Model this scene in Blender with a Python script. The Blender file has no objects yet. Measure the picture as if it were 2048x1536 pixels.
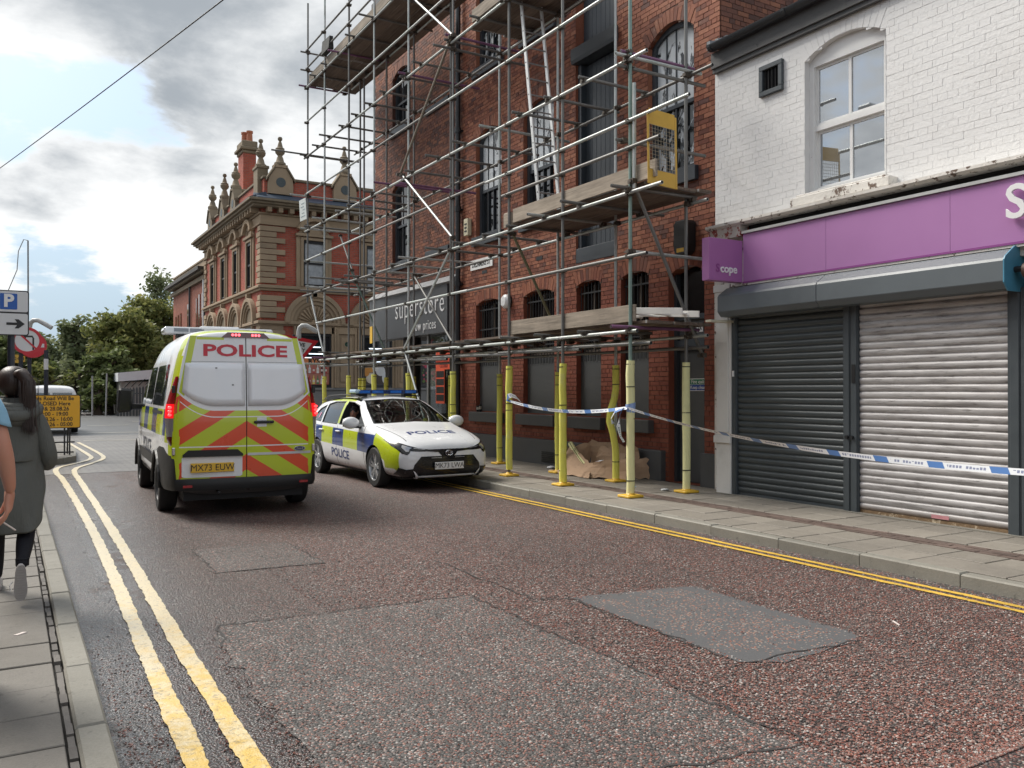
import bpy, bmesh, math, random
from math import sin, cos, pi, radians, atan, atan2, sqrt, hypot, tan
from mathutils import Vector, Matrix
from mathutils.bvhtree import BVHTree
sc = bpy.context.scene
COL = sc.collection
R = random.Random(11)
U = R.uniform

# ---------------------------------------------------------------- camera
YAW = 30.566
cam = bpy.data.cameras.new('camera')
camo = bpy.data.objects.new('camera', cam)
COL.objects.link(camo)
cam.sensor_width = 36.0
cam.lens = 29.88
cam.clip_start = 0.05
cam.clip_end = 2000
camo.location = (0, 0, 1.55)
camo.rotation_euler = (radians(90 + 0.337), 0, radians(-YAW))
sc.camera = camo

# ---------------------------------------------------------------- view, sun
sc.view_settings.view_transform = 'Standard'
sc.view_settings.look = 'None'
sc.view_settings.gamma = 1
sc.view_settings.exposure = 1.28
sc.view_settings.use_curve_mapping = False
SUN_EL, SUN_AZ = 48, -30          # azimuth measured from +Y towards +X
sun = bpy.data.lights.new('sun', 'SUN')
sun.energy = 2.0
sun.angle = radians(24)
sun.color = (1.0, 0.95, 0.87)
suno = bpy.data.objects.new('sun', sun)
COL.objects.link(suno)
sdir = Vector((sin(radians(SUN_AZ)) * cos(radians(SUN_EL)), cos(radians(SUN_AZ)) * cos(radians(SUN_EL)), sin(radians(SUN_EL))))
suno.rotation_euler = sdir.to_track_quat('Z', 'Y').to_euler()
suno.location = (0, 30, 40)


# ---------------------------------------------------------------- node expressions
class E:
    """a socket with arithmetic"""
    def __init__(s, t, k): s.t = t; s.k = k
    def _m(s, op, *a): return mth(s.t, op, *a)
    def __add__(s, b): return s._m('ADD', s, b)
    __radd__ = __add__
    def __sub__(s, b): return s._m('SUBTRACT', s, b)
    def __rsub__(s, b): return s._m('SUBTRACT', b, s)
    def __mul__(s, b): return s._m('MULTIPLY', s, b)
    __rmul__ = __mul__
    def __truediv__(s, b): return s._m('DIVIDE', s, b)
    def __rtruediv__(s, b): return s._m('DIVIDE', b, s)
    def __gt__(s, b): return s._m('GREATER_THAN', s, b)
    def __lt__(s, b): return s._m('LESS_THAN', s, b)
    def abs(s): return s._m('ABSOLUTE', s)
    def fr(s): return s._m('FRACT', s)
    def fl(s): return s._m('FLOOR', s)
    def mod(s, b): return s._m('FLOORED_MODULO', s, b)
    def mn(s, b): return s._m('MINIMUM', s, b)
    def mx(s, b): return s._m('MAXIMUM', s, b)
    def sin(s): return s._m('SINE', s)
    def pw(s, b): return s._m('POWER', s, b)
    def clamp(s): return s.mn(1.0).mx(0.0)
    def inv(s): return 1.0 - s


def put(t, sock, x):
    if isinstance(x, E): t.links.new(x.k, sock)
    elif x is not None:
        if hasattr(sock.default_value, '__len__') and not isinstance(x, str):
            x = tuple(x)
            if len(sock.default_value) == 4 and len(x) == 3: x = x + (1,)
        sock.default_value = x


def mth(t, op, *a):
    n = t.nodes.new('ShaderNodeMath'); n.operation = op
    for i, x in enumerate(a): put(t, n.inputs[i], x)
    return E(t, n.outputs[0])


def sstep(t, a, b, x):
    n = t.nodes.new('ShaderNodeMapRange'); n.interpolation_type = 'SMOOTHSTEP'
    put(t, n.inputs['Value'], x); put(t, n.inputs['From Min'], a); put(t, n.inputs['From Max'], b)
    return E(t, n.outputs['Result'])


def mix(t, f, a, b, bt='MIX'):
    n = t.nodes.new('ShaderNodeMix'); n.data_type = 'RGBA'; n.blend_type = bt
    put(t, n.inputs[0], f); put(t, n.inputs[6], a); put(t, n.inputs[7], b)
    return E(t, n.outputs[2])


def noise(t, v, scale, detail=3, rough=0.55, dist=0.0):
    n = t.nodes.new('ShaderNodeTexNoise'); n.noise_dimensions = '3D'
    put(t, n.inputs['Vector'], v); put(t, n.inputs['Scale'], scale)
    n.inputs['Detail'].default_value = detail; n.inputs['Roughness'].default_value = rough
    n.inputs['Distortion'].default_value = dist
    return E(t, n.outputs[0])


def voro(t, v, scale, feat='F1'):
    n = t.nodes.new('ShaderNodeTexVoronoi'); n.feature = feat
    put(t, n.inputs['Vector'], v); put(t, n.inputs['Scale'], scale)
    return E(t, n.outputs['Distance']), (E(t, n.outputs['Color']) if feat == 'F1' else None)


def ramp(t, f, stops, const=False):
    n = t.nodes.new('ShaderNodeValToRGB'); r = n.color_ramp
    if const: r.interpolation = 'CONSTANT'
    while len(r.elements) < len(stops): r.elements.new(0.5)
    for e, (p, c) in zip(r.elements, stops):
        e.position = p; e.color = tuple(c) + (1,) if len(c) == 3 else c
    put(t, n.inputs[0], f)
    return E(t, n.outputs[0])


def sep(t, v):
    n = t.nodes.new('ShaderNodeSeparateXYZ'); put(t, n.inputs[0], v)
    return [E(t, o) for o in n.outputs]


def comb(t, x, y, z):
    n = t.nodes.new('ShaderNodeCombineXYZ')
    for s_, v in zip(n.inputs, (x, y, z)): put(t, s_, v)
    return E(t, n.outputs[0])


def obco(t): return E(t, t.nodes.new('ShaderNodeTexCoord').outputs['Object'])
def wpos(t): return E(t, t.nodes.new('ShaderNodeNewGeometry').outputs['Position'])
def isle(t):
    a = E(t, t.nodes.new('ShaderNodeNewGeometry').outputs['Random Per Island'])
    b = E(t, t.nodes.new('ShaderNodeObjectInfo').outputs['Random'])
    return (a * 7.13 + b * 5.37).fr()


def bump(t, h, strength=0.5, dist=0.01):
    n = t.nodes.new('ShaderNodeBump'); put(t, n.inputs['Height'], h)
    n.inputs['Strength'].default_value = strength; n.inputs['Distance'].default_value = dist
    return E(t, n.outputs[0])


def newmat(name):
    m = bpy.data.materials.new(name); m.use_nodes = True
    t = m.node_tree; t.nodes.clear()
    return m, t


def fin(m, t, col, rough=0.6, metal=0.0, normal=None, spec=None, coat=None, emit=None, estr=1.0, alpha=None, sub=None, trans=None):
    b = t.nodes.new('ShaderNodeBsdfPrincipled'); o = t.nodes.new('ShaderNodeOutputMaterial')
    t.links.new(b.outputs[0], o.inputs[0])
    put(t, b.inputs['Base Color'], col); put(t, b.inputs['Roughness'], rough); put(t, b.inputs['Metallic'], metal)
    if normal is not None: put(t, b.inputs['Normal'], normal)
    if spec is not None: put(t, b.inputs['Specular IOR Level'], spec)
    if coat is not None:
        put(t, b.inputs['Coat Weight'], coat); b.inputs['Coat Roughness'].default_value = 0.06
    if emit is not None: put(t, b.inputs['Emission Color'], emit); put(t, b.inputs['Emission Strength'], estr)
    if alpha is not None: put(t, b.inputs['Alpha'], alpha)
    if trans is not None: put(t, b.inputs['Transmission Weight'], trans)
    return m


_mc = {}
def mat(name, c=(.5, .5, .5), rough=0.6, metal=0.0, var=0.18, vs=6.0, bmp=0.0, bs=40.0, spec=None, coat=None, isl=0.0, dirt=0.0, dirtc=(.05, .045, .04), wear=None):
    """a plain procedural surface: base colour with noise variation, optional dirt patches, wear and relief"""
    if name in _mc: return _mc[name]
    m, t = newmat(name)
    p = wpos(t)
    n1 = noise(t, p, vs, 5, .6)
    f = (n1 - 0.5) * (2 * var) + 1.0
    if isl: f = f * ((isle(t) - 0.5) * (2 * isl) + 1.0)
    col = mix(t, 1.0, c, comb(t, f, f, f), 'MULTIPLY')
    if dirt:
        d = sstep(t, .50, .78, noise(t, p, vs * .45, 6, .65)) * dirt
        col = mix(t, d, col, dirtc)
    if wear:
        wc, wa = wear
        col = mix(t, sstep(t, wa, wa + .05, noise(t, p, 9, 7, .7)), col, wc)
    rg = ((n1 - 0.5) * .25 + rough).clamp()
    nrm = bump(t, noise(t, p, bs, 4, .6), bmp, .01) if bmp else None
    _mc[name] = fin(m, t, col, rg, metal, nrm, spec, coat)
    return _mc[name]


# ---------------------------------------------------------------- mesh building
W = {}


def off(o):
    return W.get(o, Vector((0, 0, 0))) if o is not None else Vector((0, 0, 0))


def tag(o, label=None, cat=None, group=None, kind=None):
    if label: o['label'] = label
    if cat: o['category'] = cat
    if group: o['group'] = group
    if kind: o['kind'] = kind
    return o


def empty(name, loc=(0, 0, 0), rz=0.0, parent=None, local=False):
    o = bpy.data.objects.new(name, None); o.empty_display_size = .2
    COL.objects.link(o)
    if parent is not None:
        o.parent = parent; o.location = Vector(loc) - off(parent)
    else:
        o.location = loc; o.rotation_euler = (0, 0, rz)
    W[o] = Vector((0, 0, 0)) if local else Vector(loc)
    return o


def thing(name, label, cat, loc=(0, 0, 0), rz=0.0, group=None, local=False):
    return tag(empty(name, loc, rz, local=local), label, cat, group)


def inst(name, me, loc, parent=None, rot=(0, 0, 0), scale=(1, 1, 1)):
    o = bpy.data.objects.new(name, me); COL.objects.link(o)
    if parent is not None: o.parent = parent
    o.location = Vector(loc) - off(parent); o.rotation_euler = rot; o.scale = scale
    W[o] = Vector(loc)
    return o


class MB:
    def __init__(s): s.v = []; s.f = []; s.m = []; s.cur = 0
    def mt(s, i): s.cur = i; return s
    def add(s, vs, fs):
        b = len(s.v); s.v.extend(tuple(v) for v in vs)
        for f in fs: s.f.append(tuple(i + b for i in f)); s.m.append(s.cur)
        return s
    def box(s, x0, x1, y0, y1, z0, z1):
        if x0 > x1: x0, x1 = x1, x0
        if y0 > y1: y0, y1 = y1, y0
        if z0 > z1: z0, z1 = z1, z0
        return s.hexa([(x0, y0, z0), (x1, y0, z0), (x1, y1, z0), (x0, y1, z0), (x0, y0, z1), (x1, y0, z1), (x1, y1, z1), (x0, y1, z1)])
    def hexa(s, p):
        return s.add(p, [(0, 3, 2, 1), (4, 5, 6, 7), (0, 1, 5, 4), (1, 2, 6, 5), (2, 3, 7, 6), (3, 0, 4, 7)])
    def quad(s, a, b, c, d): return s.add([a, b, c, d], [(0, 1, 2, 3)])
    def prism(s, pts, a, b, ax='z'):
        def P(p, h):
            return (h, p[0], p[1]) if ax == 'x' else (p[0], h, p[1]) if ax == 'y' else (p[0], p[1], h)
        n = len(pts); A = sum(pts[i][0] * pts[(i + 1) % n][1] - pts[(i + 1) % n][0] * pts[i][1] for i in range(n))
        pos = (A > 0) != (ax == 'y')
        if (a < b) != pos: pts = pts[::-1]
        if a > b: pass
        vs = [P(p, a) for p in pts] + [P(p, b) for p in pts]
        return s.add(vs, [tuple(range(n - 1, -1, -1)), tuple(range(n, 2 * n))] + [(i, (i + 1) % n, n + (i + 1) % n, n + i) for i in range(n)])
    def tube(s, p0, p1, r, n=8, r2=None, caps=True):
        return s.path([p0, p1], [r, r if r2 is None else r2], n, caps)
    def path(s, pts, r, n=6, caps=True):
        pts = [Vector(p) for p in pts]; k = len(pts)
        rs = r if isinstance(r, (list, tuple)) else [r] * k
        ring = []; up = None
        for i in range(k):
            d = (pts[min(i + 1, k - 1)] - pts[max(i - 1, 0)]).normalized()
            if up is None: up = Vector((0, 0, 1)) if abs(d.z) < .9 else Vector((1, 0, 0))
            x = d.cross(up)
            if x.length < 1e-4: x = d.cross(Vector((0, 1, 0)))
            x.normalize(); y = x.cross(d).normalized(); up = y
            ring.append([pts[i] + (x * cos(2 * pi * j / n) + y * sin(2 * pi * j / n)) * rs[i] for j in range(n)])
        return s.loft(ring, True, caps)
    def loft(s, rings, closed=True, caps=True):
        n = len(rings[0]); vs = [v for r in rings for v in r]; fs = []
        for i in range(len(rings) - 1):
            for j in range(n if closed else n - 1):
                k = (j + 1) % n
                fs.append((i * n + j, i * n + k, (i + 1) * n + k, (i + 1) * n + j))
        if caps and closed:
            fs.append(tuple(range(n - 1, -1, -1))); fs.append(tuple((len(rings) - 1) * n + j for j in range(n)))
        return s.add(vs, fs)
    def lathe(s, prof, c=(0, 0, 0), n=16, ax='z', caps=True):
        rings = []
        for r, h in prof:
            ring = []
            for j in range(n):
                a = 2 * pi * j / n; u, v = r * cos(a), r * sin(a)
                ring.append((c[0] + u, c[1] + v, c[2] + h) if ax == 'z' else (c[0] + h, c[1] + u, c[2] + v) if ax == 'x' else (c[0] + v, c[1] + h, c[2] + u))
            rings.append(ring)
        return s.loft(rings, True, caps)
    def ball(s, c, r, nu=12, nv=8, sx=1, sy=1, sz=1):
        rings = [[(c[0] + r * sx * sin(pi * i / nv) * cos(2 * pi * j / nu), c[1] + r * sy * sin(pi * i / nv) * sin(2 * pi * j / nu), c[2] - r * sz * cos(pi * i / nv)) for j in range(nu)] for i in range(nv + 1)]
        for ring in (rings[0], rings[-1]):
            for j in range(nu): ring[j] = (ring[j][0] + 1e-4 * cos(2 * pi * j / nu), ring[j][1] + 1e-4 * sin(2 * pi * j / nu), ring[j][2])
        return s.loft(rings)
    def mesh(s, name, mats, offs=(0, 0, 0), smooth=None):
        me = bpy.data.meshes.new(name)
        ox, oy, oz = offs
        me.from_pydata([(x - ox, y - oy, z - oz) for x, y, z in s.v], [], s.f)
        if not isinstance(mats, (list, tuple)): mats = [mats]
        for m in mats: me.materials.append(m)
        if len(mats) > 1: me.polygons.foreach_set('material_index', s.m)
        if smooth:
            me.shade_smooth(); me.set_sharp_from_angle(angle=radians(smooth))
        me.update()
        return me
    def build(s, name, mats, parent=None, smooth=None, bv=0.0, at=None):
        """at: origin of a top-level object (its base)"""
        o_ = off(parent) if parent is not None else Vector(at or (0, 0, 0))
        me = s.mesh(name, mats, o_, smooth)
        o = bpy.data.objects.new(name, me); COL.objects.link(o)
        if parent is not None: o.parent = parent
        else: o.location = o_
        W[o] = Vector(o_)
        if bv: bevel(o, bv)
        return o


def bevel(o, w, seg=1):
    b = o.modifiers.new('bevel', 'BEVEL'); b.width = w; b.segments = seg; b.limit_method = 'ANGLE'; b.angle_limit = radians(40)
    return o


def applied(o):
    dg = bpy.context.evaluated_depsgraph_get(); dg.update()
    me = bpy.data.meshes.new_from_object(o.evaluated_get(dg))
    return me


def text_mesh(txt, size, ext=0.0, align='CENTER', sx=1.0, bold=0.0, space=1.0):
    cu = bpy.data.curves.new('lettering', 'FONT'); cu.body = txt; cu.size = size; cu.align_x = align; cu.align_y = 'CENTER'
    cu.extrude = ext; cu.offset = bold; cu.space_character = space; cu.resolution_u = 3
    o = bpy.data.objects.new('lettering', cu); COL.objects.link(o)
    me = applied(o)
    bpy.data.objects.remove(o); bpy.data.curves.remove(cu)
    for v in me.vertices: v.co.x *= sx
    return me


def text(name, txt, size, o, u, v, material, parent=None, ext=0.002, align='CENTER', sx=1.0, bold=0.0, space=1.0, lift=0.003):
    """lettering lying in the plane through o spanned by u (reading direction) and v (up)"""
    me = text_mesh(txt, size, ext, align, sx, bold, space)
    u = Vector(u).normalized(); v = Vector(v).normalized(); n = u.cross(v)
    base = Vector(o) + n * lift - off(parent)
    for w in me.vertices:
        c = w.co.copy(); w.co = base + u * c.x + v * c.y + n * c.z
    me.materials.clear(); me.materials.append(material)
    ob = bpy.data.objects.new(name, me); COL.objects.link(ob)
    if parent is not None: ob.parent = parent
    W[ob] = off(parent)
    return ob


def pxdir(x, y):
    a = radians(YAW) + atan((x - 1024) / 1700.)
    d = Vector((sin(a), cos(a), 0))
    return (d + Vector((0, 0, (778 - y) / 1700. * cos(atan((x - 1024) / 1700.))))).normalized()


# ---------------------------------------------------------------- sky
def make_world():
    w = bpy.data.worlds.new('World'); sc.world = w; w.use_nodes = True
    t = w.node_tree; t.nodes.clear()
    sky = t.nodes.new('ShaderNodeTexSky'); sky.sky_type = 'NISHITA'; sky.sun_disc = False
    sky.sun_elevation = radians(SUN_EL); sky.sun_rotation = radians(SUN_AZ)
    sky.air_density = 1.0; sky.dust_density = 1.6; sky.ozone_density = 1.0
    d = E(t, t.nodes.new('ShaderNodeTexCoord').outputs['Generated'])
    x, y, z = sep(t, d)
    q = 1.0 / (z.mx(0.0) + 0.24)
    p = comb(t, x * q, y * q, z * 0.6)
    S = 9.3

    def blob(px, py, rad):
        dv = pxdir(px, py)
        n = t.nodes.new('ShaderNodeVectorMath'); n.operation = 'DOT_PRODUCT'
        put(t, n.inputs[0], d); n.inputs[1].default_value = dv
        return sstep(t, cos(radians(rad)), 1.0, E(t, n.outputs['Value']))
    n1 = noise(t, p, 2.1, 11, .57, .3)
    n2 = noise(t, p, 6.0, 9, .60, .15)
    n3 = noise(t, p, 1.1, 4, .5)
    cov = n1 * 1.15 + (n2 - .5) * .55 + .06
    for px, py, rad, a in ((130, 225, 5, -.26), (265, 245, 4, -.24), (30, 215, 3, -.12), (110, 450, 3, -.20), (230, 620, 5, -.22), (345, 560, 4, -.16), (60, 600, 6, -.20), (350, 330, 3, -.16), (150, 530, 3, -.12),
                           (160, 285, 3.5, .20), (240, 390, 5, .28), (420, 400, 6, .20), (200, 515, 3.5, .46), (330, 545, 3, .34), (15, 490, 3.8, .46), (270, 420, 4, .3), (650, 250, 9, .25),
                           (500, 60, 18, .20), (330, 100, 12, .18), (60, 130, 6, .16)):
        cov = cov + blob(px, py, rad * 1.25) * (a * (.55 if a > 0 else 1.0))
    c = sstep(t, .50, .66, cov)
    # grey undersides: thick parts of the deck
    dk = n3 * .5 + (n1 - .5) * 1.5 + (n2 - .5) * .7 + .12
    for px, py, rad, a in ((430, 60, 14, .26), (600, 90, 11, .18), (230, 40, 9, .20), (160, 345, 3.5, .24), (310, 290, 3.5, .16), (50, 330, 4, .2), (480, 170, 7, .10), (250, 130, 5, .08),
                           (300, 420, 5, -.22), (180, 265, 5, -.25), (200, 520, 4, -.25), (30, 110, 5, -.22), (20, 470, 5, -.25), (680, 250, 9, -.20), (540, 260, 7, -.15), (360, 540, 5, -.2), (440, 130, 3, -.12), (110, 150, 4, -.2)):
        dk = dk + blob(px, py, rad * 1.2) * (a * .75)
    g = sstep(t, .16, .95, dk)
    cc = mix(t, g, (S * .49, S * .495, S * .495), (S * .185, S * .203, S * .222))
    edge = sstep(t, .50, .78, cov)
    cc = mix(t, edge.inv() * .35, cc, (S * .485, S * .495, S * .495))
    blue = mix(t, 1.0, E(t, sky.outputs[0]), (1.0, .96, .88), 'MULTIPLY')
    hz = sstep(t, .40, .0, z) * .62 + .30
    blue = mix(t, hz, blue, (S * .18, S * .245, S * .32))
    colr = mix(t, c, blue, cc)
    b = t.nodes.new('ShaderNodeBackground'); b.inputs['Strength'].default_value = 0.1
    put(t, b.inputs['Color'], colr)
    o = t.nodes.new('ShaderNodeOutputWorld'); t.links.new(b.outputs[0], o.inputs[0])


make_world()
# ================================================================ materials
def asphalt_mat(name, red, chip, base, wet=False, wk=1.0):
    m, t = newmat(name)
    p = wpos(t)
    d, c = voro(t, p, 82)
    cr = sep(t, c)
    big = noise(t, p, .55, 4, .6)
    mid = noise(t, p, 5.0, 4, .6)
    pick = cr[0]
    stones = ramp(t, pick, [(0, (.03, .027, .026)), (.20, (.075, .06, .055)), (.38, (.19, .068, .05)), (.58, (.24, .105, .08)), (.74, (.16, .085, .07)), (.86, (.25, .21, .19)), (.97, (.40, .37, .34))] if red else
                  [(0, (.05, .048, .046)), (.3, (.10, .096, .09)), (.5, (.16, .15, .14)), (.66, (.26, .11, .085)), (.82, (.30, .17, .135)), (.92, (.36, .34, .32))])
    keep = sstep(t, chip - .12, chip + .12, cr[1] + (mid - .5) * .9 + (big - .5) * .5)
    col = mix(t, keep, stones, base)
    gap = sstep(t, .44, .78, d)
    col = mix(t, gap * .92, col, (.012, .011, .011))
    tone = (big - .5) * 1.3 + (mid - .5) * 1.0 + 1.0
    col = mix(t, 1.0, col, comb(t, tone, tone, tone), 'MULTIPLY')
    h = (d.inv() + cr[2] * .5) * keep.inv() + mid * .6
    rough = .62
    x, y, z = sep(t, p)
    # wheel tracks worn smooth and dark drips of oil
    trk = sstep(t, .55, .0, (x - 2.0).abs()).mx(sstep(t, .55, .0, (x - 4.6).abs()))
    col = mix(t, trk * (big * .5), col, (.075, .066, .062))
    col = mix(t, sstep(t, .66, .72, noise(t, p, 1.7, 5, .6)) * .5, col, (.03, .028, .027))
    coat = 0.0
    if wet:
        wetn = noise(t, comb(t, x * 1.2, y * .55, 0.0), 1.6, 6, .62)
        strip = sstep(t, 2.7, .4, x + (wetn - .5) * 2.0) * sstep(t, .8, 3.5, y)
        w = sstep(t, .46, .58, wetn + strip * .16 + (mid - .5) * .35) * strip
        gut = sstep(t, 5.75, 6.3, x) * sstep(t, .42, .55, wetn)
        w = w.mx(gut * .5) * wk
        rough = .60 - w * .25
        col = mix(t, (strip * .55).mx(w * .75), col, (.018, .017, .017))
        coat = w
    nrm = bump(t, h, .85, .012)
    m = fin(m, t, col, rough, 0, nrm, .5)
    if wet:
        bs = [n for n in t.nodes if n.type == 'BSDF_PRINCIPLED'][0]
        put(t, bs.inputs['Coat Weight'], coat); bs.inputs['Coat Roughness'].default_value = .16; bs.inputs['Coat IOR'].default_value = 1.6
        put(t, bs.inputs['Coat Normal'], bump(t, d.inv() * .8 + cr[2] * .5, .55, .006))
    return m


M_ROAD = asphalt_mat('red_chipped_asphalt', True, .80, (.062, .053, .048), wet=True)


def patch_mat():
    m, t = newmat('smooth_grey_asphalt')
    p = wpos(t); x, y, z = sep(t, p)
    d, c = voro(t, p, 62); cr = sep(t, c)
    n = noise(t, p, 2.2, 5, .6); f = noise(t, p, 120, 3, .6)
    inn = sstep(t, .0, .22, (x - 3.58).mn(4.60 - x).mn(y - 3.45).mn(5.12 - y))
    on = (cr[1] + (n - .5) * 1.5 > .98 - inn * .42) * (d < .46)
    base = mix(t, f, (.066, .067, .069), (.12, .12, .121))
    base = mix(t, sstep(t, .55, .75, n) * .4, base, (.16, .15, .14))
    chip = ramp(t, cr[0], [(0, (.30, .13, .085)), (.4, (.36, .19, .13)), (.7, (.30, .28, .25)), (1, (.20, .08, .06))])
    return fin(m, t, mix(t, on, base, chip), .58, 0, bump(t, d.inv() * on + f * .25, .7, .01), .5)


M_PATCHA = patch_mat()
M_PATCHB = asphalt_mat('worn_grey_asphalt', False, .60, (.095, .088, .082))
M_GUTTER = asphalt_mat('dark_gutter_asphalt', False, .70, (.055, .052, .05), wet=True, wk=.8)
M_GROUND = mat('far_asphalt', (.085, .088, .092), .42, var=.35, vs=1.5, bmp=.4, bs=60)
M_CRACK = mat('crack_tar', (.034, .031, .030), .7, var=.5, bmp=.6, bs=60)


def paving_mat():
    m, t = newmat('block_paving')
    p = wpos(t)
    x, y, z = sep(t, p)
    n = t.nodes.new('ShaderNodeTexBrick')
    put(t, n.inputs['Vector'], comb(t, x * .707 + y * .707, y * .707 - x * .707, 0.0))
    n.inputs['Color1'].default_value = (.15, .145, .14, 1); n.inputs['Color2'].default_value = (.19, .18, .17, 1); n.inputs['Mortar'].default_value = (.03, .03, .03, 1)
    n.inputs['Scale'].default_value = 1; n.inputs['Mortar Size'].default_value = .008; n.inputs['Brick Width'].default_value = .2; n.inputs['Row Height'].default_value = .1
    c = E(t, n.outputs['Color'])
    b = noise(t, p, .8, 5, .6)
    c = mix(t, 1.0, c, comb(t, b + .5, b + .5, b + .5), 'MULTIPLY')
    return fin(m, t, c, .42 - b * .1 + .1, 0, bump(t, E(t, n.outputs['Fac']).inv(), .5, .01))


M_PAVING = paving_mat()


def line_mat(name, c, wearlo=.62, wet=True):
    m, t = newmat(name)
    p = wpos(t)
    n = noise(t, p, 14, 6, .7); b = noise(t, p, 2.2, 4, .6)
    col = mix(t, sstep(t, .40, .62, b), c, tuple(v * .78 for v in c))
    if wet:      # wet sky glare painted into the colour as cream, more with distance
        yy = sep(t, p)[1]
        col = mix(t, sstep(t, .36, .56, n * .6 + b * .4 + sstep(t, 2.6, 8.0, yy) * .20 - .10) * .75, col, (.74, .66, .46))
    col = mix(t, sstep(t, wearlo, wearlo + .06, n * .7 + b * .3), col, (.05, .045, .04))
    col = mix(t, sstep(t, .57, .63, noise(t, p, 38, 4, .6)) * .5, col, (.12, .10, .07))
    fin(m, t, col, .5, 0, bump(t, noise(t, p, 70, 4, .6), .7, .01), .5)
    if wet:
        bs = [n for n in t.nodes if n.type == 'BSDF_PRINCIPLED'][0]; y = sep(t, p)[1]
        put(t, bs.inputs['Coat Weight'], sstep(t, 2.2, 5.0, y) * sstep(t, .22, .5, b + .15)); bs.inputs['Coat Roughness'].default_value = .30; bs.inputs['Coat IOR'].default_value = 1.9
        put(t, bs.inputs['Coat Normal'], bump(t, noise(t, p, 40, 4, .6), .25, .008))
    return m


M_YELL = line_mat('yellow_line_paint', (.70, .44, .06), .60, False)
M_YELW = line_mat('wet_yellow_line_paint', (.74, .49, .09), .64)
M_WHITEL = line_mat('white_line_paint', (.6, .6, .58), .6)


def slab_mat(name, c):
    m, t = newmat(name)
    p = wpos(t)
    i = isle(t)
    a = noise(t, p, 1.3, 5, .6); b = noise(t, p, 90, 3, .6); d = noise(t, p, 9, 5, .65)
    f = (a - .5) * .55 + (b - .5) * .5 + (i - .5) * .22 + (d - .5) * .35 + 1.0
    col = mix(t, 1.0, c, comb(t, f, f, f * .98), 'MULTIPLY')
    col = mix(t, sstep(t, .64, .74, noise(t, p, 22, 2, .5)) * .35, col, (.05, .045, .04))
    return fin(m, t, col, .62 - (a - .5) * .5, 0, bump(t, b + d * .5, .35, .006), .4)


M_SLAB = slab_mat('concrete_slab', (.225, .203, .175))
M_SLABL = slab_mat('concrete_slab_worn', (.165, .152, .135))
M_KERB = slab_mat('kerb_concrete', (.215, .205, .178))
M_BAND = mat('brown_paver', (.12, .085, .07), .6, isl=.25, bmp=.3)
M_BED = mat('slab_joint', (.04, .036, .03), .9, bmp=.5)


def brick_mat(name, stops, dark=.5, mort=None, gloss=.72, zmix=None):
    m, t = newmat(name)
    p = wpos(t); i = isle(t)
    col = ramp(t, i, stops)
    n = noise(t, p, .7, 5, .62); g = noise(t, p, 24, 4, .65)
    f = (n - .5) * (2 * dark) + (g - .5) * .7 + 1.0
    col = mix(t, 1.0, col, comb(t, f, f, f), 'MULTIPLY')
    # pale mortar smears and salts on the faces
    s_ = sstep(t, .60, .72, noise(t, p, 3.1, 6, .68)) * sstep(t, .45, .6, g)
    col = mix(t, s_ * .35, col, (.42, .30, .25))
    if zmix:
        z = sep(t, p)[2]
        col = mix(t, sstep(t, zmix[0], zmix[1], z + (n - .5) * .8) * .75, zmix[2], col) if False else mix(t, sstep(t, zmix[1], zmix[0], z + (n - .5) * .8) * .7, col, zmix[2])
    return fin(m, t, col, gloss, 0, bump(t, g, .45, .006), .35)


M_BRICK = brick_mat('red_brick', [(0, (.12, .04, .027)), (.25, (.215, .072, .042)), (.55, (.275, .10, .056)), (.85, (.32, .13, .075)), (1, (.10, .045, .038))], .5, zmix=(2.9, 3.8, (.215, .056, .034)))
M_MORTAR = mat('brick_mortar', (.115, .07, .055), .9, var=.4, vs=3, bmp=.5)
M_BRICKD = brick_mat('sooty_brick', [(0, (.08, .038, .03)), (.5, (.17, .064, .04)), (1, (.24, .095, .052))], .6)
M_PAINTW = mat('white_painted_brick', (.71, .707, .70), .5, var=.06, vs=2, bmp=.45, bs=26, dirt=.16, dirtc=(.42, .36, .30))
M_PAINTF = mat('flaking_white_paint', (.70, .67, .62), .6, var=.15, vs=3, bmp=.7, bs=18, wear=((.13, .085, .06), .56), dirt=.5, dirtc=(.22, .18, .13))
M_WOODW = mat('white_window_paint', (.74, .74, .73), .4, var=.08, bmp=.1, wear=((.25, .22, .2), .68))
M_SLATEP = mat('slate_grey_paint', (.038, .046, .055), .45, var=.22, vs=2.5, bmp=.12, bs=20)
M_GREYP = mat('dark_grey_masonry_paint', (.078, .080, .082), .55, var=.28, vs=2.2, bmp=.25, bs=16, dirt=.35, dirtc=(.11, .10, .085))
M_GREYBOARD = mat('grey_board', (.072, .077, .080), .5, var=.2, vs=2.5, bmp=.25, bs=55)
M_BLACKM = mat('black_iron', (.012, .013, .014), .45, var=.2)
M_PIPE = mat('black_pipe_paint', (.014, .016, .019), .35, var=.25, bmp=.1)
M_GUTT = mat('grey_gutter', (.028, .031, .035), .4, var=.2)
M_DARK = mat('dark_interior', (.012, .012, .013), .8)
M_PURPLE = mat('purple_fascia', (.40, .185, .41), .38, var=.07, vs=1.3, bmp=.03, bs=3, dirt=.18, dirtc=(.32, .12, .30))
M_PURPLED = mat('purple_edge', (.25, .06, .24), .45, var=.1)
M_WHITEPL = mat('white_plastic', (.80, .80, .80), .3, var=.04)
M_SHBOX = mat('grey_shutter_box', (.115, .135, .148), .42, var=.12, vs=1.2, bmp=.05, bs=4, dirt=.2)
M_SHDK = mat('grey_shutter', (.055, .066, .070), .42, var=.14, vs=1.4, bmp=.05)
M_SHPOST = mat('grey_shutter_rail', (.062, .074, .082), .4, var=.12)
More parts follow.
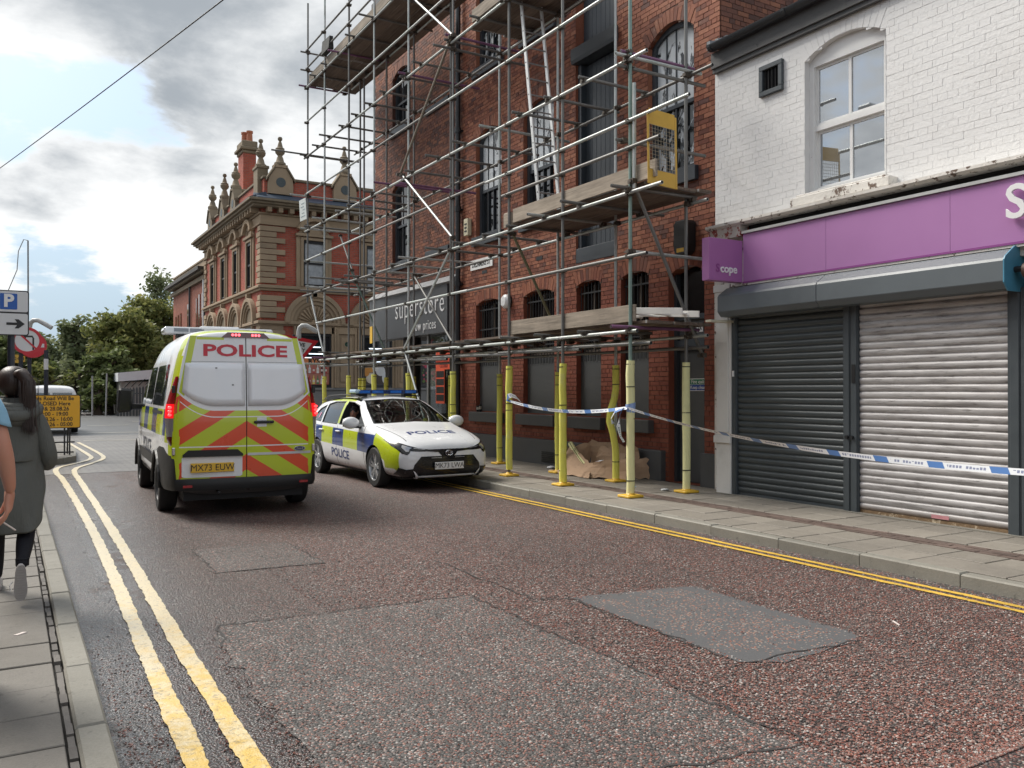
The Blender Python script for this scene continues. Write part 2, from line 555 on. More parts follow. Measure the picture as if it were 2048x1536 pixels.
M_BLUE = mat('blue_end_plate', (.07, .24, .35), .45, var=.2, wear=((.2, .3, .35), .66))
M_LEAD = mat('lead_sheet', (.20, .21, .22), .5, var=.3, bmp=.3)
M_SLATE = mat('roof_slate', (.07, .07, .075), .55, isl=.3, bmp=.2)


def shutter_white():
    m, t = newmat('scuffed_white_shutter')
    p = wpos(t); x, y, z = sep(t, p)
    st = noise(t, comb(t, 0.0, y * 1.4, z * 16), 1.0, 6, .7)
    sc_ = noise(t, comb(t, 0.0, y * 3.0, z * 40), 1.0, 5, .75)
    col = mix(t, sstep(t, .40, .68, st) * .7, (.49, .475, .47), (.16, .145, .14))
    col = mix(t, sstep(t, .55, .66, sc_) * .75, col, (.085, .075, .07))
    col = mix(t, sstep(t, .22, .13, z + (st - .5) * .18) * .85, col, (.16, .10, .055))
    return fin(m, t, col, .42, .0, bump(t, sc_, .15, .004))


M_SHWH = shutter_white()


def glass(name, tint=(.012, .014, .016), wob=.0, rough=.03, ior=1.5, spec=.5):
    m, t = newmat(name)
    p = wpos(t)
    n = bump(t, noise(t, p, 2.6, 2, .5), wob, .02) if wob else None
    fin(m, t, tint, rough, 0, n, spec); [q for q in t.nodes if q.type == 'BSDF_PRINCIPLED'][0].inputs['IOR'].default_value = ior
    return m


M_GLASS = glass('window_glass', wob=.35, ior=1.8)
M_GLASSF = fin(*newmat('coated_flat_glass'), (.40, .42, .44), .02, .75)
M_GLASSD = glass('barred_dark_glass', (.008, .008, .009), .2, .16, 1.4, .35)


def film_glass(name, lvl):
    """old panes backed by a torn white film"""
    m, t = newmat(name)
    p = wpos(t); x, y, z = sep(t, p)
    n = noise(t, comb(t, y * 2.2, z * 1.1, 0.0), 1.6, 5, .6, 1.2); fl = noise(t, comb(t, y * 9, z * 1.2, 0.0), 1.0, 3, .5)
    f = sstep(t, lvl, lvl + .03, n)
    col = mix(t, f, (.014, .017, .019), mix(t, fl, (.44, .48, .50), (.66, .68, .69)))
    fin(m, t, col, .10, 0, None, .5); [q for q in t.nodes if q.type == 'BSDF_PRINCIPLED'][0].inputs['IOR'].default_value = 1.6
    return m


M_FILM = film_glass('white_backed_glass', .40)
M_FILM2 = film_glass('white_patched_glass', .52)


def clear_glass(name, tint=(.75, .8, .8), refl=1.0):
    m, t = newmat(name)
    tr = t.nodes.new('ShaderNodeBsdfTransparent'); tr.inputs[0].default_value = tint + (1,)
    gl = t.nodes.new('ShaderNodeBsdfGlossy'); gl.inputs['Roughness'].default_value = .01
    ge = t.nodes.new('ShaderNodeNewGeometry'); dn = t.nodes.new('ShaderNodeVectorMath'); dn.operation = 'DOT_PRODUCT'
    t.links.new(ge.outputs['Normal'], dn.inputs[0]); t.links.new(ge.outputs['Incoming'], dn.inputs[1])
    sch = (1.0 - E(t, dn.outputs['Value']).abs()).clamp().pw(5.0) * .96 + .04
    mx = t.nodes.new('ShaderNodeMixShader'); o = t.nodes.new('ShaderNodeOutputMaterial')
    put(t, mx.inputs[0], (sch * refl + .01).clamp())
    t.links.new(tr.outputs[0], mx.inputs[1]); t.links.new(gl.outputs[0], mx.inputs[2]); t.links.new(mx.outputs[0], o.inputs[0])
    return m


M_CLEAR = clear_glass('clear_glass')
M_CARGLASS = clear_glass('tinted_car_glass', (.42, .47, .46), 1.3)

# ================================================================ ground
g = MB(); g.quad((-400, -60, -.02), (500, -60, -.02), (500, 700, -.02), (-400, 700, -.02))
tag(g.build('ground', M_GROUND), kind='structure')
g = MB()
for i in range(6):
    g.quad((-3, -8 + i * 4.28, 0), (9.2, -8 + i * 4.28, 0), (9.2, -8 + (i + 1) * 4.28, 0), (-3, -8 + (i + 1) * 4.28, 0))
tag(g.build('road', M_ROAD), kind='structure')
g = MB(); g.quad((-12, 17.66, -.004), (30, 17.66, -.004), (30, 31.5, -.004), (-12, 31.5, -.004))
g.quad((-12, 17.45, .004), (9, 17.45, .004), (9, 17.70, .004), (-12, 17.70, .004))
tag(g.build('road_table_paving', M_PAVING), kind='structure')


def ragged(pts, step=.09, amp=.018, seed=1, closed=True):
    r = random.Random(seed); out = []
    for i, a in enumerate(pts if closed else pts[:-1]):
        b = pts[(i + 1) % len(pts)]; L = hypot(b[0] - a[0], b[1] - a[1]); k = max(1, int(L / step))
        nx, ny = -(b[1] - a[1]) / L, (b[0] - a[0]) / L
        for j in range(k):
            o_ = r.gauss(0, amp) if j else 0
            out.append((a[0] + (b[0] - a[0]) * j / k + nx * o_, a[1] + (b[1] - a[1]) * j / k + ny * o_))
    return out


def sheet(name, pts, z, m, seed=1, step=.09, amp=.018):
    g = MB(); q = ragged(pts, step, amp, seed)
    g.add([(x, y, z) for x, y in q], [tuple(range(len(q)))])
    return tag(g.build(name, m), kind='structure')


def crack(name, pts, w, z, seed):
    r = random.Random(seed); L = []; Rr = []
    q = ragged(pts, .07, .016, seed, False)
    g = MB()
    for i in range(len(q) - 1):
        a, b = q[i], q[i + 1]; l = hypot(b[0] - a[0], b[1] - a[1])
        if l < 1e-6: continue
        nx, ny = -(b[1] - a[1]) / l, (b[0] - a[0]) / l
        L.append((a[0] + nx * w * r.uniform(.2, 1), a[1] + ny * w * r.uniform(.2, 1), z)); Rr.append((a[0] - nx * w * r.uniform(.2, 1), a[1] - ny * w * r.uniform(.2, 1), z))
    n = len(L); g.add(L + Rr, [(i, i + 1, n + i + 1, n + i) for i in range(n - 1)])
    return tag(g.build(name, m_ := M_CRACK), kind='structure')


sheet('road_patch', [(3.56, 3.50), (3.80, 3.36), (4.50, 3.43), (4.62, 3.55), (4.62, 5.02), (3.58, 5.22)], .004, M_PATCHA, 3, .12, .008)
sheet('road_patch', [(1.49, 7.42), (2.42, 7.36), (2.40, 8.58), (1.51, 8.62)], .004, M_PATCHB, 4)
sheet('road_patch', [(1.12, 1.2), (2.96, 1.2), (2.98, 2.6), (2.96, 5.66), (1.18, 5.76), (1.08, 5.3)], .004, M_PATCHB, 5, .1, .02)
crack('road_crack', [(1.10, 5.28), (1.18, 5.76), (2.96, 5.66), (2.98, 2.55), (2.25, 2.68), (1.9, 2.4)], .013, .007, 6)
crack('road_crack', [(3.30, 6.9), (3.32, 5.3), (3.55, 5.2), (3.56, 3.5)], .012, .007, 8)
crack('road_crack', [(3.62, 3.46), (4.50, 3.43), (4.62, 3.58)], .010, .008, 9)
crack('road_crack', [(1.49, 7.42), (1.51, 8.62), (2.40, 8.58), (2.42, 7.36), (1.49, 7.42)], .007, .007, 10)
# darker strips of plain asphalt along both gutters
sheet('gutter_strip', [(.36, -3), (.60, -3), (.62, 8), (.72, 17.4), (.36, 17.4)], .003, M_GUTTER, 12, .12, .012)
sheet('gutter_strip', [(6.00, 1.0), (6.42, 1.0), (6.42, 17.4), (6.02, 17.4)], .003, M_GUTTER, 13, .12, .012)


def stripe(name, pts, w, z, m, seed, amp=.0045):
    r = random.Random(seed); L = []; Rr = []; wa = wb = 0.0
    q = []
    for i in range(len(pts) - 1):
        a, b = pts[i], pts[i + 1]; l = hypot(b[0] - a[0], b[1] - a[1]); k = max(1, int(l / .022))
        for j in range(k): q.append((a[0] + (b[0] - a[0]) * j / k, a[1] + (b[1] - a[1]) * j / k))
    q.append(pts[-1])
    for i, a in enumerate(q):
        p0 = q[max(i - 1, 0)]; p1 = q[min(i + 1, len(q) - 1)]; l = hypot(p1[0] - p0[0], p1[1] - p0[1])
        nx, ny = -(p1[1] - p0[1]) / l, (p1[0] - p0[0]) / l
        wa = wa * .75 + r.gauss(0, amp * .55); wb = wb * .75 + r.gauss(0, amp * .55)
        e0, e1 = w / 2 + wa, w / 2 + wb
        L.append((a[0] + nx * e0, a[1] + ny * e0, z)); Rr.append((a[0] - nx * e1, a[1] - ny * e1, z))
    g = MB(); n = len(L); g.add(L + Rr, [(i, n + i, n + i + 1, i + 1) for i in range(n - 1)])
    return tag(g.build(name, m), kind='structure')


def smoothpts(pts, n=6):
    P = [Vector((a[0], a[1], 0)) for a in pts]; out = []
    P = [P[0]] + P + [P[-1]]
    for i in range(1, len(P) - 2):
        for k in range(n):
            u = k / n; a, b, c, d = P[i - 1:i + 3]
            q = .5 * ((2 * b) + (c - a) * u + (2 * a - 5 * b + 4 * c - d) * u * u + (3 * b - a - 3 * c + d) * u ** 3)
            out.append((q.x, q.y))
    out.append((P[-2].x, P[-2].y)); return out


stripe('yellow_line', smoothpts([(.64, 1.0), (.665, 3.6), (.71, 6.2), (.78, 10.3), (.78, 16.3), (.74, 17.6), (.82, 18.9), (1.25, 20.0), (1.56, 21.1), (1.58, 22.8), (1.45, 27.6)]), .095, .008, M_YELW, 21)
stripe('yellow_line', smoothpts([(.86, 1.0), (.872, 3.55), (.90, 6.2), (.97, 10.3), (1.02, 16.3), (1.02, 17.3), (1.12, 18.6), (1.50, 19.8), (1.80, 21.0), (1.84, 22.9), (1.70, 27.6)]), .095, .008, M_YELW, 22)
stripe('yellow_line', [(6.17, .5), (6.17, 17.3)], .065, .008, M_YELL, 23, .004)
stripe('yellow_line', [(6.045, .5), (6.03, 17.3)], .060, .008, M_YELL, 24, .004)
for i, (pts) in enumerate(([(1.9, 28.5), (5.6, 27.6)], [(2.0, 33.4), (4.6, 33.0)], [(4.9, 33.5), (6.4, 35.5)], [(2.8, 40), (4.4, 40)], [(5.0, 44), (8.5, 44.5)])):
    stripe('white_line', pts, .12, .004, M_WHITEL, 40 + i)



# loose and proud chippings in the near road surface
def chippings():
    m, t = newmat('road_chipping')
    i = isle(t); p = wpos(t); x, y, z = sep(t, p)
    col = ramp(t, i, [(0, (.035, .032, .03)), (.18, (.10, .088, .08)), (.36, (.22, .075, .055)), (.56, (.30, .125, .09)), (.72, (.20, .16, .145)), (.86, (.34, .20, .16)), (.95, (.46, .43, .40))])
    wn = noise(t, comb(t, x * 1.2, y * .55, 0.0), 1.6, 6, .62)
    w = sstep(t, 2.2, .5, x + (wn - .5) * 2.0)
    col = mix(t, w * .35, col, (.04, .037, .035))
    fin(m, t, col, .62 - w * .38, 0, bump(t, noise(t, p, 300, 2, .5), .3, .002), .5)
    r = random.Random(77); V = []; F = []
    N = 62000; k = 0
    while k < N:
        y = 2.05 + 7.0 * r.random() ** 2.1; x = .42 + r.random() * min(5.9, (y * 1.62 + 1.2))
        if .615 + .012 * y < x < .735 + .012 * y or .82 + .012 * y < x < .95 + .012 * y: continue
        if 3.6 < x < 4.58 and 3.47 < y < 5.08 and (r.random() < .82 or not (3.68 < x < 4.5 and 3.6 < y < 4.95)): continue
        if 1.1 < x < 2.96 and y < 5.7 and r.random() < .35: continue
        if r.random() < (y - 4.5) / 4.2 or (x < 1.9 and r.random() < .35 + (y - 4) / 3.5): k += .3; continue
        s_ = r.uniform(.0035, .0075); h = r.uniform(.0015, .0042); z0 = .0035; a0 = r.uniform(0, 6.28); n = 5; b = len(V)
        for q in range(n):
            a = a0 + 6.283 * q / n + r.uniform(-.3, .3); R_ = s_ * r.uniform(.75, 1.25); V.append((x + R_ * cos(a), y + R_ * sin(a), z0))
        tx, ty = r.uniform(-.12, .12), r.uniform(-.12, .12)
        for q in range(n):
            vx, vy, vz = V[b + q]; dx, dy = (vx - x) * .72, (vy - y) * .72; V.append((x + dx, y + dy, z0 + h + dx * tx * 2 + dy * ty * 2))
        F.append(tuple(b + n + q for q in range(n)))
        for q in range(n): F.append((b + q, b + (q + 1) % n, b + n + (q + 1) % n, b + n + q))
        k += 1
    me = bpy.data.meshes.new('road_chippings'); me.from_pydata(V, [], F); me.materials.append(m)
    o = bpy.data.objects.new('road_chippings', me); COL.objects.link(o); tag(o, kind='stuff')


chippings()

# ================================================================ pavements
box5 = [(0, 1, 5, 4), (1, 2, 6, 5), (2, 3, 7, 6), (3, 0, 4, 7), (4, 5, 6, 7)]


def slab_mesh(name, lx, ly, h, c, m):
    g = MB()
    x, y = lx / 2, ly / 2
    g.add([(-x, -y, -h), (x, -y, -h), (x, y, -h), (-x, y, -h), (-x, -y, -c), (x, -y, -c), (x, y, -c), (-x, y, -c), (-x + c, -y + c, 0), (x - c, -y + c, 0), (x - c, y - c, 0), (-x + c, y - c, 0)],
          [(0, 1, 5, 4), (1, 2, 6, 5), (2, 3, 7, 6), (3, 0, 4, 7), (4, 5, 9, 8), (5, 6, 10, 9), (6, 7, 11, 10), (7, 4, 8, 11), (8, 9, 10, 11)])
    return g.mesh(name, m)


def rest_part(name, pieces, m, parent):
    """what lies beyond the pieces one can pick apart: (lx, ly, h, x, y, z) boxes in one mesh"""
    g = MB()
    for lx, ly, h, x, y, z in pieces:
        g.add([(x + sx * lx / 2, y + sy * ly / 2, z - hh) for hh in (h, 0) for sx, sy in ((-1, -1), (1, -1), (1, 1), (-1, 1))], box5)
    if g.v: tag(g.build(name, m, parent), kind='stuff')


def kerb_line(parent, x0, x1, y0, y1, L, z, face=1):
    me = slab_mesh('kerb_stone', x1 - x0, L - .008, .16, .012, M_KERB)
    n = int((y1 - y0) / L)
    for i in range(n):
        inst('kerb_stone', me, ((x0 + x1) / 2 + U(-.004, .004), y0 + (i + .5) * L, z + U(-.004, .004)), parent, (U(-.003, .003), U(-.004, .004), U(-.004, .004)))


pv = MB().box(6.50, 9.0, -4, 22.7, -.02, .078).build('pavement', M_BED, at=(7.7, 8, 0)); tag(pv, kind='structure')
kerb_line(pv, 6.40, 6.525, 1.2, 20.2, .915, .108)
me = slab_mesh('slab', .390, .399, .04, .004, M_SLAB)
rest = []
n = 0
for xa, ph in ((6.735, 0), (7.137, .0), (7.835, .16), (8.24, .16)):
    for j in range(-2, 50):
        y = 1.0 + j * .41 + ph
        if y > 2.2 and y < 16.5: inst('slab', me, (xa, y, .108 + U(-.003, .003)), pv, (U(-.006, .006), U(-.006, .006), U(-.004, .004)))
        else: rest.append((.396, .404, .04, xa, y, .108))
for j in range(-2, 50): rest.append((.34, .404, .04, 8.65, 1.0 + j * .41, .106))
rest_part('slab_edge_row', rest, M_SLAB, pv)
band = []
for k in range(3):
    for j in range(100):
        band.append((.082, .192, .05, 7.395 + k * .09, .5 + j * .2 + (k % 2) * .1, .107 + U(-.003, .003)))
rest_part('brick_band', band, M_BAND, pv)
MB().box(8.485, 8.515, 2, 8.8, .09, .112).build('threshold_strip', M_KERB, pv)

pl = MB().box(-4.2, .24, -4, 17.4, -.02, .078).build('pavement', M_BED, at=(-1, 5, 0)); tag(pl, kind='structure')
kerb_line(pl, .245, .372, -.5, 17.4, .915, .108)
me = slab_mesh('slab', .588, .391, .04, .004, M_SLABL)
rest = []
for k, xa in enumerate((-.098, -.698, -1.298, -1.898)):
    for j in range(-6, 42):
        y = 1.25 + j * .405 + (k % 2) * 0
        p = (.594, .396, .04, xa, y, .108)
        if y > 2.5 and k < 2: inst('slab', me, (xa, y, .108 + U(-.004, .004)), pl, (U(-.007, .007), U(-.005, .005), U(-.003, .003)))
        else: rest.append(p)
rest_part('slab_row', rest, M_SLABL, pl)
ch = MB()
for j in range(130):
    y = -.5 + j * .137
    ch.box(.204 + U(0, .006), .238 + U(-.006, 0), y + .004, y + .13, .05, .098 + U(-.012, .006))
tag(ch.build('joint_setts', mat('grey_sett', (.11, .10, .09), .7, isl=.35, bmp=.4), pl), kind='stuff')
isl_ = MB().prism([(-7, 19.2), (.45, 19.45), (.95, 19.9), (1.22, 20.5), (1.36, 23.2), (1.02, 27), (.7, 31), (-7, 31)], -.02, .112, 'z').build('pavement', M_SLABL, at=(-2, 25, 0)); tag(isl_, kind='structure')
kp = [(-7, 19.2), (.45, 19.45), (.95, 19.9), (1.22, 20.5), (1.36, 23.2), (1.02, 27), (.7, 31)]
for a, b in zip(kp, kp[1:]):
    L = hypot(b[0] - a[0], b[1] - a[1]); n = max(1, round(L / .9)); dx, dy = (b[0] - a[0]) / L, (b[1] - a[1]) / L
    for i in range(n):
        p, q = L * i / n + .004, L * (i + 1) / n - .004
        pts = [(a[0] + dx * p, a[1] + dy * p), (a[0] + dx * q, a[1] + dy * q), (a[0] + dx * q - dy * .12, a[1] + dy * q + dx * .12), (a[0] + dx * p - dy * .12, a[1] + dy * p + dx * .12)]
        pts = [(x + dy * .01, y - dx * .01) for x, y in pts]
        MB().prism(pts, -.02, .118, 'z').build('kerb_stone', M_KERB, isl_)
# ================================================================ brickwork
def seen_px(p):
    a = radians(YAW); d = p[0] * sin(a) + p[1] * cos(a)
    if d < .3: return None
    return 1024 + 1700 * (p[0] * cos(a) - p[1] * sin(a)) / d, 778 - 1700 * (p[2] - 1.55) / d, d


class Opening:
    """u0..u1 wide, z0..zs straight, then a segmental arch of the given rise"""
    def __init__(s, u0, u1, z0, zs, rise=0.0, ring=.22):
        s.u0, s.u1, s.z0, s.zs, s.rise, s.ring = u0, u1, z0, zs, rise, ring
        s.uc, s.hw = (u0 + u1) / 2, (u1 - u0) / 2
    def top(s, u):
        k = max(-1, min(1, (u - s.uc) / s.hw)); return s.zs + s.rise * (1 - k * k)
    def cut(s, z, ring=False):
        if s.z0 <= z <= s.zs: return s.u0, s.u1
        r = s.ring if ring else 0
        if s.zs < z < s.zs + s.rise + r:
            if z <= s.zs + r: return (s.u0 - .03, s.u1 + .03)
            h = s.hw * sqrt(max(0, 1 - (z - s.zs - r) / max(s.rise, 1e-6))); return s.uc - h, s.uc + h
        return None
    def outline(s, n=10):
        if not s.rise: return [(s.u0, s.z0), (s.u1, s.z0), (s.u1, s.zs), (s.u0, s.zs)]
        return [(s.u0, s.z0), (s.u1, s.z0)] + [(s.u1 + (s.u0 - s.u1) * i / n, s.top(s.u1 + (s.u0 - s.u1) * i / n)) for i in range(n + 1)]


def brick_wall(parent, P, u0, u1, z0, z1, opens, mbrick, mmort, near=300, course=.075, bl=.225, reveal=.22, mrev=None, joint=.010, prot=.008, seed=5, jit=.003, zlim=None):
    """P(u, z, d): d metres outward of the mortar plane"""
    r = random.Random(seed)
    cand = []; restb = MB(); mort = MB()
    K = int(round((z1 - z0) / course))
    for k in range(K):
        za = z0 + k * course; zm = za + course / 2
        for ring, which in ((True, 'b'), (False, 'm')):
            ex = sorted(e for e in (o.cut(zm, ring) for o in opens) if e)
            segs = []; a = u0
            for e0, e1 in ex:
                if e0 > a: segs.append((a, e0))
                a = max(a, e1)
            if a < u1: segs.append((a, u1))
            for s0, s1 in segs:
                if which == 'm':
                    mort.quad(P(s0, za, 0), P(s1, za, 0), P(s1, za + course, 0), P(s0, za + course, 0))
                    continue
                hd = (k % 4 == 3)
                L = bl / 2 if hd else bl
                st = u0 - L * (.5 if k % 2 else 0)
                j0 = int((s0 - st) / L)
                for j in range(j0, int((s1 - st) / L) + 2):
                    a0, a1 = max(st + j * L, s0), min(st + (j + 1) * L, s1)
                    if a1 - a0 < .03: continue
                    d = prot + r.uniform(-jit, jit)
                    full = (a1 - a0) > L - .001 and not hd
                    cand.append((a0 + joint / 2, a1 - joint / 2, za + joint / 2, za + course - joint / 2, d, full))
    def bk(mb, a0, a1, b0, b1, d):
        e = r.uniform(-.0015, .0015)
        mb.add([P(a0, b0, -.01), P(a1, b0, -.01), P(a1, b1, -.01), P(a0, b1, -.01), P(a0, b0 + e, d), P(a1, b0, d), P(a1, b1, d), P(a0, b1 - e, d)], box5)
    sel = set()
    sc_ = []
    for i, c in enumerate(cand):
        if not c[5]: continue
        q = seen_px(P((c[0] + c[1]) / 2, c[2], 0))
        if q and 0 < q[0] < 2048 and 0 < q[1] < 1536: sc_.append((q[2], i))
    sc_.sort(); sel = set(i for _, i in sc_[:near])
    wall = mort.build('wall', mmort, parent)
    me = None
    for i, (a0, a1, b0, b1, d, full) in enumerate(cand):
        if i in sel:
            if me is None:
                h = (a1 - a0) / 2; v = (b1 - b0) / 2; b = MB(); o0 = Vector(P(0, 0, 0))
                b.add([Vector(P(x, y, w)) - o0 for w in (-.01, prot) for x, y in ((-h, -v), (h, -v), (h, v), (-h, v))], box5)
                me = b.mesh('brick', mbrick)
            inst('brick', me, P((a0 + a1) / 2, (b0 + b1) / 2, d - prot), wall)
        else: bk(restb, a0, a1, b0, b1, d)
    if restb.v: tag(restb.build('brickwork', mbrick, wall), kind='stuff')
    # arch rings
    for o in opens:
        rv = MB(); ol = o.outline()
        n = len(ol)
        for i in range(n):
            a, b = ol[i], ol[(i + 1) % n]
            rv.quad(P(a[0], a[1], .006), P(b[0], b[1], .006), P(b[0], b[1], -reveal), P(a[0], a[1], -reveal))
        rv.build('reveal', mrev or mbrick, wall)
        if o.rise or o.ring:
            m_ = max(4, round((o.u1 - o.u0) / .077)); Rr = (o.hw ** 2 + o.rise ** 2) / (2 * max(o.rise, .02)); fl = 1 + o.ring / Rr
            for i in range(m_):
                ua, ub = o.u0 + (o.u1 - o.u0) * i / m_ + .004, o.u0 + (o.u1 - o.u0) * (i + 1) / m_ - .004
                va, vb = o.uc + (ua - o.uc) * fl, o.uc + (ub - o.uc) * fl
                d = prot + r.uniform(-jit, jit)
                q = [(ua, o.top(ua)), (ub, o.top(ub)), (vb, o.top(ub) + o.ring), (va, o.top(ua) + o.ring)]
                g_ = MB(); g_.add([P(u, z, w) for w in (-.01, d) for u, z in q], box5)
                g_.build('brick', mbrick, wall)
    return wall


# ================================================================ brick warehouse
BX = 8.9
wh = thing('brick_warehouse', 'tall red brick warehouse with arched windows standing behind the scaffolding', 'building', (BX, 9.1, .1))
PF = lambda u, z, d: (BX - d, u, z)
gw = [Opening(15.5, 16.62, 1.05, 3.40, .10), Opening(13.48, 14.6, 1.05, 3.40, .10), Opening(12.0, 12.74, 1.05, 3.42, .08), Opening(10.71, 11.43, 1.05, 3.42, .08)]
fd = Opening(9.43, 10.22, .1, 3.32, .12)
f1 = [Opening(15.5, 16.62, 4.9, 7.03, .20), Opening(13.5, 14.6, 4.9, 7.03, .20), Opening(9.65, 10.72, 4.92, 7.07, .22)]
f2 = [Opening(15.5, 16.62, 8.62, 10.7, .2), Opening(13.5, 14.6, 8.62, 10.7, .2), Opening(9.65, 10.72, 8.62, 10.7, .2)]
ld = Opening(11.54, 12.76, 3.83, 11.0, 0, 0)
lw = [Opening(20.22, 21.42, 4.9, 6.9, .17), Opening(20.22, 21.42, 8.5, 9.9, .17)]
main = brick_wall(wh, PF, 9.1, 17.42, .1, 12.25, gw + [fd] + f1 + f2 + [ld], M_BRICK, M_MORTAR, 300)
brick_wall(wh, PF, 17.42, 22.68, 2.95, 12.25, lw, M_BRICKD, M_MORTAR, 0, seed=8)
PS = lambda u, z, d: (u, 9.1 - d, z)
brick_wall(wh, PS, 8.91, 13.0, 6.1, 9.5, [], M_BRICKD, M_MORTAR, 0, seed=9)
MB().box(9.25, 19, 9.2, 17.6, 0.02, 12.2).box(9.25, 19, 17.6, 22.6, 2.95, 12.2).box(13.0, 19, 9.11, 9.2, 0.02, 12.2).box(8.95, 13.0, 9.115, 9.2, 9.5, 12.2).box(8.96, 9.25, 22.55, 22.66, 2.95, 12.2).build('wall_core', M_DARK, wh)
MB().box(8.80, 19.1, 9.05, 22.75, 12.25, 12.45).build('coping', M_GREYP, wh)
MB().box(8.93, 9.24, 17.42, 22.6, 2.90, 2.945).build('soffit', M_GREYP, wh)


def pane(parent, poly, x, m, th=.012, name='pane'):
    return MB().prism(poly, x, x + th, 'x').build(name, m, parent)


def sash_window(o, x, fr=.055, bars=2, mf=M_SLATEP, mg=M_GLASS, split=.5, sill=True, sillz=None, mu=None):
    w = MB()
    # outer frame ring following the arch
    ol = o.outline(); inner = []
    f = fr + .03
    for (u, z) in ol:
        uu = min(max(u, o.u0 + f), o.u1 - f)
        zz = max(z, o.z0 + f) if z < o.z0 + f else z - f
        inner.append((uu, zz))
    n = len(ol)
    for i in range(n):
        j = (i + 1) % n
        a, b, c, d = ol[i], ol[j], inner[j], inner[i]
        w.hexa([(x - .02, a[0], a[1]), (x - .02, b[0], b[1]), (x - .02, c[0], c[1]), (x - .02, d[0], d[1]), (x + .09, a[0], a[1]), (x + .09, b[0], b[1]), (x + .09, c[0], c[1]), (x + .09, d[0], d[1])])
    fo = w.build('window_frame', mf, wh)
    zm = o.z0 + (o.zs - o.z0) * split
    MB().box(x + .0, x + .06, o.u0 + f, o.u1 - f, zm - .03, zm + .03).build('meeting_rail', mf, fo)
    up = [(o.u0 + f, zm + .03), (o.u1 - f, zm + .03)] + [(u, z) for u, z in inner[2:]]
    pane(fo, up, x + .03, mu or mg)
    pane(fo, [(o.u0 + f, o.z0 + f), (o.u1 - f, o.z0 + f), (o.u1 - f, zm - .03), (o.u0 + f, zm - .03)], x + .055, mg)
    for i in range(bars):
        u = o.u0 + f + (o.u1 - o.u0 - 2 * f) * (i + 1) / (bars + 1)
        MB().box(x + .015, x + .05, u - .011, u + .011, o.z0 + f, o.top(u) - f).build('glazing_bar', mf, fo)
    if sill:
        zs = sillz or (o.z0 - .2)
        MB().box(8.82, 9.1, o.u0 - .1, o.u1 + .1, zs, o.z0 - .002).build('sill', M_SLATEP, wh, bv=.006)


sash_window(f1[0], 9.0, bars=3, split=.47, mu=M_FILM); sash_window(f1[1], 9.0, bars=3, split=.47, mu=M_FILM)
sash_window(f1[2], 9.0, bars=3, split=.50, sillz=4.70, mu=M_FILM, mg=M_FILM2)
for o in f2: sash_window(o, 9.0, bars=3, mg=M_FILM2)
for o in lw: sash_window(o, 9.0, bars=2)
for z in (4.78, 8.30):
    MB().box(8.83, 8.97, 17.92, 19.2, z, z + .16).build('sill', M_SLATEP, wh, bv=.006)
# loading bay: stacked plank doors and heavy beams
for z0, z1 in ((4.12, 7.45), (7.74, 11.0)):
    for i in range(9):
        y = 11.56 + i * .132
        MB().box(9.06, 9.09, y + .003, y + .129, z0, z1).build('plank', M_SLATEP, wh, bv=.004)
MB().box(8.94, 9.16, 11.54, 11.64, 4.1, 7.45).build('door_jamb', M_SLATEP, wh)
MB().box(8.94, 9.16, 12.66, 12.755, 4.1, 7.45).build('door_jamb', M_SLATEP, wh)
MB().prism([(8.80, 7.74), (8.80, 7.53), (8.82, 7.47), (9.2, 7.47), (9.2, 7.74)], 11.50, 12.80, 'y').build('loading_beam', M_SLATEP, wh, bv=.004)
MB().box(8.885, 9.2, 11.545, 12.755, 3.832, 4.10).build('loading_beam', M_SLATEP, wh, bv=.01)
# barred ground floor windows, boarded below
for i, o in enumerate(gw):
    f = MB(); x = 9.04
    f.box(x, x + .06, o.u0, o.u0 + .06, 2.2, o.zs).box(x, x + .06, o.u1 - .06, o.u1, 2.2, o.zs).box(x, x + .06, o.u0, o.u1, 2.2, 2.26)
    fo = f.build('window_frame', mat('old_brown_frame', (.10, .075, .055), .6, var=.3), wh)
    pane(fo, [(o.u0 + .06, 2.26), (o.u1 - .06, 2.26)] + [(min(max(u, o.u0 + .06), o.u1 - .06), z - .03) for u, z in o.outline()[2:]], x + .03, M_GLASSD)
    MB().box(x - .012, x + .05, (o.u0 + o.u1) / 2 - .03, (o.u0 + o.u1) / 2 + .03, 2.26, o.zs).build('mullion', mat('old_brown_frame'), fo)
    gr = MB()
    nb = int((o.u1 - o.u0) / .095)
    for k in range(nb):
        u = o.u0 + (k + .5) * (o.u1 - o.u0) / nb
        MB().tube((8.965, u, 2.05), (8.965, u, o.top(u) - .02), .009, 5).build('window_bar', M_BLACKM, fo)
    for z in (2.42, 2.85, 3.28):
        MB().box(8.957, 8.973, o.u0 + .01, o.u1 - .01, z - .014, z + .014).build('cross_bar', M_BLACKM, fo)
    MB().box(8.985, 9.01, o.u0 + .01, o.u1 - .01, 1.06, 2.2).build('board', M_GREYBOARD, wh)
    MB().box(8.77, 9.0, o.u0 - .13, o.u1 + .13, .84, 1.05).build('sill', M_GREYP, wh, bv=.008)
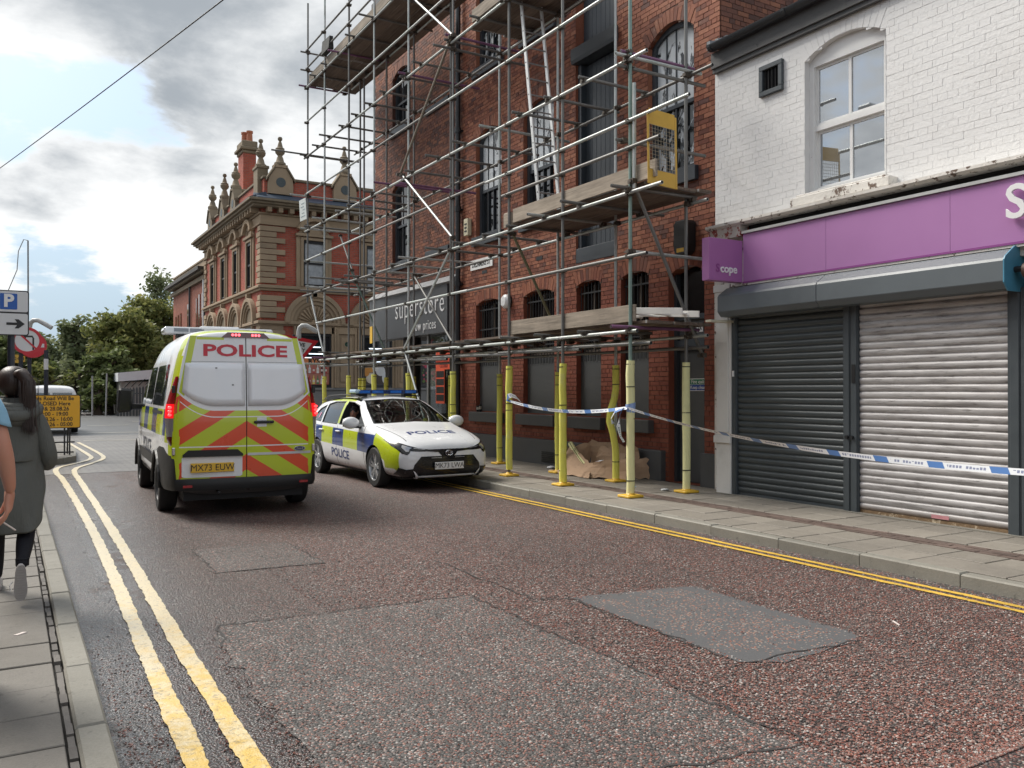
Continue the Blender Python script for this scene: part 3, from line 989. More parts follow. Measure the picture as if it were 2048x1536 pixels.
# fire door with fanlight
fdp = MB().box(9.06, 9.11, 9.5, 10.15, .11, 2.14).build('door', M_GREYBOARD, wh, bv=.004)
MB().box(9.045, 9.065, 9.56, 9.60, 1.0, 1.14).build('handle', M_BLACKM, fdp)
df = MB().box(9.0, 9.14, 9.43, 9.495, .1, 3.34).box(9.0, 9.14, 10.155, 10.22, .1, 3.34).box(9.0, 9.14, 9.495, 10.155, 2.145, 2.30).box(9.0, 9.14, 9.495, 10.155, 2.62, 2.70).build('door_frame', M_SLATEP, wh)
pane(df, [(9.495, 2.3), (10.155, 2.3), (10.155, 2.62), (9.495, 2.62)], 9.06, M_GREYBOARD, name='panel')
pane(df, [(9.495, 2.7), (10.155, 2.7), (10.155, 3.36), (9.825, 3.43), (9.495, 3.36)], 9.08, M_GLASSD)
# plinth
MB().box(8.79, 8.93, 10.30, 17.25, .06, .58).build('plinth', M_GREYP, wh, bv=.01)
MB().box(8.79, 8.93, 9.11, 9.42, .06, .60).build('plinth', M_GREYP, wh, bv=.01)
v = MB()
for k in range(6): v.box(8.775, 8.80, 13.0, 13.75, .16 + k * .035, .185 + k * .035)
v.build('air_grille', M_BLACKM, wh)
MB().box(8.78, 8.80, 12.86, 13.0, .18, .50).build('bare_patch', mat('broken_render', (.22, .15, .07), .9, var=.5, vs=20, bmp=1), wh)
for y, z in ((16.23, 4.1), (14.0, 4.1)):
    MB().box(8.885, 8.95, y - .11, y + .11, z - .035, z + .035).build('air_brick', M_BLACKM, wh)
# grey pier and rainwater pipe at the joint of the two bays
MB().box(8.86, 9.0, 17.50, 17.82, .1, 2.9).build('pier', M_GREYP, wh)
rp = MB().tube((8.80, 17.33, .2), (8.80, 17.33, 12.2), .058, 12)
dp = rp.build('downpipe', M_PIPE, wh, smooth=40)
for z in (2.1, 3.9, 5.6, 7.4, 9.2): MB().tube((8.80, 17.33, z), (8.80, 17.33, z + .12), .075, 12).box(8.80, 8.9, 17.24, 17.42, z + .03, z + .06).build('pipe_collar', M_PIPE, dp)
# shop sign boards over the open corner
fs = MB().box(8.72, 8.9, 17.72, 22.66, 2.88, 4.0).build('sign_board', mat('charcoal_sign_board', (.062, .065, .07), .38, var=.12, vs=1.4, bmp=.05), wh)
text('lettering', 'superstore', .72, (8.72, 19.32, 3.585), (0, -1, 0), (0, 0, 1), M_WHITEPL, fs, .012, sx=.80, space=1.16, bold=-.009)
text('lettering', 'low prices', .35, (8.72, 18.95, 3.10), (0, -1, 0), (0, 0, 1), M_WHITEPL, fs, .010, sx=.74, space=1.18, bold=-.002)
MB().prism([(8.66, 4.03), (8.72, 4.0), (8.9, 4.0), (8.9, 4.22)], 17.5, 22.7, 'y').build('lead_flashing', M_LEAD, wh)
MB().box(8.705, 8.718, 22.42, 22.6, 2.83, 3.3).build('yellow_tag', mat('yellow_plate', (.75, .45, .03), .4), wh)
# arcade behind the sign: columns and shop glass
for x, y, r_ in ((9.12, 20.62, .235), (10.4, 21.15, .17)):
    MB().lathe([(r_, 0), (r_, 2.8)], (x, y, .1), 20).build('column', mat('black_column', (.022, .020, .019), .4, var=.3, bmp=.1), wh, smooth=40)
gp = MB().box(8.98, 8.99, 17.82, 19.25, .35, 2.88).build('shop_glass', M_CLEAR, wh)
MB().box(8.95, 9.02, 19.25, 19.33, .1, 2.9).box(8.95, 9.02, 17.82, 19.25, .1, .35).build('shop_frame', mat('alu_frame', (.33, .34, .35), .35, metal=.6), wh)
MB().box(13.0, 13.1, 17.7, 22.0, .02, 2.94).box(9.4, 13.0, 17.62, 17.7, .02, 2.94).build('shop_wall', mat('shop_inner_wall', (.09, .085, .08), .7), wh)
MB().box(8.93, 13.0, 17.65, 22.6, .02, .11).build('shop_floor', M_SLAB, wh)
MB().box(9.3, 9.9, 18.0, 18.4, .11, 1.35).build('counter', mat('dark_counter', (.03, .03, .035), .4), wh)
MORG = mat('orange_notice_paper', (.78, .11, .045), .6, var=.06)
no = MB().box(8.955, 8.962, 17.95, 18.82, 2.02, 2.52).box(8.955, 8.962, 18.35, 18.82, 1.20, 2.02).build('notice_board', MORG, at=(8.96, 18.4, 1.2))
tag(no, 'orange closing notice with rows of black print on the shop glass below the sign', 'notice')
ink = mat('black_print', (.015, .014, .014), .6)
for i, s_ in enumerate(('SAVE UP', 'PLUS BRANDS', 'SHOP CLEAR ALL', 'CLOSED')):
    text('lettering', s_, .115, (8.955, 18.38, 2.45 - i * .115), (0, -1, 0), (0, 0, 1), mat('faded_red_print', (.30, .03, .02), .6), no, .001, bold=.004)
for i in range(4):
    text('lettering', 'IIIIIIIIII', .19, (8.955, 18.58, 1.90 - i * .19), (0, -1, 0), (0, 0, 1), ink, no, .001, sx=.9, bold=.012)

# things fixed to the warehouse wall
al = MB().box(8.79, 8.89, 16.83, 17.03, 4.99, 5.37).build('alarm_box', mat('cream_plastic', (.62, .57, .40), .5, var=.1), bv=.01, at=(8.85, 16.93, 4.99))
tag(al, 'cream alarm box on the brick wall beside the black drainpipe', 'alarm box')
for z in (5.07, 5.15, 5.23): MB().box(8.782, 8.79, 16.88, 16.98, z, z + .035).build('vent_slot', M_BLACKM, al)
b2 = MB().prism([(9.60, 3.72), (9.62, 3.62), (9.7, 3.58), (9.82, 3.58), (9.90, 3.62), (9.92, 3.72), (9.92, 4.05), (9.88, 4.1), (9.64, 4.1), (9.60, 4.05)], 8.72, 8.89, 'x').build('alarm_box', M_BLACKM, bv=.01, at=(8.8, 9.76, 3.58))
tag(b2, 'black rounded alarm box high on the brick wall above the fire door', 'alarm box')
MB().box(8.715, 8.73, 9.68, 9.84, 3.62, 3.68).build('strobe_lens', mat('amber_lens', (.5, .3, .03), .25), b2)
bl = MB().lathe([(.02, -.13), (.10, -.125), (.145, -.08), (.15, -.04), (.12, -.03), (.12, 0), (.16, 0)], (8.88, 15.2, 3.36), 18, 'x').build('bulkhead_lamp', M_WHITEPL, smooth=35, at=(8.85, 15.2, 3.36))
tag(bl, 'round white bulkhead lamp on the brick wall between two barred windows', 'lamp')
st = MB().box(8.87, 8.89, 15.85, 16.85, 4.19, 4.41).build('street_sign', mat('white_enamel', (.78, .78, .76), .3), at=(8.88, 16.35, 4.19))
tag(st, 'white street nameplate on the brick wall below a first floor window', 'street sign')
text('lettering', 'DELAMERE ST', .17, (8.87, 16.35, 4.30), (0, -1, 0), (0, 0, 1), ink, st, .001, sx=.8, bold=.003)
fe = MB().box(9.05, 9.058, 9.56, 9.92, 1.62, 1.70).build('fire_exit_sign', mat('sign_green', (.02, .16, .08), .4), at=(9.05, 9.74, 1.5))
tag(fe, 'small green and blue fire exit sign on the dark grey door', 'sign')
MB().box(9.05, 9.058, 9.56, 9.92, 1.53, 1.615).build('blue_panel', mat('sign_blue', (.015, .06, .28), .4), fe)
MB().box(9.053, 9.059, 9.55, 9.93, 1.52, 1.71).build('white_border', M_WHITEPL, fe)
text('lettering', 'Fire exit', .085, (9.05, 9.74, 1.66), (0, -1, 0), (0, 0, 1), M_WHITEPL, fe, .001)
text('lettering', 'Keep clear', .075, (9.05, 9.74, 1.573), (0, -1, 0), (0, 0, 1), M_WHITEPL, fe, .001)
dn = MB().box(9.045, 9.052, 9.62, 9.76, 2.42, 2.52).build('door_number_sticker', M_WHITEPL, at=(9.05, 9.7, 2.42))
tag(dn, 'small white number sticker on the panel over the fire door', 'sticker')
text('lettering', '3A', .08, (9.045, 9.69, 2.47), (0, -1, 0), (0, 0, 1), ink, dn, .001)

# ================================================================ white shop
sh = thing('white_shop', 'white painted brick shop with a purple sign and two roller shutters', 'building', (8.75, 5.0, .1))
SX = 8.76
PW = lambda u, z, d: (SX - d, u, z)
wo = Opening(6.28, 7.45, 4.02, 5.74, .17, .20)
brick_wall(sh, PW, 1.0, 9.06, 3.82, 6.15, [wo], M_PAINTW, M_PAINTW, 300, course=.08, bl=.235, reveal=.17, mrev=M_PAINTW, joint=.004, prot=.0024, jit=.0016, seed=3)
MB().box(8.98, 14, .9, 9.05, .02, 6.2).build('wall_core', M_DARK, sh)
MB().box(SX + .001, 8.98, 1.0, 9.05, 2.95, 3.82).build('wall_base', M_PAINTF, sh)
MB().box(8.541, 8.545, 8.79, 8.832, 1.02, 1.34).build('red_smear', mat('red_paint_smear', (.55, .07, .06), .6, wear=((.7, .67, .63), .47)), sh)
# sash window
x = 8.86
w = MB()
w.box(x - .02, x + .08, 6.28, 6.36, 4.02, 5.9).box(x - .02, x + .08, 7.37, 7.45, 4.02, 5.9).box(x - .02, x + .08, 6.36, 7.37, 4.02, 4.10)
w.prism([(6.36, 5.66), (7.37, 5.66)] + [(u, wo.top(u)) for u in (7.37, 7.2, 7.0, 6.865, 6.7, 6.5, 6.36)], x - .02, x + .08, 'x')
wf = w.build('window_frame', M_WOODW, sh)
MB().box(x + .0, x + .06, 6.36, 7.37, 4.84, 4.91).build('meeting_rail', M_WOODW, wf)
for za, zb, xx in ((4.10, 4.84, x + .05), (4.91, 5.66, x + .03)):
    MB().box(xx - .008, xx + .03, 6.845, 6.885, za, zb).build('glazing_bar', M_WOODW, wf)
    s_ = MB()
    s_.box(xx - .006, xx + .03, 6.36, 6.395, za, zb).box(xx - .006, xx + .03, 7.335, 7.37, za, zb).box(xx - .006, xx + .03, 6.395, 7.335, za, za + .035).box(xx - .006, xx + .03, 6.395, 7.335, zb - .035, zb)
    s_.build('sash', M_WOODW, wf)
    for ya, yb in ((6.395, 6.845), (6.885, 7.335)): pane(wf, [(ya, za + .035), (yb, za + .035), (yb, zb - .035), (ya, zb - .035)], xx + .008, M_GLASSF)
MB().box(8.60, 8.9, 6.13, 7.56, 3.87, 3.985).box(8.64, 8.9, 6.2, 7.5, 3.985, 4.02).build('sill', M_PAINTF, sh, bv=.008)
# eaves
MB().box(8.66, 8.75, 1.0, 9.04, 6.14, 6.36).box(8.69, 8.75, 1.0, 9.04, 6.08, 6.14).build('fascia_board', mat('grey_weathered_board', (.075, .075, .075), .6, var=.4, vs=3, bmp=.4, wear=((.02, .02, .02), .62)), sh)
gt = MB(); pr_ = [(.075 * cos(a), .075 * sin(a)) for a in [pi + pi * i / 8 for i in range(9)]]
gt.loft([[(8.585 + p, y, 6.43 + q) for p, q in pr_] + [(8.585 + p * .86, y, 6.43 + q * .86) for p, q in pr_[::-1]] for y in (.8, 8.98)])
go = gt.build('gutter', M_GUTT, sh, smooth=50)
for y in (8.94, 7.6, 6.2, 4.8, 3.4): MB().loft([[(8.585 + p * 1.12, yy, 6.43 + q * 1.12) for p, q in pr_] + [(8.585 + p * .9, yy, 6.43 + q * .9) for p, q in pr_[::-1]] for yy in (y - .03, y + .03)]).build('gutter_clip', M_GUTT, go)
sl = MB(); r_ = random.Random(2)
for k in range(14):
    for j in range(34):
        y0 = .8 + j * .25 + (k % 2) * .125; xa = 8.6 + k * .18; za = 6.37 + k * .07
        if y0 + .24 > 9.06: continue
        sl.hexa([(xa, y0, za), (xa + .3, y0, za + .11), (xa + .3, y0 + .245, za + .11), (xa, y0 + .245, za), (xa, y0, za + .012), (xa + .3, y0, za + .122), (xa + .3, y0 + .245, za + .122), (xa, y0 + .245, za + .012)])
tag(sl.build('slates', M_SLATE, sh), kind='stuff')
lf = MB()
for k in range(9):
    xa = 8.62 + k * .16; za = 6.42 + k * .075
    lf.hexa([(xa, 9.02, za), (xa + .15, 9.02, za), (xa + .15, 9.085, za), (xa, 9.085, za), (xa, 9.02, za + .12), (xa + .15, 9.02, za + .16), (xa + .15, 9.085, za + .16), (xa, 9.085, za + .12)])
lf.build('lead_flashing', M_LEAD, sh)
# vent
ve = MB().box(8.71, 8.76, 7.79, 8.19, 5.49, 5.555).box(8.71, 8.76, 7.79, 8.19, 5.835, 5.90).box(8.71, 8.76, 7.79, 7.855, 5.555, 5.835).box(8.71, 8.76, 8.125, 8.19, 5.555, 5.835).build('vent_frame', M_SHPOST, sh, bv=.006)
MB().box(8.752, 8.756, 7.855, 8.125, 5.555, 5.835).build('vent_back', M_DARK, ve)
for k in range(4):
    y = 7.90 + k * .06
    MB().hexa([(8.725, y, 5.555), (8.73, y, 5.555), (8.752, y + .035, 5.555), (8.747, y + .035, 5.555), (8.725, y, 5.835), (8.73, y, 5.835), (8.752, y + .035, 5.835), (8.747, y + .035, 5.835)]).build('slat', M_BLACKM, ve)
# timber cornice and boards round the sign
MB().prism([(8.46, 3.835), (8.46, 3.80), (8.5, 3.775), (8.75, 3.775), (8.75, 3.89)], 1.0, 8.95, 'y').build('cornice', M_PAINTF, sh)
MB().box(8.66, 8.755, 1.0, 8.32, 3.0, 3.774).build('recess_shade', M_DARK, sh)  # black box paints in the shade of the gap below the cornice
MB().box(8.50, 8.75, 8.32, 8.93, 3.62, 3.774).build('console', mat('console_paint', (.5, .46, .42), .7, var=.3, wear=((.25, .05, .04), .52)), sh)
MB().box(8.56, 8.76, 1.0, 8.5, 2.86, 2.985).box(8.50, 8.58, 1.0, 8.5, 2.945, 2.985).build('sign_ledge', M_PAINTF, sh)
MB().box(8.545, 8.75, 8.55, 8.83, .09, 2.99).box(8.525, 8.545, 8.58, 8.80, .95, 2.9).box(8.51, 8.545, 8.53, 8.85, .80, .90).box(8.51, 8.545, 8.53, 8.85, 2.9, 3.0).build('pilaster', mat('white_pilaster_paint', (.70, .69, .66), .55, var=.1, vs=3, bmp=.2, dirt=.35, dirtc=(.28, .25, .21)), sh, bv=.006)
MB().box(8.76, 8.9, 8.83, 9.08, .09, 3.82).build('wall_edge', M_PAINTF, sh)
# roller shutters
bx = [(8.66, 2.93), (8.47, 2.93), (8.32, 2.83), (8.30, 2.80), (8.30, 2.60), (8.36, 2.53), (8.66, 2.53)]
so = MB().prism(bx, 4.67, 6.9, 'y').prism(bx, 6.905, 8.55, 'y').build('shutter_box', M_SHBOX, sh, bv=.005)
en = MB().prism([(x_ + (8.48 - x_) * -.10, z_ + (z_ - 2.72) * .12) for x_, z_ in bx], 4.655, 4.668, 'y').build('box_end_plate', M_BLUE, sh)
MB().tube((8.47, 4.655, 2.72), (8.47, 4.50, 2.72), .03, 10).build('axle', M_BLACKM, en)
MB().tube((8.47, 4.56, 2.70), (8.47, 4.20, 2.70), .075, 14).build('motor', mat('rusty_motor', (.10, .055, .04), .6, var=.4), en, smooth=40)


def shutter(y0, y1, m, rail, pitch=.0815, z0=.12, z1=2.56):
    root = MB().box(8.60, 8.63, y0, y1, .085, z0 + .02).build('shutter_rail', rail, sh)
    pr = [(.0, 0), (-.010, .010), (-.017, .028), (-.019, .045), (-.015, .060), (-.006, .070), (.002, .072), (.002, .078), (.012, .078), (.012, 0)]
    h = (y1 - y0) / 2
    me = MB().loft([[(p, y, q) for p, q in pr] for y in (-h, h)]).mesh('slat', m, smooth=35)
    k = 0
    while z0 + (k + 1) * pitch < z1 + pitch:
        inst('slat', me, (8.61, (y0 + y1) / 2, z0 + .02 + k * pitch), root, scale=(1, 1, pitch / .0785)); k += 1
    MB().box(8.632, 8.64, y0, y1, .1, 2.6).build('shutter_back', M_DARK, root)
    return root


shutter(6.735, 8.455, M_SHDK, M_SHPOST)
s2 = shutter(4.79, 6.52, M_SHWH, mat('rotten_bottom_rail', (.20, .13, .07), .8, var=.5, vs=18, bmp=.9, wear=((.5, .42, .3), .55)))
shutter(2.6, 4.50, M_SHDK, M_SHPOST)
for y0, y1 in ((8.46, 8.545), (6.63, 6.73), (6.525, 6.625), (4.66, 4.785), (4.505, 4.655)):
    MB().box(8.565, 8.64, y0, y1, .09, 2.55).box(8.555, 8.565, y0 + .01, y1 - .03, .09, 2.55).build('guide_rail', M_SHPOST, sh, bv=.003)
for y in (6.66, 6.59): MB().tube((8.565, y, .98), (8.525, y, .98), .022, 10).build('lock_barrel', M_BLACKM, sh)
MB().box(8.548, 8.556, 6.55, 6.60, 1.62, 1.84).build('rail_sticker', M_BLACKM, sh)
MB().box(8.54, 8.564, 8.49, 8.52, 1.72, 1.80).build('switch_cover', M_WHITEPL, sh)
stk = MB().box(8.590, 8.593, 5.42, 5.62, .155, .195).build('sticker', mat('faded_pink_sticker', (.55, .25, .27), .5, var=.3), s2)
MB().box(8.5, 8.9, .9, 2.6, .05, 2.9).build('shop_pier', M_SHPOST, sh)
# purple sign and its panels
sg = thing('shop_sign', 'long purple fascia sign with white raised letters above the grey shutter box', 'sign', (8.55, 5, 2.99))
ys = [8.27, 6.92, 5.34, 3.76, 2.2, 1.0]
for a, b in zip(ys, ys[1:]):
    MB().box(8.50, 8.62, b + .0012, a - .0012, 2.995, 3.635).build('sign_panel', M_PURPLE, sg, bv=.0015)
MB().box(8.49, 8.63, 1.0, 8.27, 2.972, 2.993).build('bottom_trim', M_PURPLED, sg)
MB().box(8.47, 8.65, 1.0, 8.27, 3.638, 3.672).build('top_trim', mat('alu_trim', (.45, .46, .45), .4, metal=.3, var=.2), sg)
text('letter', 'Scope', .47, (8.46, 4.735, 3.365), (0, -1, 0), (0, 0, 1), M_WHITEPL, sg, .016, 'LEFT', bold=.006, lift=.014)
ps = thing('projecting_sign', 'square purple sign box sticking out from the corner of the white shop', 'sign', (8.2, 8.33, 2.98))
MB().box(7.89, 8.50, 8.275, 8.41, 2.985, 3.545).build('sign_box', mat('purple_box', (.36, .14, .35), .42, var=.08, vs=2), ps, bv=.004)
text('lettering', 'cope', .155, (8.085, 8.274, 3.145), (1, 0, 0), (0, 0, 1), M_WHITEPL, ps, .006, 'LEFT', bold=.003)
text('lettering', 'S', .155, (8.005, 8.274, 3.145), (1, 0, 0), (0, 0, 1), M_PURPLED, ps, .001, 'LEFT', bold=.003)
# ================================================================ scaffold
def galv():
    m, t = newmat('galvanised_tube')
    p = wpos(t); n = noise(t, p, 5, 5, .65); k = noise(t, p, 1.3, 3, .6)
    col = ramp(t, n * .6 + k * .4, [(.25, (.24, .245, .24)), (.45, (.46, .47, .46)), (.58, (.36, .40, .375)), (.75, (.19, .165, .14))])
    return fin(m, t, col, .40, .45, bump(t, noise(t, p, 90, 3, .6), .15, .003))


M_TUBE = galv()
M_TUBED = mat('dull_tube', (.17, .168, .16), .5, .4, var=.35, vs=4, bmp=.15)
M_TUBEG = mat('green_tinted_tube', (.19, .27, .24), .45, .3, var=.3, vs=4)
M_TUBEP = mat('pink_marked_tube', (.20, .09, .17), .5, .2, var=.5, vs=5)
M_TUBEW = mat('bright_new_tube', (.42, .43, .42), .42, .35, var=.1)
M_COUP = mat('rusty_coupler', (.10, .085, .07), .55, .6, var=.5, vs=12)


def wood_mat(name, c, k=1.0):
    m, t = newmat(name)
    p = wpos(t); x, y, z = sep(t, p)
    gr = noise(t, comb(t, x * 26, y * 1.6, z * 26), 1.0, 6, .65)
    bl = noise(t, p, 2.0, 4, .6); i = isle(t)
    f = (gr - .5) * 1.5 + (bl - .5) * .7 + (i - .5) * .5 + 1.0
    col = mix(t, 1.0, c, comb(t, f, f, f), 'MULTIPLY')
    col = mix(t, sstep(t, .60, .68, noise(t, comb(t, x * 30, y * 1.2, z * 60), 1.0, 4, .7)) * .7, col, tuple(v * .25 for v in c))
    return fin(m, t, col, .8, 0, bump(t, gr, .5, .005), .25)


M_BOARD = wood_mat('weathered_scaffold_board', (.29, .245, .195))
M_BOARDD = wood_mat('dirty_scaffold_board', (.155, .12, .095))
M_BAND_IRON = mat('board_end_band', (.35, .35, .34), .5, .6, var=.3)


def foam():
    m, t = newmat('yellow_foam_sleeve')
    p = wpos(t); n = noise(t, p, 6, 5, .6)
    col = mix(t, sstep(t, .5, .75, n) * .6, (.70, .67, .13), (.66, .63, .28))
    col = mix(t, sstep(t, .62, .70, noise(t, p, 30, 4, .7)) * .35, col, (.16, .14, .05))
    return fin(m, t, col, .75, 0, bump(t, n, .25, .01), .3)


M_FOAM = foam()
M_FOAMP = mat('faded_yellow_foam', (.74, .72, .38), .75, var=.14, vs=5, bmp=.2, dirt=.3, dirtc=(.2, .19, .12))
M_FOOT = mat('yellow_base_plate', (.68, .42, .04), .5, var=.2)
M_BLACKR = mat('black_tape', (.02, .02, .02), .6)

SC = thing('scaffold', 'grey tube scaffold with timber decks and yellow foam sleeves fronting the brick warehouse', 'scaffold', (7.6, 15, .1))
XO, XI = 7.12, 8.12
YS = [8.95, 10.56, 12.15, 14.22, 16.28, 18.22, 19.9, 21.76, 23.24]
RT = .0245
rs = random.Random(4)
_cp = MB(); _cp.box(-.045, .045, -.038, .038, -.032, .032).box(.02, .075, -.03, .03, -.022, .022).box(-.02, .02, -.055, .055, -.02, .02).tube((.055, -.03, 0), (.055, -.085, 0), .010, 5)
ME_CP = _cp.mesh('coupler', M_COUP)


def coupler(x, y, z, rz=None):
    inst('coupler', ME_CP, (x, y, z), SC, (0, 0, rs.choice([0, pi / 2, pi, -pi / 2]) if rz is None else rz))


def tube(name, a, b, m=None, r=RT):
    g_ = MB().path([a, b], r, 9)
    # open tube ends read as dark holes
    o = g_.build(name, m or M_TUBE, SC, smooth=50)
    d = (Vector(b) - Vector(a)).normalized()
    for p, s_ in ((Vector(a), -1), (Vector(b), 1)):
        if name in ('ledger', 'transom', 'brace'):
            MB().path([p + d * s_ * -.02, p + d * s_ * .0015], r * .8, 8).build('tube_bore', M_DARK, o)
    return o


def foot(x, y, z=.112):
    MB().prism([(x - .13, y - .115), (x - .115, y - .13), (x + .115, y - .13), (x + .13, y - .115), (x + .13, y + .115), (x + .115, y + .13), (x - .115, y + .13), (x - .13, y + .115)], z, z + .03, 'z').lathe([(.07, .03), (.045, .06)], (x, y, z), 12).build('base_plate', M_FOOT, SC, bv=.006)


def sleeve(std, pts, m, z0, r=.056):
    o = MB().path(pts, [r * rs.uniform(.95, 1.04) for _ in pts], 14).build('foam_sleeve', m, std, smooth=50)
    return o


for i, y in enumerate(YS):
    m = rs.choice([M_TUBE, M_TUBE, M_TUBED, M_TUBE]) if i else M_TUBEG
    z0 = .14 if i < 8 else 3.95
    s_ = tube('standard', (XO, y, z0), (XO, y, 12.3), m, RT)
    if i < 8:
        ztop = 1.93 if i < 3 else 1.88
        zb = .22 if i == 2 else .15
        k = 9
        pts = [(XO + .006 * sin(j * 2.1 + i), y + .006 * cos(j * 1.7 + i), zb + (ztop - zb) * j / k) for j in range(k + 1)]
        sl_ = sleeve(s_, pts, M_FOAMP if i == 0 else M_FOAM, zb)
        for zz in (zb + .18, zb + .95 + .1 * rs.random(), ztop - .05, ztop - .35 if i == 0 else ztop - .62):
            MB().lathe([(.0575, -.006), (.0575, .006)], (XO, y, zz), 14).build('tape_ring', M_BLACKR, s_)
        foot(XO, y)
for i, (y, zt) in enumerate(((8.97, 12.3), (10.57, 12.3), (12.19, 7.95), (14.22, 12.3), (16.33, 9.85), (18.26, 9.85), (19.94, 9.85), (21.51, 9.85), (21.80, 9.85))):
    s_ = tube('standard', (XI, y, .14), (XI, y, zt), rs.choice([M_TUBE, M_TUBED, M_TUBED]), RT)
    ztop = 1.92 if i < 2 else 1.84
    if i == 1:   # sagging sleeve
        pts = [(XI, y, .16), (XI, y, .40), (XI - .02, y - .02, .62), (XI - .10, y - .06, .86), (XI - .16, y - .05, 1.05), (XI - .12, y - .03, 1.22), (XI - .03, y, 1.40), (XI, y, 1.55), (XI, y, ztop)]
    else: pts = [(XI + .005 * sin(j + i), y, .16 + (ztop - .16) * j / 6) for j in range(7)]
    sleeve(s_, pts, M_FOAMP if i == 0 else M_FOAM, .16)
    for zz in (.42, ztop - .06, 1.62 if i else 1.22): MB().lathe([(.0585, -.006), (.0585, .006)], (XI, y, zz), 14).build('tape_ring', M_BLACKR, s_)
    foot(XI, y)

LED = [(XO, 2.31, 8.75, 22.0), (XO, 4.15, 8.25, 23.5), (XO, 5.12, 7.75, 23.3), (XO, 5.93, 8.55, 23.3), (XO, 6.97, 8.6, 23.3), (XO, 8.00, 8.7, 23.4), (XO, 8.96, 8.6, 23.3), (XO, 9.92, 12.0, 23.35), (XO, 3.32, 8.55, 22.3),
       (XO, 4.76, 8.3, 12.3), (XO, 10.45, 12, 23.3), (XO, 10.95, 12, 23.3),
       (XI, 2.28, 8.6, 22.2), (XI, 4.13, 8.6, 22.4), (XI, 5.93, 8.5, 22.6), (XI, 8.02, 8.8, 22.4), (XI, 9.88, 12.0, 22.6)]
for x, z, y0, y1 in LED:
    cuts = [y0]; y = y0
    while y1 - y > 7: y += rs.uniform(4.5, 6.2); cuts.append(y)
    cuts.append(y1); sgn = -1 if x == XO else 1
    for k, (a, b) in enumerate(zip(cuts, cuts[1:])):
        tube('ledger', (x + sgn * .05, a - .0, z + rs.uniform(-.01, .01)), (x + sgn * .05, b, z + rs.uniform(-.01, .01)), rs.choice([M_TUBE, M_TUBE, M_TUBED]))
    for yy in YS:
        if y0 < yy < y1: coupler(x + sgn * .02, yy, z)
# lower lapping tubes under the first deck
for a, b in (((XO, 8.6, 2.15), (XO, 10.9, 2.17)), ((XO, 10.2, 2.13), (XO, 12.6, 2.16)), ((XO, 12.2, 2.13), (XO, 15.2, 2.17)), ((XO, 14.6, 2.12), (XO, 17.9, 2.17)), ((XO, 17.4, 2.13), (XO, 22.3, 2.16)), ((XI, 8.6, 2.12), (XI, 14.8, 2.14)), ((XI, 14.3, 2.10), (XI, 22.0, 2.14))):
    tube('ledger', (a[0] + .06, a[1], a[2]), (b[0] + .06, b[1], b[2]), M_TUBED)
# transoms at right angles to the wall
for z, ya, yb, step in ((2.37, 8.9, 22.2, .98), (4.21, 8.9, 23.3, 1.02), (5.99, 8.95, 23.3, 1.05), (8.06, 8.95, 23.3, 1.1), (9.98, 12.4, 23.4, 1.12)):
    y = ya
    while y <= yb:
        xo = XO - rs.uniform(.10, .42); xi = rs.uniform(8.25, 8.68) if y > 10 else rs.uniform(8.2, 8.42)
        far = y > 22.6
        m = rs.choice([M_TUBE, M_TUBED, M_TUBED, M_TUBED, M_TUBEP if rs.random() < .4 else M_TUBED])
        tube('transom', (xo, y, z + rs.uniform(-.012, .012)), (xi, y + rs.uniform(-.03, .03), z + rs.uniform(-.012, .012)), m)
        coupler(XO - .05, y, z - .03); coupler(XI + .05, y, z - .03)
        y += step * rs.uniform(.72, 1.25)
for y, z, xa, xb, m in ((9.0, 5.86, 6.95, 8.5, M_TUBED), (9.0, 6.06, 7.0, 8.3, M_TUBEP), (8.93, 3.38, 7.05, 8.55, M_TUBE), (9.1, 4.90, 7.0, 8.6, M_TUBED), (14.2, 7.9, 6.7, 8.8, M_TUBED), (16.3, 8.1, 6.9, 8.8, M_TUBEP), (14.22, 8.15, 6.95, 8.75, M_TUBEP), (23.2, 8.06, 6.1, 8.6, M_TUBED), (23.2, 6.9, 6.6, 8.7, M_TUBE), (23.2, 5.1, 7.0, 9.0, M_TUBE), (23.2, 6.0, 6.9, 9.0, M_TUBE), (23.2, 10.4, 6.9, 8.6, M_TUBED), (23.2, 10.9, 6.9, 8.6, M_TUBED), (16.28, 5.8, 6.9, 8.7, M_TUBEP), (21.5, 2.2, 6.4, 8.5, M_TUBE), (21.6, 2.5, 6.9, 9.6, M_TUBED), (21.7, 4.2, 6.7, 9.4, M_TUBE), (22.4, 4.3, 6.8, 8.9, M_TUBE), (20.4, 4.28, 6.3, 8.5, M_TUBED), (19.4, 4.1, 6.7, 8.6, M_TUBED)):
    tube('transom', (xa, y, z), (xb, y, z), m); coupler(XO, y, z)
for a, b, m in (((7.09, 8.86, 4.30), (8.32, 8.86, 2.02), M_TUBED), ((7.16, 12.1, 4.12), (8.14, 12.1, 2.35), mat('olive_tube', (.17, .16, .09), .5, .3, var=.3)), ((7.05, 14.2, 4.13), (7.05, 16.38, 2.36), M_TUBE), ((7.18, 16.15, 3.9), (7.18, 14.36, 2.43), M_TUBED),
                ((7.05, 16.45, 6.02), (7.05, 14.1, 4.35), M_TUBEW), ((7.05, 15.85, 9.48), (7.05, 14.08, 8.1), M_TUBEW), ((7.04, 14.14, 8.09), (7.04, 16.55, 6.05), mat('brown_tube', (.22, .19, .15), .5, .3, var=.3)), ((7.12, 23.0, 4.18), (7.12, 21.66, 2.25), M_TUBE),
                ((7.16, 19.85, 4.45), (8.14, 19.85, 2.30), M_TUBEG), ((8.05, 21.6, 4.1), (8.05, 23.2, 5.9), M_TUBED)):
    tube('brace', a, b, m); coupler(*a); coupler(*b)
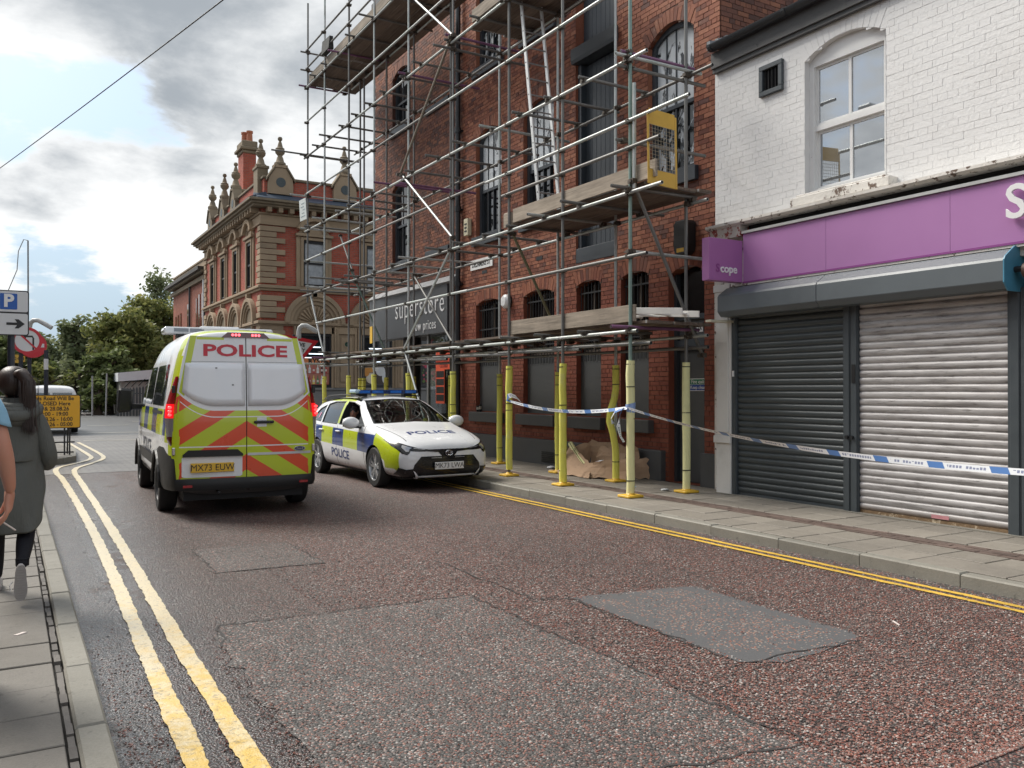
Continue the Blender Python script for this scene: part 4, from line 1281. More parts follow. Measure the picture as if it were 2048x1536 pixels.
# raking shore down to the footway, sleeved at its foot
rk = tube('brace', (7.08, 16.38, 2.34), (6.95, 14.55, .16), M_TUBE)
MB().path([(7.0, 15.2, .95), (6.975, 14.85, .52), (6.955, 14.6, .2)], .056, 14).build('foam_sleeve', M_FOAM, rk, smooth=50)

# decks: every board its own piece
def deck(z, y0, y1, xa, xb, m=M_BOARDD, L=3.9):
    n = int((xb - xa) / .228)
    for i in range(n):
        x = xa + i * .232; y = y0 - rs.uniform(0, .08)
        while y < y1:
            e = min(y + L, y1 + rs.uniform(0, .15))
            zz = z + rs.uniform(0, .008)
            bo = MB().box(x, x + .222, y + .004, e - .004, zz, zz + .036).build('board', m, SC)
            for q in (y + .02, e - .05): MB().box(x - .0015, x + .2235, q, q + .03, zz - .0015, zz + .0375).build('end_band', M_BAND_IRON, bo)
            y = e


deck(2.415, 8.72, 21.9, 7.20, 8.40)
deck(4.255, 8.78, 12.15, 7.20, 8.42)
deck(8.105, 11.0, 13.6, 7.2, 8.4)
deck(10.02, 13.2, 23.2, 7.15, 8.62)
for pts in ((7.150, 8.88, 12.2, 2.45, 2.675), (7.150, 8.45, 12.05, 4.29, 4.515), (7.150, 12.3, 13.5, 8.14, 8.36), (7.150, 13.0, 17.0, 10.06, 10.28), (7.150, 17.0, 20.4, 10.06, 10.28), (7.155, 20.4, 23.2, 10.06, 10.28)):
    x, a, b, za, zb = pts
    MB().box(x - .018 + .0, x + .018, a, b, za, zb).build('toe_board', M_BOARD, SC, bv=.003)
MB().box(7.14, 7.36, 12.12, 12.155, 4.27, 4.48).build('toe_board', M_BOARD, SC, bv=.003)
MB().prism([(7.135, 4.255), (7.165, 4.255), (7.165, 4.48), (7.15, 4.5), (7.135, 4.48)], 12.18, 12.36, 'y').build('toe_board', M_BOARD, SC)
MB().box(8.1, 8.6, 18.0, 18.03, 10.06, 10.3).build('toe_board', M_BOARD, SC)
MB().tube((XO - .02, 8.84, 4.2), (XO - .02, 8.84, 5.6), RT, 9).build('standard', M_TUBE, SC, smooth=50)
MB().hexa([(7.0, 21.1, 10.3), (7.14, 21.1, 10.3), (7.14, 21.7, 10.3), (7.0, 21.7, 10.3), (7.03, 21.1, 10.62), (7.12, 21.1, 10.62), (7.12, 21.7, 10.66), (7.03, 21.7, 10.66)]).build('debris_sack', mat('dark_sack', (.03, .032, .03), .8, var=.4, bmp=.8, bs=12), SC)

# ------------------------------------------------ things on the scaffold
ALU = mat('aluminium_ladder', (.66, .67, .66), .38, .35, var=.12, vs=4)
ld_ = thing('ladder', 'silver aluminium ladder leaning steeply from the middle timber deck', 'ladder', (7.65, 11.75, 4.3))
la, lb = Vector((7.45, 11.70, 4.30)), Vector((7.45, 12.44, 8.95))
dv = (lb - la).normalized(); nv = Vector((1, 0, 0)).cross(dv)
for x in (0, .40):
    a, b = la + Vector((x, 0, 0)), lb + Vector((x, 0, 0))
    g_ = MB(); q = [(-.012, -.034), (.012, -.034), (.012, .034), (-.012, .034)]
    g_.loft([[p + Vector((u, 0, 0)) + nv * v_ for u, v_ in q] for p in (a, b)])
    so_ = g_.build('stile', ALU, ld_)
    for k in range(16):
        p = la + dv * (.2 + k * .285) + Vector((x + (-.0125 if x == 0 else .0125), 0, 0))
        MB().tube(p, p + Vector((-.002 if x == 0 else .002, 0, 0)), .013, 8).build('rung_end', M_BLACKM, so_)
for k in range(16):
    p = la + dv * (.2 + k * .285)
    MB().tube(p + Vector((.01, 0, 0)), p + Vector((.39, 0, 0)), .014, 8).build('rung', mat('ladder_rung', (.3, .3, .3), .45, .5), ld_)

bg = thing('brick_guard', 'yellow framed wire mesh guard standing at the end of the middle deck', 'guard panel', (7.3, 8.52, 4.3))
YB = 8.50; MG = mat('yellow_guard_paint', (.62, .38, .06), .5, var=.2, vs=6, bmp=.1, wear=((.2, .12, .05), .68))
gf = MB()
def gp_(u, v): return (7.05 + u * .50, YB + .02 * v, 4.20 + v * .98 - u * .03)
def bar(u0, u1, v0, v1, t=.012):
    a, b, c, d = gp_(u0, v0), gp_(u1, v0), gp_(u1, v1), gp_(u0, v1)
    gf.hexa([a, b, (b[0], b[1] + t, b[2]), (a[0], a[1] + t, a[2]), d, c, (c[0], c[1] + t, c[2]), (d[0], d[1] + t, d[2])])
bar(0, .07, .04, .97); bar(.93, 1, .04, .97); bar(.07, .93, .0, .20); bar(.07, .93, .79, 1.0); bar(0.0, .07, 0, .04); bar(.93, 1, .0, .04)
gf.build('frame', MG, bg, bv=.004)
gm = MB()
for k in range(10):
    u = .07 + .86 * k / 9; gm.tube(gp_(u, .20), gp_(u, .79), .0028, 4)
for k in range(13):
    v_ = .20 + .59 * k / 12; gm.tube(gp_(.07, v_), gp_(.93, v_), .0028, 4)
gm.build('wire_mesh', mat('galvanised_wire', (.42, .36, .26), .5, .5), bg)

sp = thing('stepladder', 'folded white stepladder with coloured spots lying on the end of the lower deck', 'stepladder', (7.6, 8.6, 2.46))
MW = mat('paint_splashed_white', (.72, .70, .66), .5, var=.1)
for dx, y0, zz in ((0, 8.50, 2.52), (.34, 8.55, 2.50)):
    a = Vector((7.16 + dx, y0 + .9, zz + .07)); b = Vector((7.52 + dx, y0 - .12, zz))
    d = (b - a).normalized(); s_ = Vector((d.y, -d.x, 0)).normalized()
    g_ = MB(); g_.loft([[p + s_ * u + Vector((0, 0, v_)) for u, v_ in ((-.012, -.0), (.012, -.0), (.012, .085), (-.012, .085))] for p in (a, b)])
    st_ = g_.build('stile', MW, sp, bv=.003)
    for k, c in enumerate(((.5, .03, .06), (.02, .02, .03), (.45, .04, .10), (.02, .02, .02))):
        p = a + (b - a) * (.45 + .14 * k) + s_ * -.0125 + Vector((0, 0, .045 + .02 * (k % 2)))
        MB().lathe([(.012, 0), (.012, .0008)], (0, 0, 0), 8)
        g2 = MB(); g2.add([p + d * (.014 * cos(2 * pi * j / 8)) + Vector((0, 0, .014 * sin(2 * pi * j / 8))) - s_ * .001 for j in range(8)], [tuple(range(8))])
        g2.build('paint_spot', mat('spot_%d' % k if False else ['crimson_spot', 'black_spot', 'pink_spot', 'dark_spot'][k], c, .5), st_)
for k in range(4):
    a = Vector((7.22 + .09 * k, 9.32 - .24 * k, 2.56)); MB().hexa([tuple(a + Vector(v_)) for v_ in ((0, 0, 0), (.40, -.02, -.02), (.43, .04, -.02), (.03, .06, 0), (0, 0, .02), (.40, -.02, 0), (.43, .04, 0), (.03, .06, .02))]).build('tread', MW, sp)
wb = MB().hexa([(8.15, 8.52, 2.46), (8.62, 8.50, 2.46), (8.62, 8.6, 2.46), (8.15, 8.62, 2.46), (8.15, 8.52, 2.49), (8.62, 8.50, 2.49), (8.62, 8.6, 2.49), (8.15, 8.62, 2.49)]).build('timber_offcut', mat('pale_timber', (.62, .58, .45), .6, var=.15), at=(8.4, 8.55, 2.46))
tag(wb, 'pale timber offcut lying at the wall end of the lower deck', 'timber')
nt_ = MB().box(7.06, 7.075, 23.28, 23.62, 6.28, 6.88).build('notice_sheet', mat('weathered_white_sheet', (.66, .70, .68), .5, var=.12, vs=4), at=(7.07, 23.45, 6.28))
nt_.rotation_euler = (radians(-6), 0, radians(14))
tag(nt_, 'white weathered notice sheet tied to the far end of the scaffold', 'notice')
for k in range(5): MB().box(7.055, 7.06, 23.34 + .04 * (k % 2), 23.56 - .05 * (k % 3), 6.38 + k * .09, 6.40 + k * .09).build('print_line', mat('faded_print', (.3, .36, .38), .6), nt_)

# ------------------------------------------------ police tape
def tape_mat():
    m, t = newmat('police_tape_film')
    uv = E(t, t.nodes.new('ShaderNodeTexCoord').outputs['UV'])
    x, y, z = sep(t, uv)
    f = (x / .56 + y * .05).fr()
    blue = (f < .27)
    cell = ((x / .03).fr() > .28) * (noise(t, comb(t, (x / .03).fl() * 7.3, (y / .3).fl(), 0.0), 1.0, 0) > .42)
    txt = (y > .30) * (y < .72) * (f > .33) * (f < .94) * cell
    col = mix(t, blue, (.74, .77, .80), (.09, .20, .46))
    col = mix(t, txt * .75, col, (.07, .10, .25))
    return fin(m, t, col, .32, 0, None, .5)


M_TAPE = tape_mat()


def ribbon(name, pts, w, tw, parent=None, at=None, u0=0.0):
    """pts: centre line; tw(i/k): twist angle"""
    k = len(pts); vs = []; us = []; L = u0
    for i, p in enumerate(pts):
        p = Vector(p); d = (Vector(pts[min(i + 1, k - 1)]) - Vector(pts[max(i - 1, 0)])).normalized()
        if i: L += (p - Vector(pts[i - 1])).length
        up = Vector((0, 0, 1)); sd = d.cross(up)
        if sd.length < .05: sd = Vector((1, 0, 0))
        sd.normalize(); up = sd.cross(d); a = tw(i / (k - 1)); q = up * cos(a) + sd * sin(a)
        ww = w(i / (k - 1)) if callable(w) else w
        for s_ in (-1, 1): vs.append(p + q * ww / 2 * s_); us.append((L, (s_ + 1) / 2))
    g_ = MB(); g_.add(vs, [(2 * i, 2 * i + 2, 2 * i + 3, 2 * i + 1) for i in range(k - 1)])
    o = g_.build(name, M_TAPE, parent, at=at, smooth=60)
    ul = o.data.uv_layers.new(name='film')
    for lp in o.data.loops: ul.data[lp.index].uv = us[lp.vertex_index]
    return o


def sag(a, b, s_, n=40): return [Vector(a).lerp(Vector(b), i / n) - Vector((0, 0, s_ * 4 * (i / n) * (1 - i / n))) for i in range(n + 1)]


tp = thing('police_tape', 'blue and white police tape strung between the yellow scaffold poles', 'tape', (7.06, 8.9, 1.28))
c0, c1, c2 = (7.05, 12.12, 1.37), (7.05, 10.55, 1.19), (7.05, 8.93, 1.30)
pth = [Vector((7.05, 12.12 - 3.19 * i / 50, 1.37 - .07 * i / 50 - .11 * 4 * (i / 50) * (1 - i / 50))) for i in range(51)]
ribbon('strip', pth, lambda u: .030 + .02 * min(1, u * 5), lambda u: .5 * sin(u * 4) - .2, tp)
ribbon('strip', sag((7.05, 8.93, 1.30), (6.02, 3.0, .98), .13, 50), lambda u: .036 + .012 * min(1, u * 4), lambda u: .3 + .5 * sin(u * 5), tp, u0=.1)
ribbon('loose_end', [Vector((7.05, 12.1, 1.37)), Vector((7.02, 12.02, 1.43)), Vector((7.0, 11.88, 1.45)), Vector((7.0, 11.72, 1.42)), Vector((7.0, 11.6, 1.36))], .08, lambda u: u * .8, tp)
ribbon('loose_end', [Vector((7.04, 9.0, 1.30)), Vector((7.02, 9.06, 1.2)), Vector((7.01, 9.07, 1.05)), Vector((7.02, 9.04, .92)), Vector((7.05, 9.0, .84))], .075, lambda u: 1.2 + u * .5, tp)
ribbon('loose_end', [Vector((7.04, 9.02, 1.28)), Vector((7.0, 9.14, 1.24)), Vector((7.0, 9.22, 1.15)), Vector((7.02, 9.2, 1.08))], .04, lambda u: 1. - u, tp)
kn = MB()
for k in range(3):
    kn.loft([[(XO + (.062 + .003 * k) * cos(a), 8.95 + (.062 + .003 * k) * sin(a), 1.27 + .03 * k + dz + .015 * sin(a + k)) for a in [2 * pi * j / 14 for j in range(15)]] for dz in (-.02, .03)], False, False)
kn.build('wrap', mat('tape_wrap', (.25, .36, .62), .35, var=.5, vs=30), tp)

# ------------------------------------------------ flattened cardboard and litter
def card_mat():
    m, t = newmat('brown_cardboard')
    p = wpos(t); n = noise(t, p, 5, 5, .6)
    col = mix(t, n, (.36, .24, .155), (.48, .33, .22))
    col = mix(t, sstep(t, .58, .7, noise(t, p, 11, 4, .6)) * .3, col, (.12, .08, .055))
    return fin(m, t, col, .8, 0, bump(t, noise(t, p, 60, 3, .5), .15, .004), .25)


M_CARD = card_mat()
cb = thing('cardboard_box', 'big torn brown cardboard box collapsed on the pavement against the grey plinth', 'cardboard', (8.4, 11.4, .11))


def crumple(name, A, B, C, D, nx, ny, amp, seed, m=M_CARD, th=.006, jag=.03):
    """a creased sheet between four corners"""
    r = random.Random(seed); A, B, C, D = map(Vector, (A, B, C, D)); n_ = (B - A).cross(D - A).normalized()
    ph = [r.uniform(0, 6) for _ in range(6)]
    G = []
    for j in range(ny + 1):
        row = []
        for i in range(nx + 1):
            u, v_ = i / nx, j / ny
            p = A.lerp(B, u).lerp(D.lerp(C, u), v_)
            f = 1.2 * abs(((u * 1.3 + v_ * .3 + ph[0]) % 1) - .5) + 1.2 * abs(((u * .5 + v_ * 1.1 + ph[1]) % 1) - .5) + .12 * sin(v_ * 5 + ph[2] + u * 3)
            p = p + n_ * amp * (f - .5)
            if i in (0, nx) or j in (0, ny): p = p + (B - A).normalized() * r.uniform(-jag, jag) + (D - A).normalized() * r.uniform(-jag, jag)
            p.z = max(p.z, .115)
            row.append(p)
        G.append(row)
    g_ = MB(); vs = [p for row in G for p in row]; k = len(vs); vs += [p + n_ * th for p in vs]
    W_ = nx + 1; fs = []
    for j in range(ny):
        for i in range(nx):
            a = j * W_ + i; fs += [(a, a + 1, a + W_ + 1, a + W_), (k + a, k + a + W_, k + a + W_ + 1, k + a + 1)]
    edge = [i for i in range(W_)] + [j * W_ + nx for j in range(1, ny + 1)] + [ny * W_ + i for i in range(nx - 1, -1, -1)] + [j * W_ for j in range(ny - 1, 0, -1)]
    for a, b in zip(edge, edge[1:] + edge[:1]): fs.append((a, b, k + b, k + a))
    g_.add(vs, fs)
    return g_.build(name, m, cb)


crumple('back_panel', (8.70, 12.05, .12), (8.72, 10.75, .12), (8.66, 10.7, .62), (8.70, 12.0, .66), 12, 6, .07, 1)
crumple('side_panel', (8.10, 12.30, .12), (8.66, 12.02, .12), (8.68, 11.98, .64), (8.42, 12.25, .52), 8, 6, .05, 2)
crumple('front_panel', (8.02, 12.1, .12), (7.98, 11.1, .12), (8.22, 11.25, .28), (8.38, 12.2, .56), 10, 6, .06, 3, jag=.02)
crumple('end_panel', (7.98, 11.35, .12), (8.30, 10.55, .12), (8.45, 10.6, .46), (8.15, 11.2, .36), 9, 5, .06, 4, jag=.02)
crumple('torn_flap', (8.50, 11.6, .30), (8.60, 10.9, .36), (8.64, 10.9, .60), (8.58, 11.5, .62), 8, 5, .06, 5, jag=.05)
crumple('floor_panel', (8.06, 12.1, .12), (8.05, 11.2, .12), (8.68, 11.0, .13), (8.66, 12.0, .13), 8, 6, .03, 6)
crumple('end_flap', (8.4, 10.75, .12), (8.72, 10.5, .12), (8.70, 10.48, .45), (8.5, 10.7, .42), 6, 5, .04, 7)
text('lettering', 'FRAGILE', .11, (8.655, 11.35, .50), (0, -1, 0), (.05, 0, 1), ink, cb, .001, lift=.05) if False else None
MB().hexa([(8.34, 10.62, .2), (8.42, 10.58, .2), (8.42, 10.6, .2), (8.34, 10.64, .2), (8.36, 10.6, .4), (8.42, 10.57, .36), (8.42, 10.59, .36), (8.36, 10.62, .4)]).build('print_bar', ink, cb)
fs_ = MB().path([(8.40, 12.22, .60), (8.36, 12.05, .50), (8.28, 11.75, .36), (8.22, 11.5, .25), (8.2, 11.35, .2)], .045, 12).build('foam_offcut', M_FOAMP, smooth=50, at=(8.3, 11.8, .2))
tag(fs_, 'split yellow foam sleeve lying slantwise in the torn cardboard box', 'foam sleeve')
MB().path([(8.365, 12.2, .62), (8.325, 12.03, .52), (8.245, 11.73, .38), (8.185, 11.48, .27), (8.165, 11.36, .22)], .007, 6).build('slit', mat('slit_shadow_foam', (.12, .11, .04), .9), fs_)


def crumpled_bag(name, label, c, r0, seed, m, cat, flat=.6):
    r = random.Random(seed); g_ = MB(); ph = [r.uniform(0, 6) for _ in range(5)]
    rings = []
    for i in range(9):
        a = pi * i / 8
        ring = []
        for j in range(14):
            b = 2 * pi * j / 14
            k = r0 * (1 + .28 * sin(3 * b + ph[0] + a * 2) + .2 * sin(5 * b + ph[1] + a * 4) + r.uniform(-.1, .1))
            ring.append((c[0] + k * sin(a) * cos(b) + 1e-4 * cos(b), c[1] + k * sin(a) * sin(b) + 1e-4 * sin(b), c[2] + r0 * flat * (1 - cos(a))))
        rings.append(ring)
    g_.loft(rings)
    return tag(g_.build(name, m, smooth=25, at=c), label, cat)


MBAG = mat('white_carrier_film', (.74, .75, .78), .4, var=.08, bmp=.3, bs=15)
bag = crumpled_bag('carrier_bag', 'crumpled white carrier bag with a blue print inside the torn cardboard', (8.36, 11.22, .17), .13, 3, MBAG, 'bag', .85)
MB().add([(8.26, 11.24, .22), (8.25, 11.18, .22), (8.26, 11.18, .27), (8.27, 11.24, .27)], [(0, 1, 2, 3)]).build('blue_print', mat('blue_print', (.03, .07, .4), .4), bag)
crumpled_bag('litter', 'screwed up white tissue on the pavement beside the cardboard and an air grille', (8.42, 12.85, .108), .07, 8, MBAG, 'litter', .4)
crumpled_bag('litter', 'small dirty pink wrapper by the base of an inner yellow pole', (8.2, 12.5, .108), .05, 9, mat('dirty_wrapper', (.45, .33, .28), .7, var=.3), 'litter', .3)
crumpled_bag('litter', 'grey crumpled wrapper beside the base plate nearest the fire door', (7.98, 9.25, .108), .05, 10, mat('grey_wrapper', (.4, .41, .41), .5, var=.3), 'litter', .4)
lt = MB().box(7.86, 7.94, 9.85, 9.98, .108, .116).build('litter', mat('pale_blue_wrapper', (.25, .5, .62), .4), at=(7.9, 9.9, .108)); tag(lt, 'flat pale blue wrapper lying on the grey slabs before the fire door', 'litter')
lt = MB().hexa([(5.0, 3.5, .005), (5.008, 3.497, .005), (5.06, 3.582, .005), (5.052, 3.585, .005), (5.0, 3.5, .012), (5.008, 3.497, .012), (5.06, 3.582, .012), (5.052, 3.585, .012)]).build('litter', mat('cigarette_paper', (.7, .62, .58), .6), at=(5.05, 3.56, 0)); tag(lt, 'thin pale paper scrap lying on the red road surface', 'litter')
lt = MB().hexa([(.02, 5.75, .11), (.04, 5.74, .11), (.09, 5.78, .11), (.07, 5.79, .11), (.02, 5.75, .116), (.04, 5.74, .116), (.09, 5.78, .118), (.07, 5.79, .118)]).build('litter', mat('cigarette_paper'), at=(.05, 5.77, .11)); tag(lt, 'small white paper scrap on the left pavement beside the lifted shoe', 'litter')
for y, lb_, h in ((16.35, 'dark drinks can on the grey sill nearest the drainpipe, the taller of two', .16), (16.46, 'dark drinks can on the grey sill nearest the drainpipe, the shorter of two', .13)):
    c = MB().lathe([(.024, 0), (.031, .01), (.031, h - .015), (.025, h)], (8.85, y, 1.052), 14).build('drinks_can', mat('dark_can', (.03, .03, .035), .3, .5), smooth=40, at=(8.85, y, 1.052)); tag(c, lb_, 'can')
    MB().lathe([(.0313, h * .35), (.0313, h * .75)], (8.85, y, 1.052), 14, caps=False).build('can_label', mat('pale_label', (.45, .43, .38), .5), c)
# ================================================================ the bank across the side street
def far_brick(name, c1, c2, cm):
    m, t = newmat(name)
    p = wpos(t); x, y, z = sep(t, p)
    n = t.nodes.new('ShaderNodeTexBrick'); put(t, n.inputs['Vector'], comb(t, x + y, z, 0.0))
    for k, c in (('Color1', c1), ('Color2', c2), ('Mortar', cm)): n.inputs[k].default_value = c + (1,)
    n.inputs['Scale'].default_value = 1; n.inputs['Mortar Size'].default_value = .010; n.inputs['Brick Width'].default_value = .235; n.inputs['Row Height'].default_value = .08
    n.inputs['Bias'].default_value = -.1
    a = noise(t, p, .9, 5, .6); b = noise(t, p, 6, 4, .6)
    f = (a - .5) * .7 + (b - .5) * .5 + 1.0
    col = mix(t, 1.0, E(t, n.outputs['Color']), comb(t, f, f, f), 'MULTIPLY')
    return fin(m, t, col, .75, 0, bump(t, E(t, n.outputs['Fac']).inv(), .6, .01), .3)


M_BBR = far_brick('bank_red_brick', (.40, .085, .05), (.30, .062, .038), (.24, .13, .10))
M_XBR = far_brick('plain_red_brick', (.30, .085, .05), (.22, .065, .04), (.20, .13, .10))
M_TBR = far_brick('terrace_brick', (.26, .10, .07), (.20, .08, .055), (.22, .18, .15))
M_STONE = mat('buff_sandstone', (.30, .222, .145), .8, var=.22, vs=1.6, bmp=.3, bs=18, isl=.14, dirt=.35, dirtc=(.10, .08, .06))
M_STONED = mat('sooty_sandstone', (.19, .15, .10), .85, var=.35, vs=2.5, bmp=.4, bs=18, dirt=.7, dirtc=(.05, .045, .035))
M_GRANITE = mat('grey_granite', (.20, .195, .19), .55, var=.15, vs=4, bmp=.1, isl=.12)
M_BLUEB = mat('blue_lead_flashing', (.035, .055, .085), .5, var=.2)
M_LACE = mat('net_curtain', (.33, .35, .37), .8, var=.6, vs=7)

bk = thing('bank_building', 'ornate red brick and sandstone bank with ball finials on its parapet', 'building', (8.85, 35.2, 0))
FX, FY = 8.85, 35.2
Y1 = 46.8; X1 = 30
MB().box(FX, X1, FY, Y1, -.02, 9.25).box(FX + .15, X1, FY + .15, Y1, 9.25, 10.25).build('wall', M_BBR, bk)
MB().box(FX - .05, X1, FY - .05, Y1, -.02, .7).box(FX - .08, X1, FY - .08, Y1, .7, .86).box(FX - .04, X1, FY - .04, Y1, .86, 1.5).box(FX - .10, X1, FY - .10, Y1, 1.5, 1.60).build('plinth', M_GRANITE, bk, bv=.01)


def bands(name, levels, m):
    g_ = MB()
    for za, zb, d in levels: g_.box(FX - d, X1, FY - d, Y1 + d, za, zb)
    return g_.build(name, m, bk, bv=.012)


bands('string_course', ((5.60, 5.70, .08), (5.70, 5.80, .16), (5.80, 5.84, .10)), M_STONE)
bands('frieze', ((8.30, 8.36, .10), (8.36, 8.72, .05), (8.72, 8.80, .12)), M_STONE)
bands('cornice', ((8.99, 9.08, .42), (9.08, 9.18, .52), (9.18, 9.28, .62)), M_STONED)
bands('impost_band', ((4.18, 4.24, .10), (4.24, 4.36, .16)), M_STONE)
MB().prism([(FX - .60, 9.282), (FX - .60, 9.31), (FX - .0, 9.58), (FX + .14, 9.58), (FX + .14, 9.282)], FY - .3, Y1, 'y').prism([(FY - .60, 9.283), (FY - .60, 9.31), (FY - .0, 9.58), (FY + .14, 9.58), (FY + .14, 9.283)], FX - .3, X1, 'x').build('lead_apron', M_BLUEB, bk)
MB().box(FX + .10, X1, FY + .10, FY + .14, 9.32, 9.62).build('lead_band', M_BLUEB, bk)
MB().box(FX + .08, X1, FY + .08, Y1, 10.25, 10.36).build('coping', M_STONED, bk, bv=.02)
md = MB().box(-.09, .09, -.17, .17, -.10, .09).mesh('modillion', M_STONE)
for k in range(46): inst('modillion', md, (FX + .25 + k * .46, FY - .22, 8.90), bk)
for k in range(25): inst('modillion', md, (FX - .22, FY + .25 + k * .46, 8.90), bk, (0, 0, pi / 2))
# quoins
for i in range(28):
    if 13 < i and False: pass
    z = 1.62 + i * .238
    if z > 8.1 or 4.1 < z < 4.36 or 5.4 < z + .1 < 5.8: continue
    w = .98 if i % 2 else .62
    MB().box(FX - .07, FX + w, FY - .07, FY + (1.6 - w) * .6, z, z + .215).build('quoin', M_STONE, bk, bv=.015)
    MB().box(FX - .07, FX + .2, Y1 - (w * .6), Y1 + .05, z, z + .215).build('quoin', M_STONE, bk, bv=.015)


class Face:
    """front face: u = X, looking at -Y; side face: u = Y, looking at -X"""
    def __init__(s, front): s.f = front
    def P(s, u, d, z): return (u, FY - d, z) if s.f else (FX - d, u, z)
    def box(s, g_, u0, u1, d0, d1, z0, z1):
        return g_.box(u0, u1, FY - d1, FY - d0, z0, z1) if s.f else g_.box(FX - d1, FX - d0, u0, u1, z0, z1)
    def pris(s, g_, pts, d0, d1):
        return g_.prism(pts, FY - d1, FY - d0, 'y') if s.f else g_.prism(pts, FX - d1, FX - d0, 'x')
    def arch(s, g_, uc, zc, r0, r1, d0, d1, n=20, a0=0, a1=pi):
        rings = []
        for i in range(n + 1):
            a = a0 + (a1 - a0) * i / n
            rings.append([s.P(uc + r * cos(a), d, zc + r * sin(a)) for r, d in ((r0, d0), (r0, d1), (r1, d1), (r1, d0))])
        return g_.loft(rings)


M_DARKG = mat('dark_window_glass', (.015, .017, .02), .06, spec=.8)
M_SASHD = mat('dark_sash', (.012, .012, .013), .4)


def upper_window(F, uc, hw=.46):
    g_ = MB()
    F.box(g_, uc - hw - .30, uc - hw - .12, 0, .07, 5.84, 8.0); F.box(g_, uc + hw + .12, uc + hw + .30, 0, .07, 5.84, 8.0)
    F.box(g_, uc - hw - .12, uc - hw, 0, .12, 5.84, 7.92); F.box(g_, uc + hw, uc + hw + .12, 0, .12, 5.84, 7.92); F.box(g_, uc - hw, uc + hw, 0, .12, 7.80, 7.92)
    F.box(g_, uc - hw - .34, uc + hw + .34, 0, .18, 7.95, 8.07)
    o = g_.build('window_surround', M_STONE, bk, bv=.012)
    g_ = MB(); F.arch(g_, uc, 7.98, .62, .80, .0, .24, 14, .35, pi - .35); F.arch(g_, uc, 7.98, .40, .55, .0, .10, 12, .3, pi - .3); F.pris(g_, [(uc - .70, 8.07), (uc + .70, 8.07), (uc + .45, 8.42), (uc, 8.56), (uc - .45, 8.42)], 0, .06)
    g_.build('pediment', M_STONE, o, bv=.01)
    g_ = MB(); F.box(g_, uc - hw, uc + hw, 0, .012, 5.9, 7.80); g_.build('net_curtain', M_LACE if F.f else M_DARKG, o)
    g_ = MB(); F.box(g_, uc - hw, uc - hw + .06, .012, .06, 5.9, 7.8); F.box(g_, uc + hw - .06, uc + hw, .012, .06, 5.9, 7.8); F.box(g_, uc - hw + .06, uc + hw - .06, .012, .05, 6.80, 6.88); F.box(g_, uc - hw + .06, uc + hw - .06, .012, .06, 5.9, 5.96); F.box(g_, uc - hw + .06, uc + hw - .06, .012, .06, 7.68, 7.8)
    g_.build('window_sash', M_SASHD, o)
    g_ = MB(); F.box(g_, uc - .09, uc + .09, .0, .2, 5.40, 5.60); g_.build('bracket', M_STONE, o)


def ground_arch(F, uc, R0, small=False):
    zc = 4.30; k = R0 / 1.30
    g_ = MB()
    for r0, r1, d in ((R0 * .86, R0, .20), (R0 * .74, R0 * .86, .14), (R0 * .62, R0 * .74, .08)): F.arch(g_, uc, zc, r0, r1, 0, d)
    o = g_.build('arch', M_STONE, bk, bv=.008)
    g_ = MB(); F.arch(g_, uc, zc, .02, R0 * .62, 0, .02); g_.build('tympanum', M_STONE if not small else M_STONED, o)
    if not small:
        for i in range(13):
            a = pi * (i + .5) / 13; g2 = MB()
            q = [F.P(uc + r * cos(b), .02 + dd, zc + r * sin(b)) for r, b, dd in ((.20, a - .035, 0), (.20, a + .035, 0), (R0 * .58, a + .085, 0), (R0 * .58, a - .085, 0))]
            q2 = [F.P(uc + r * cos(b), .09, zc + r * sin(b)) for r, b in ((.22, a - .02), (.22, a + .02), (R0 * .54, a + .06), (R0 * .54, a - .06))]
            g2.hexa(q + q2); g2.build('fan_rib', M_STONE, o)
        g2 = MB(); F.arch(g2, uc, zc, .01, .18, 0, .10); g2.build('boss', M_STONE, o)
        g2 = MB(); F.box(g2, uc - R0 * .62, uc + R0 * .62, 0, .10, 3.90, 4.18); g2.build('lintel', M_STONE, o)
    hw = R0 * (.54 if not small else .52)
    ztop = 3.88 if not small else 4.18
    g_ = MB(); F.box(g_, uc - hw, uc + hw, 0, .015, 1.60, ztop)
    w_ = g_.build('shop_window', M_DARKG, bk)
    g_ = MB(); F.box(g_, uc - hw, uc - hw + .07, .015, .07, 1.6, ztop); F.box(g_, uc + hw - .07, uc + hw, .015, .07, 1.6, ztop); F.box(g_, uc - hw + .07, uc + hw - .07, .015, .07, 1.6, 1.72); F.box(g_, uc - hw + .07, uc + hw - .07, .015, .07, ztop - .1, ztop)
    g_.build('window_frame', M_SASHD, w_)
    for u0, u1, d in ((uc - R0 * .62 - .02, uc - hw - .01, .10), (uc + hw + .01, uc + R0 * .62 + .02, .10), (uc - R0 * .70, uc - R0 * .64, .16), (uc + R0 * .64, uc + R0 * .70, .16)):
        g_ = MB(); F.box(g_, u0, u1, 0, d, 1.6, 4.18); g_.build('door_jamb', M_STONE, o, bv=.01)
    return w_, hw


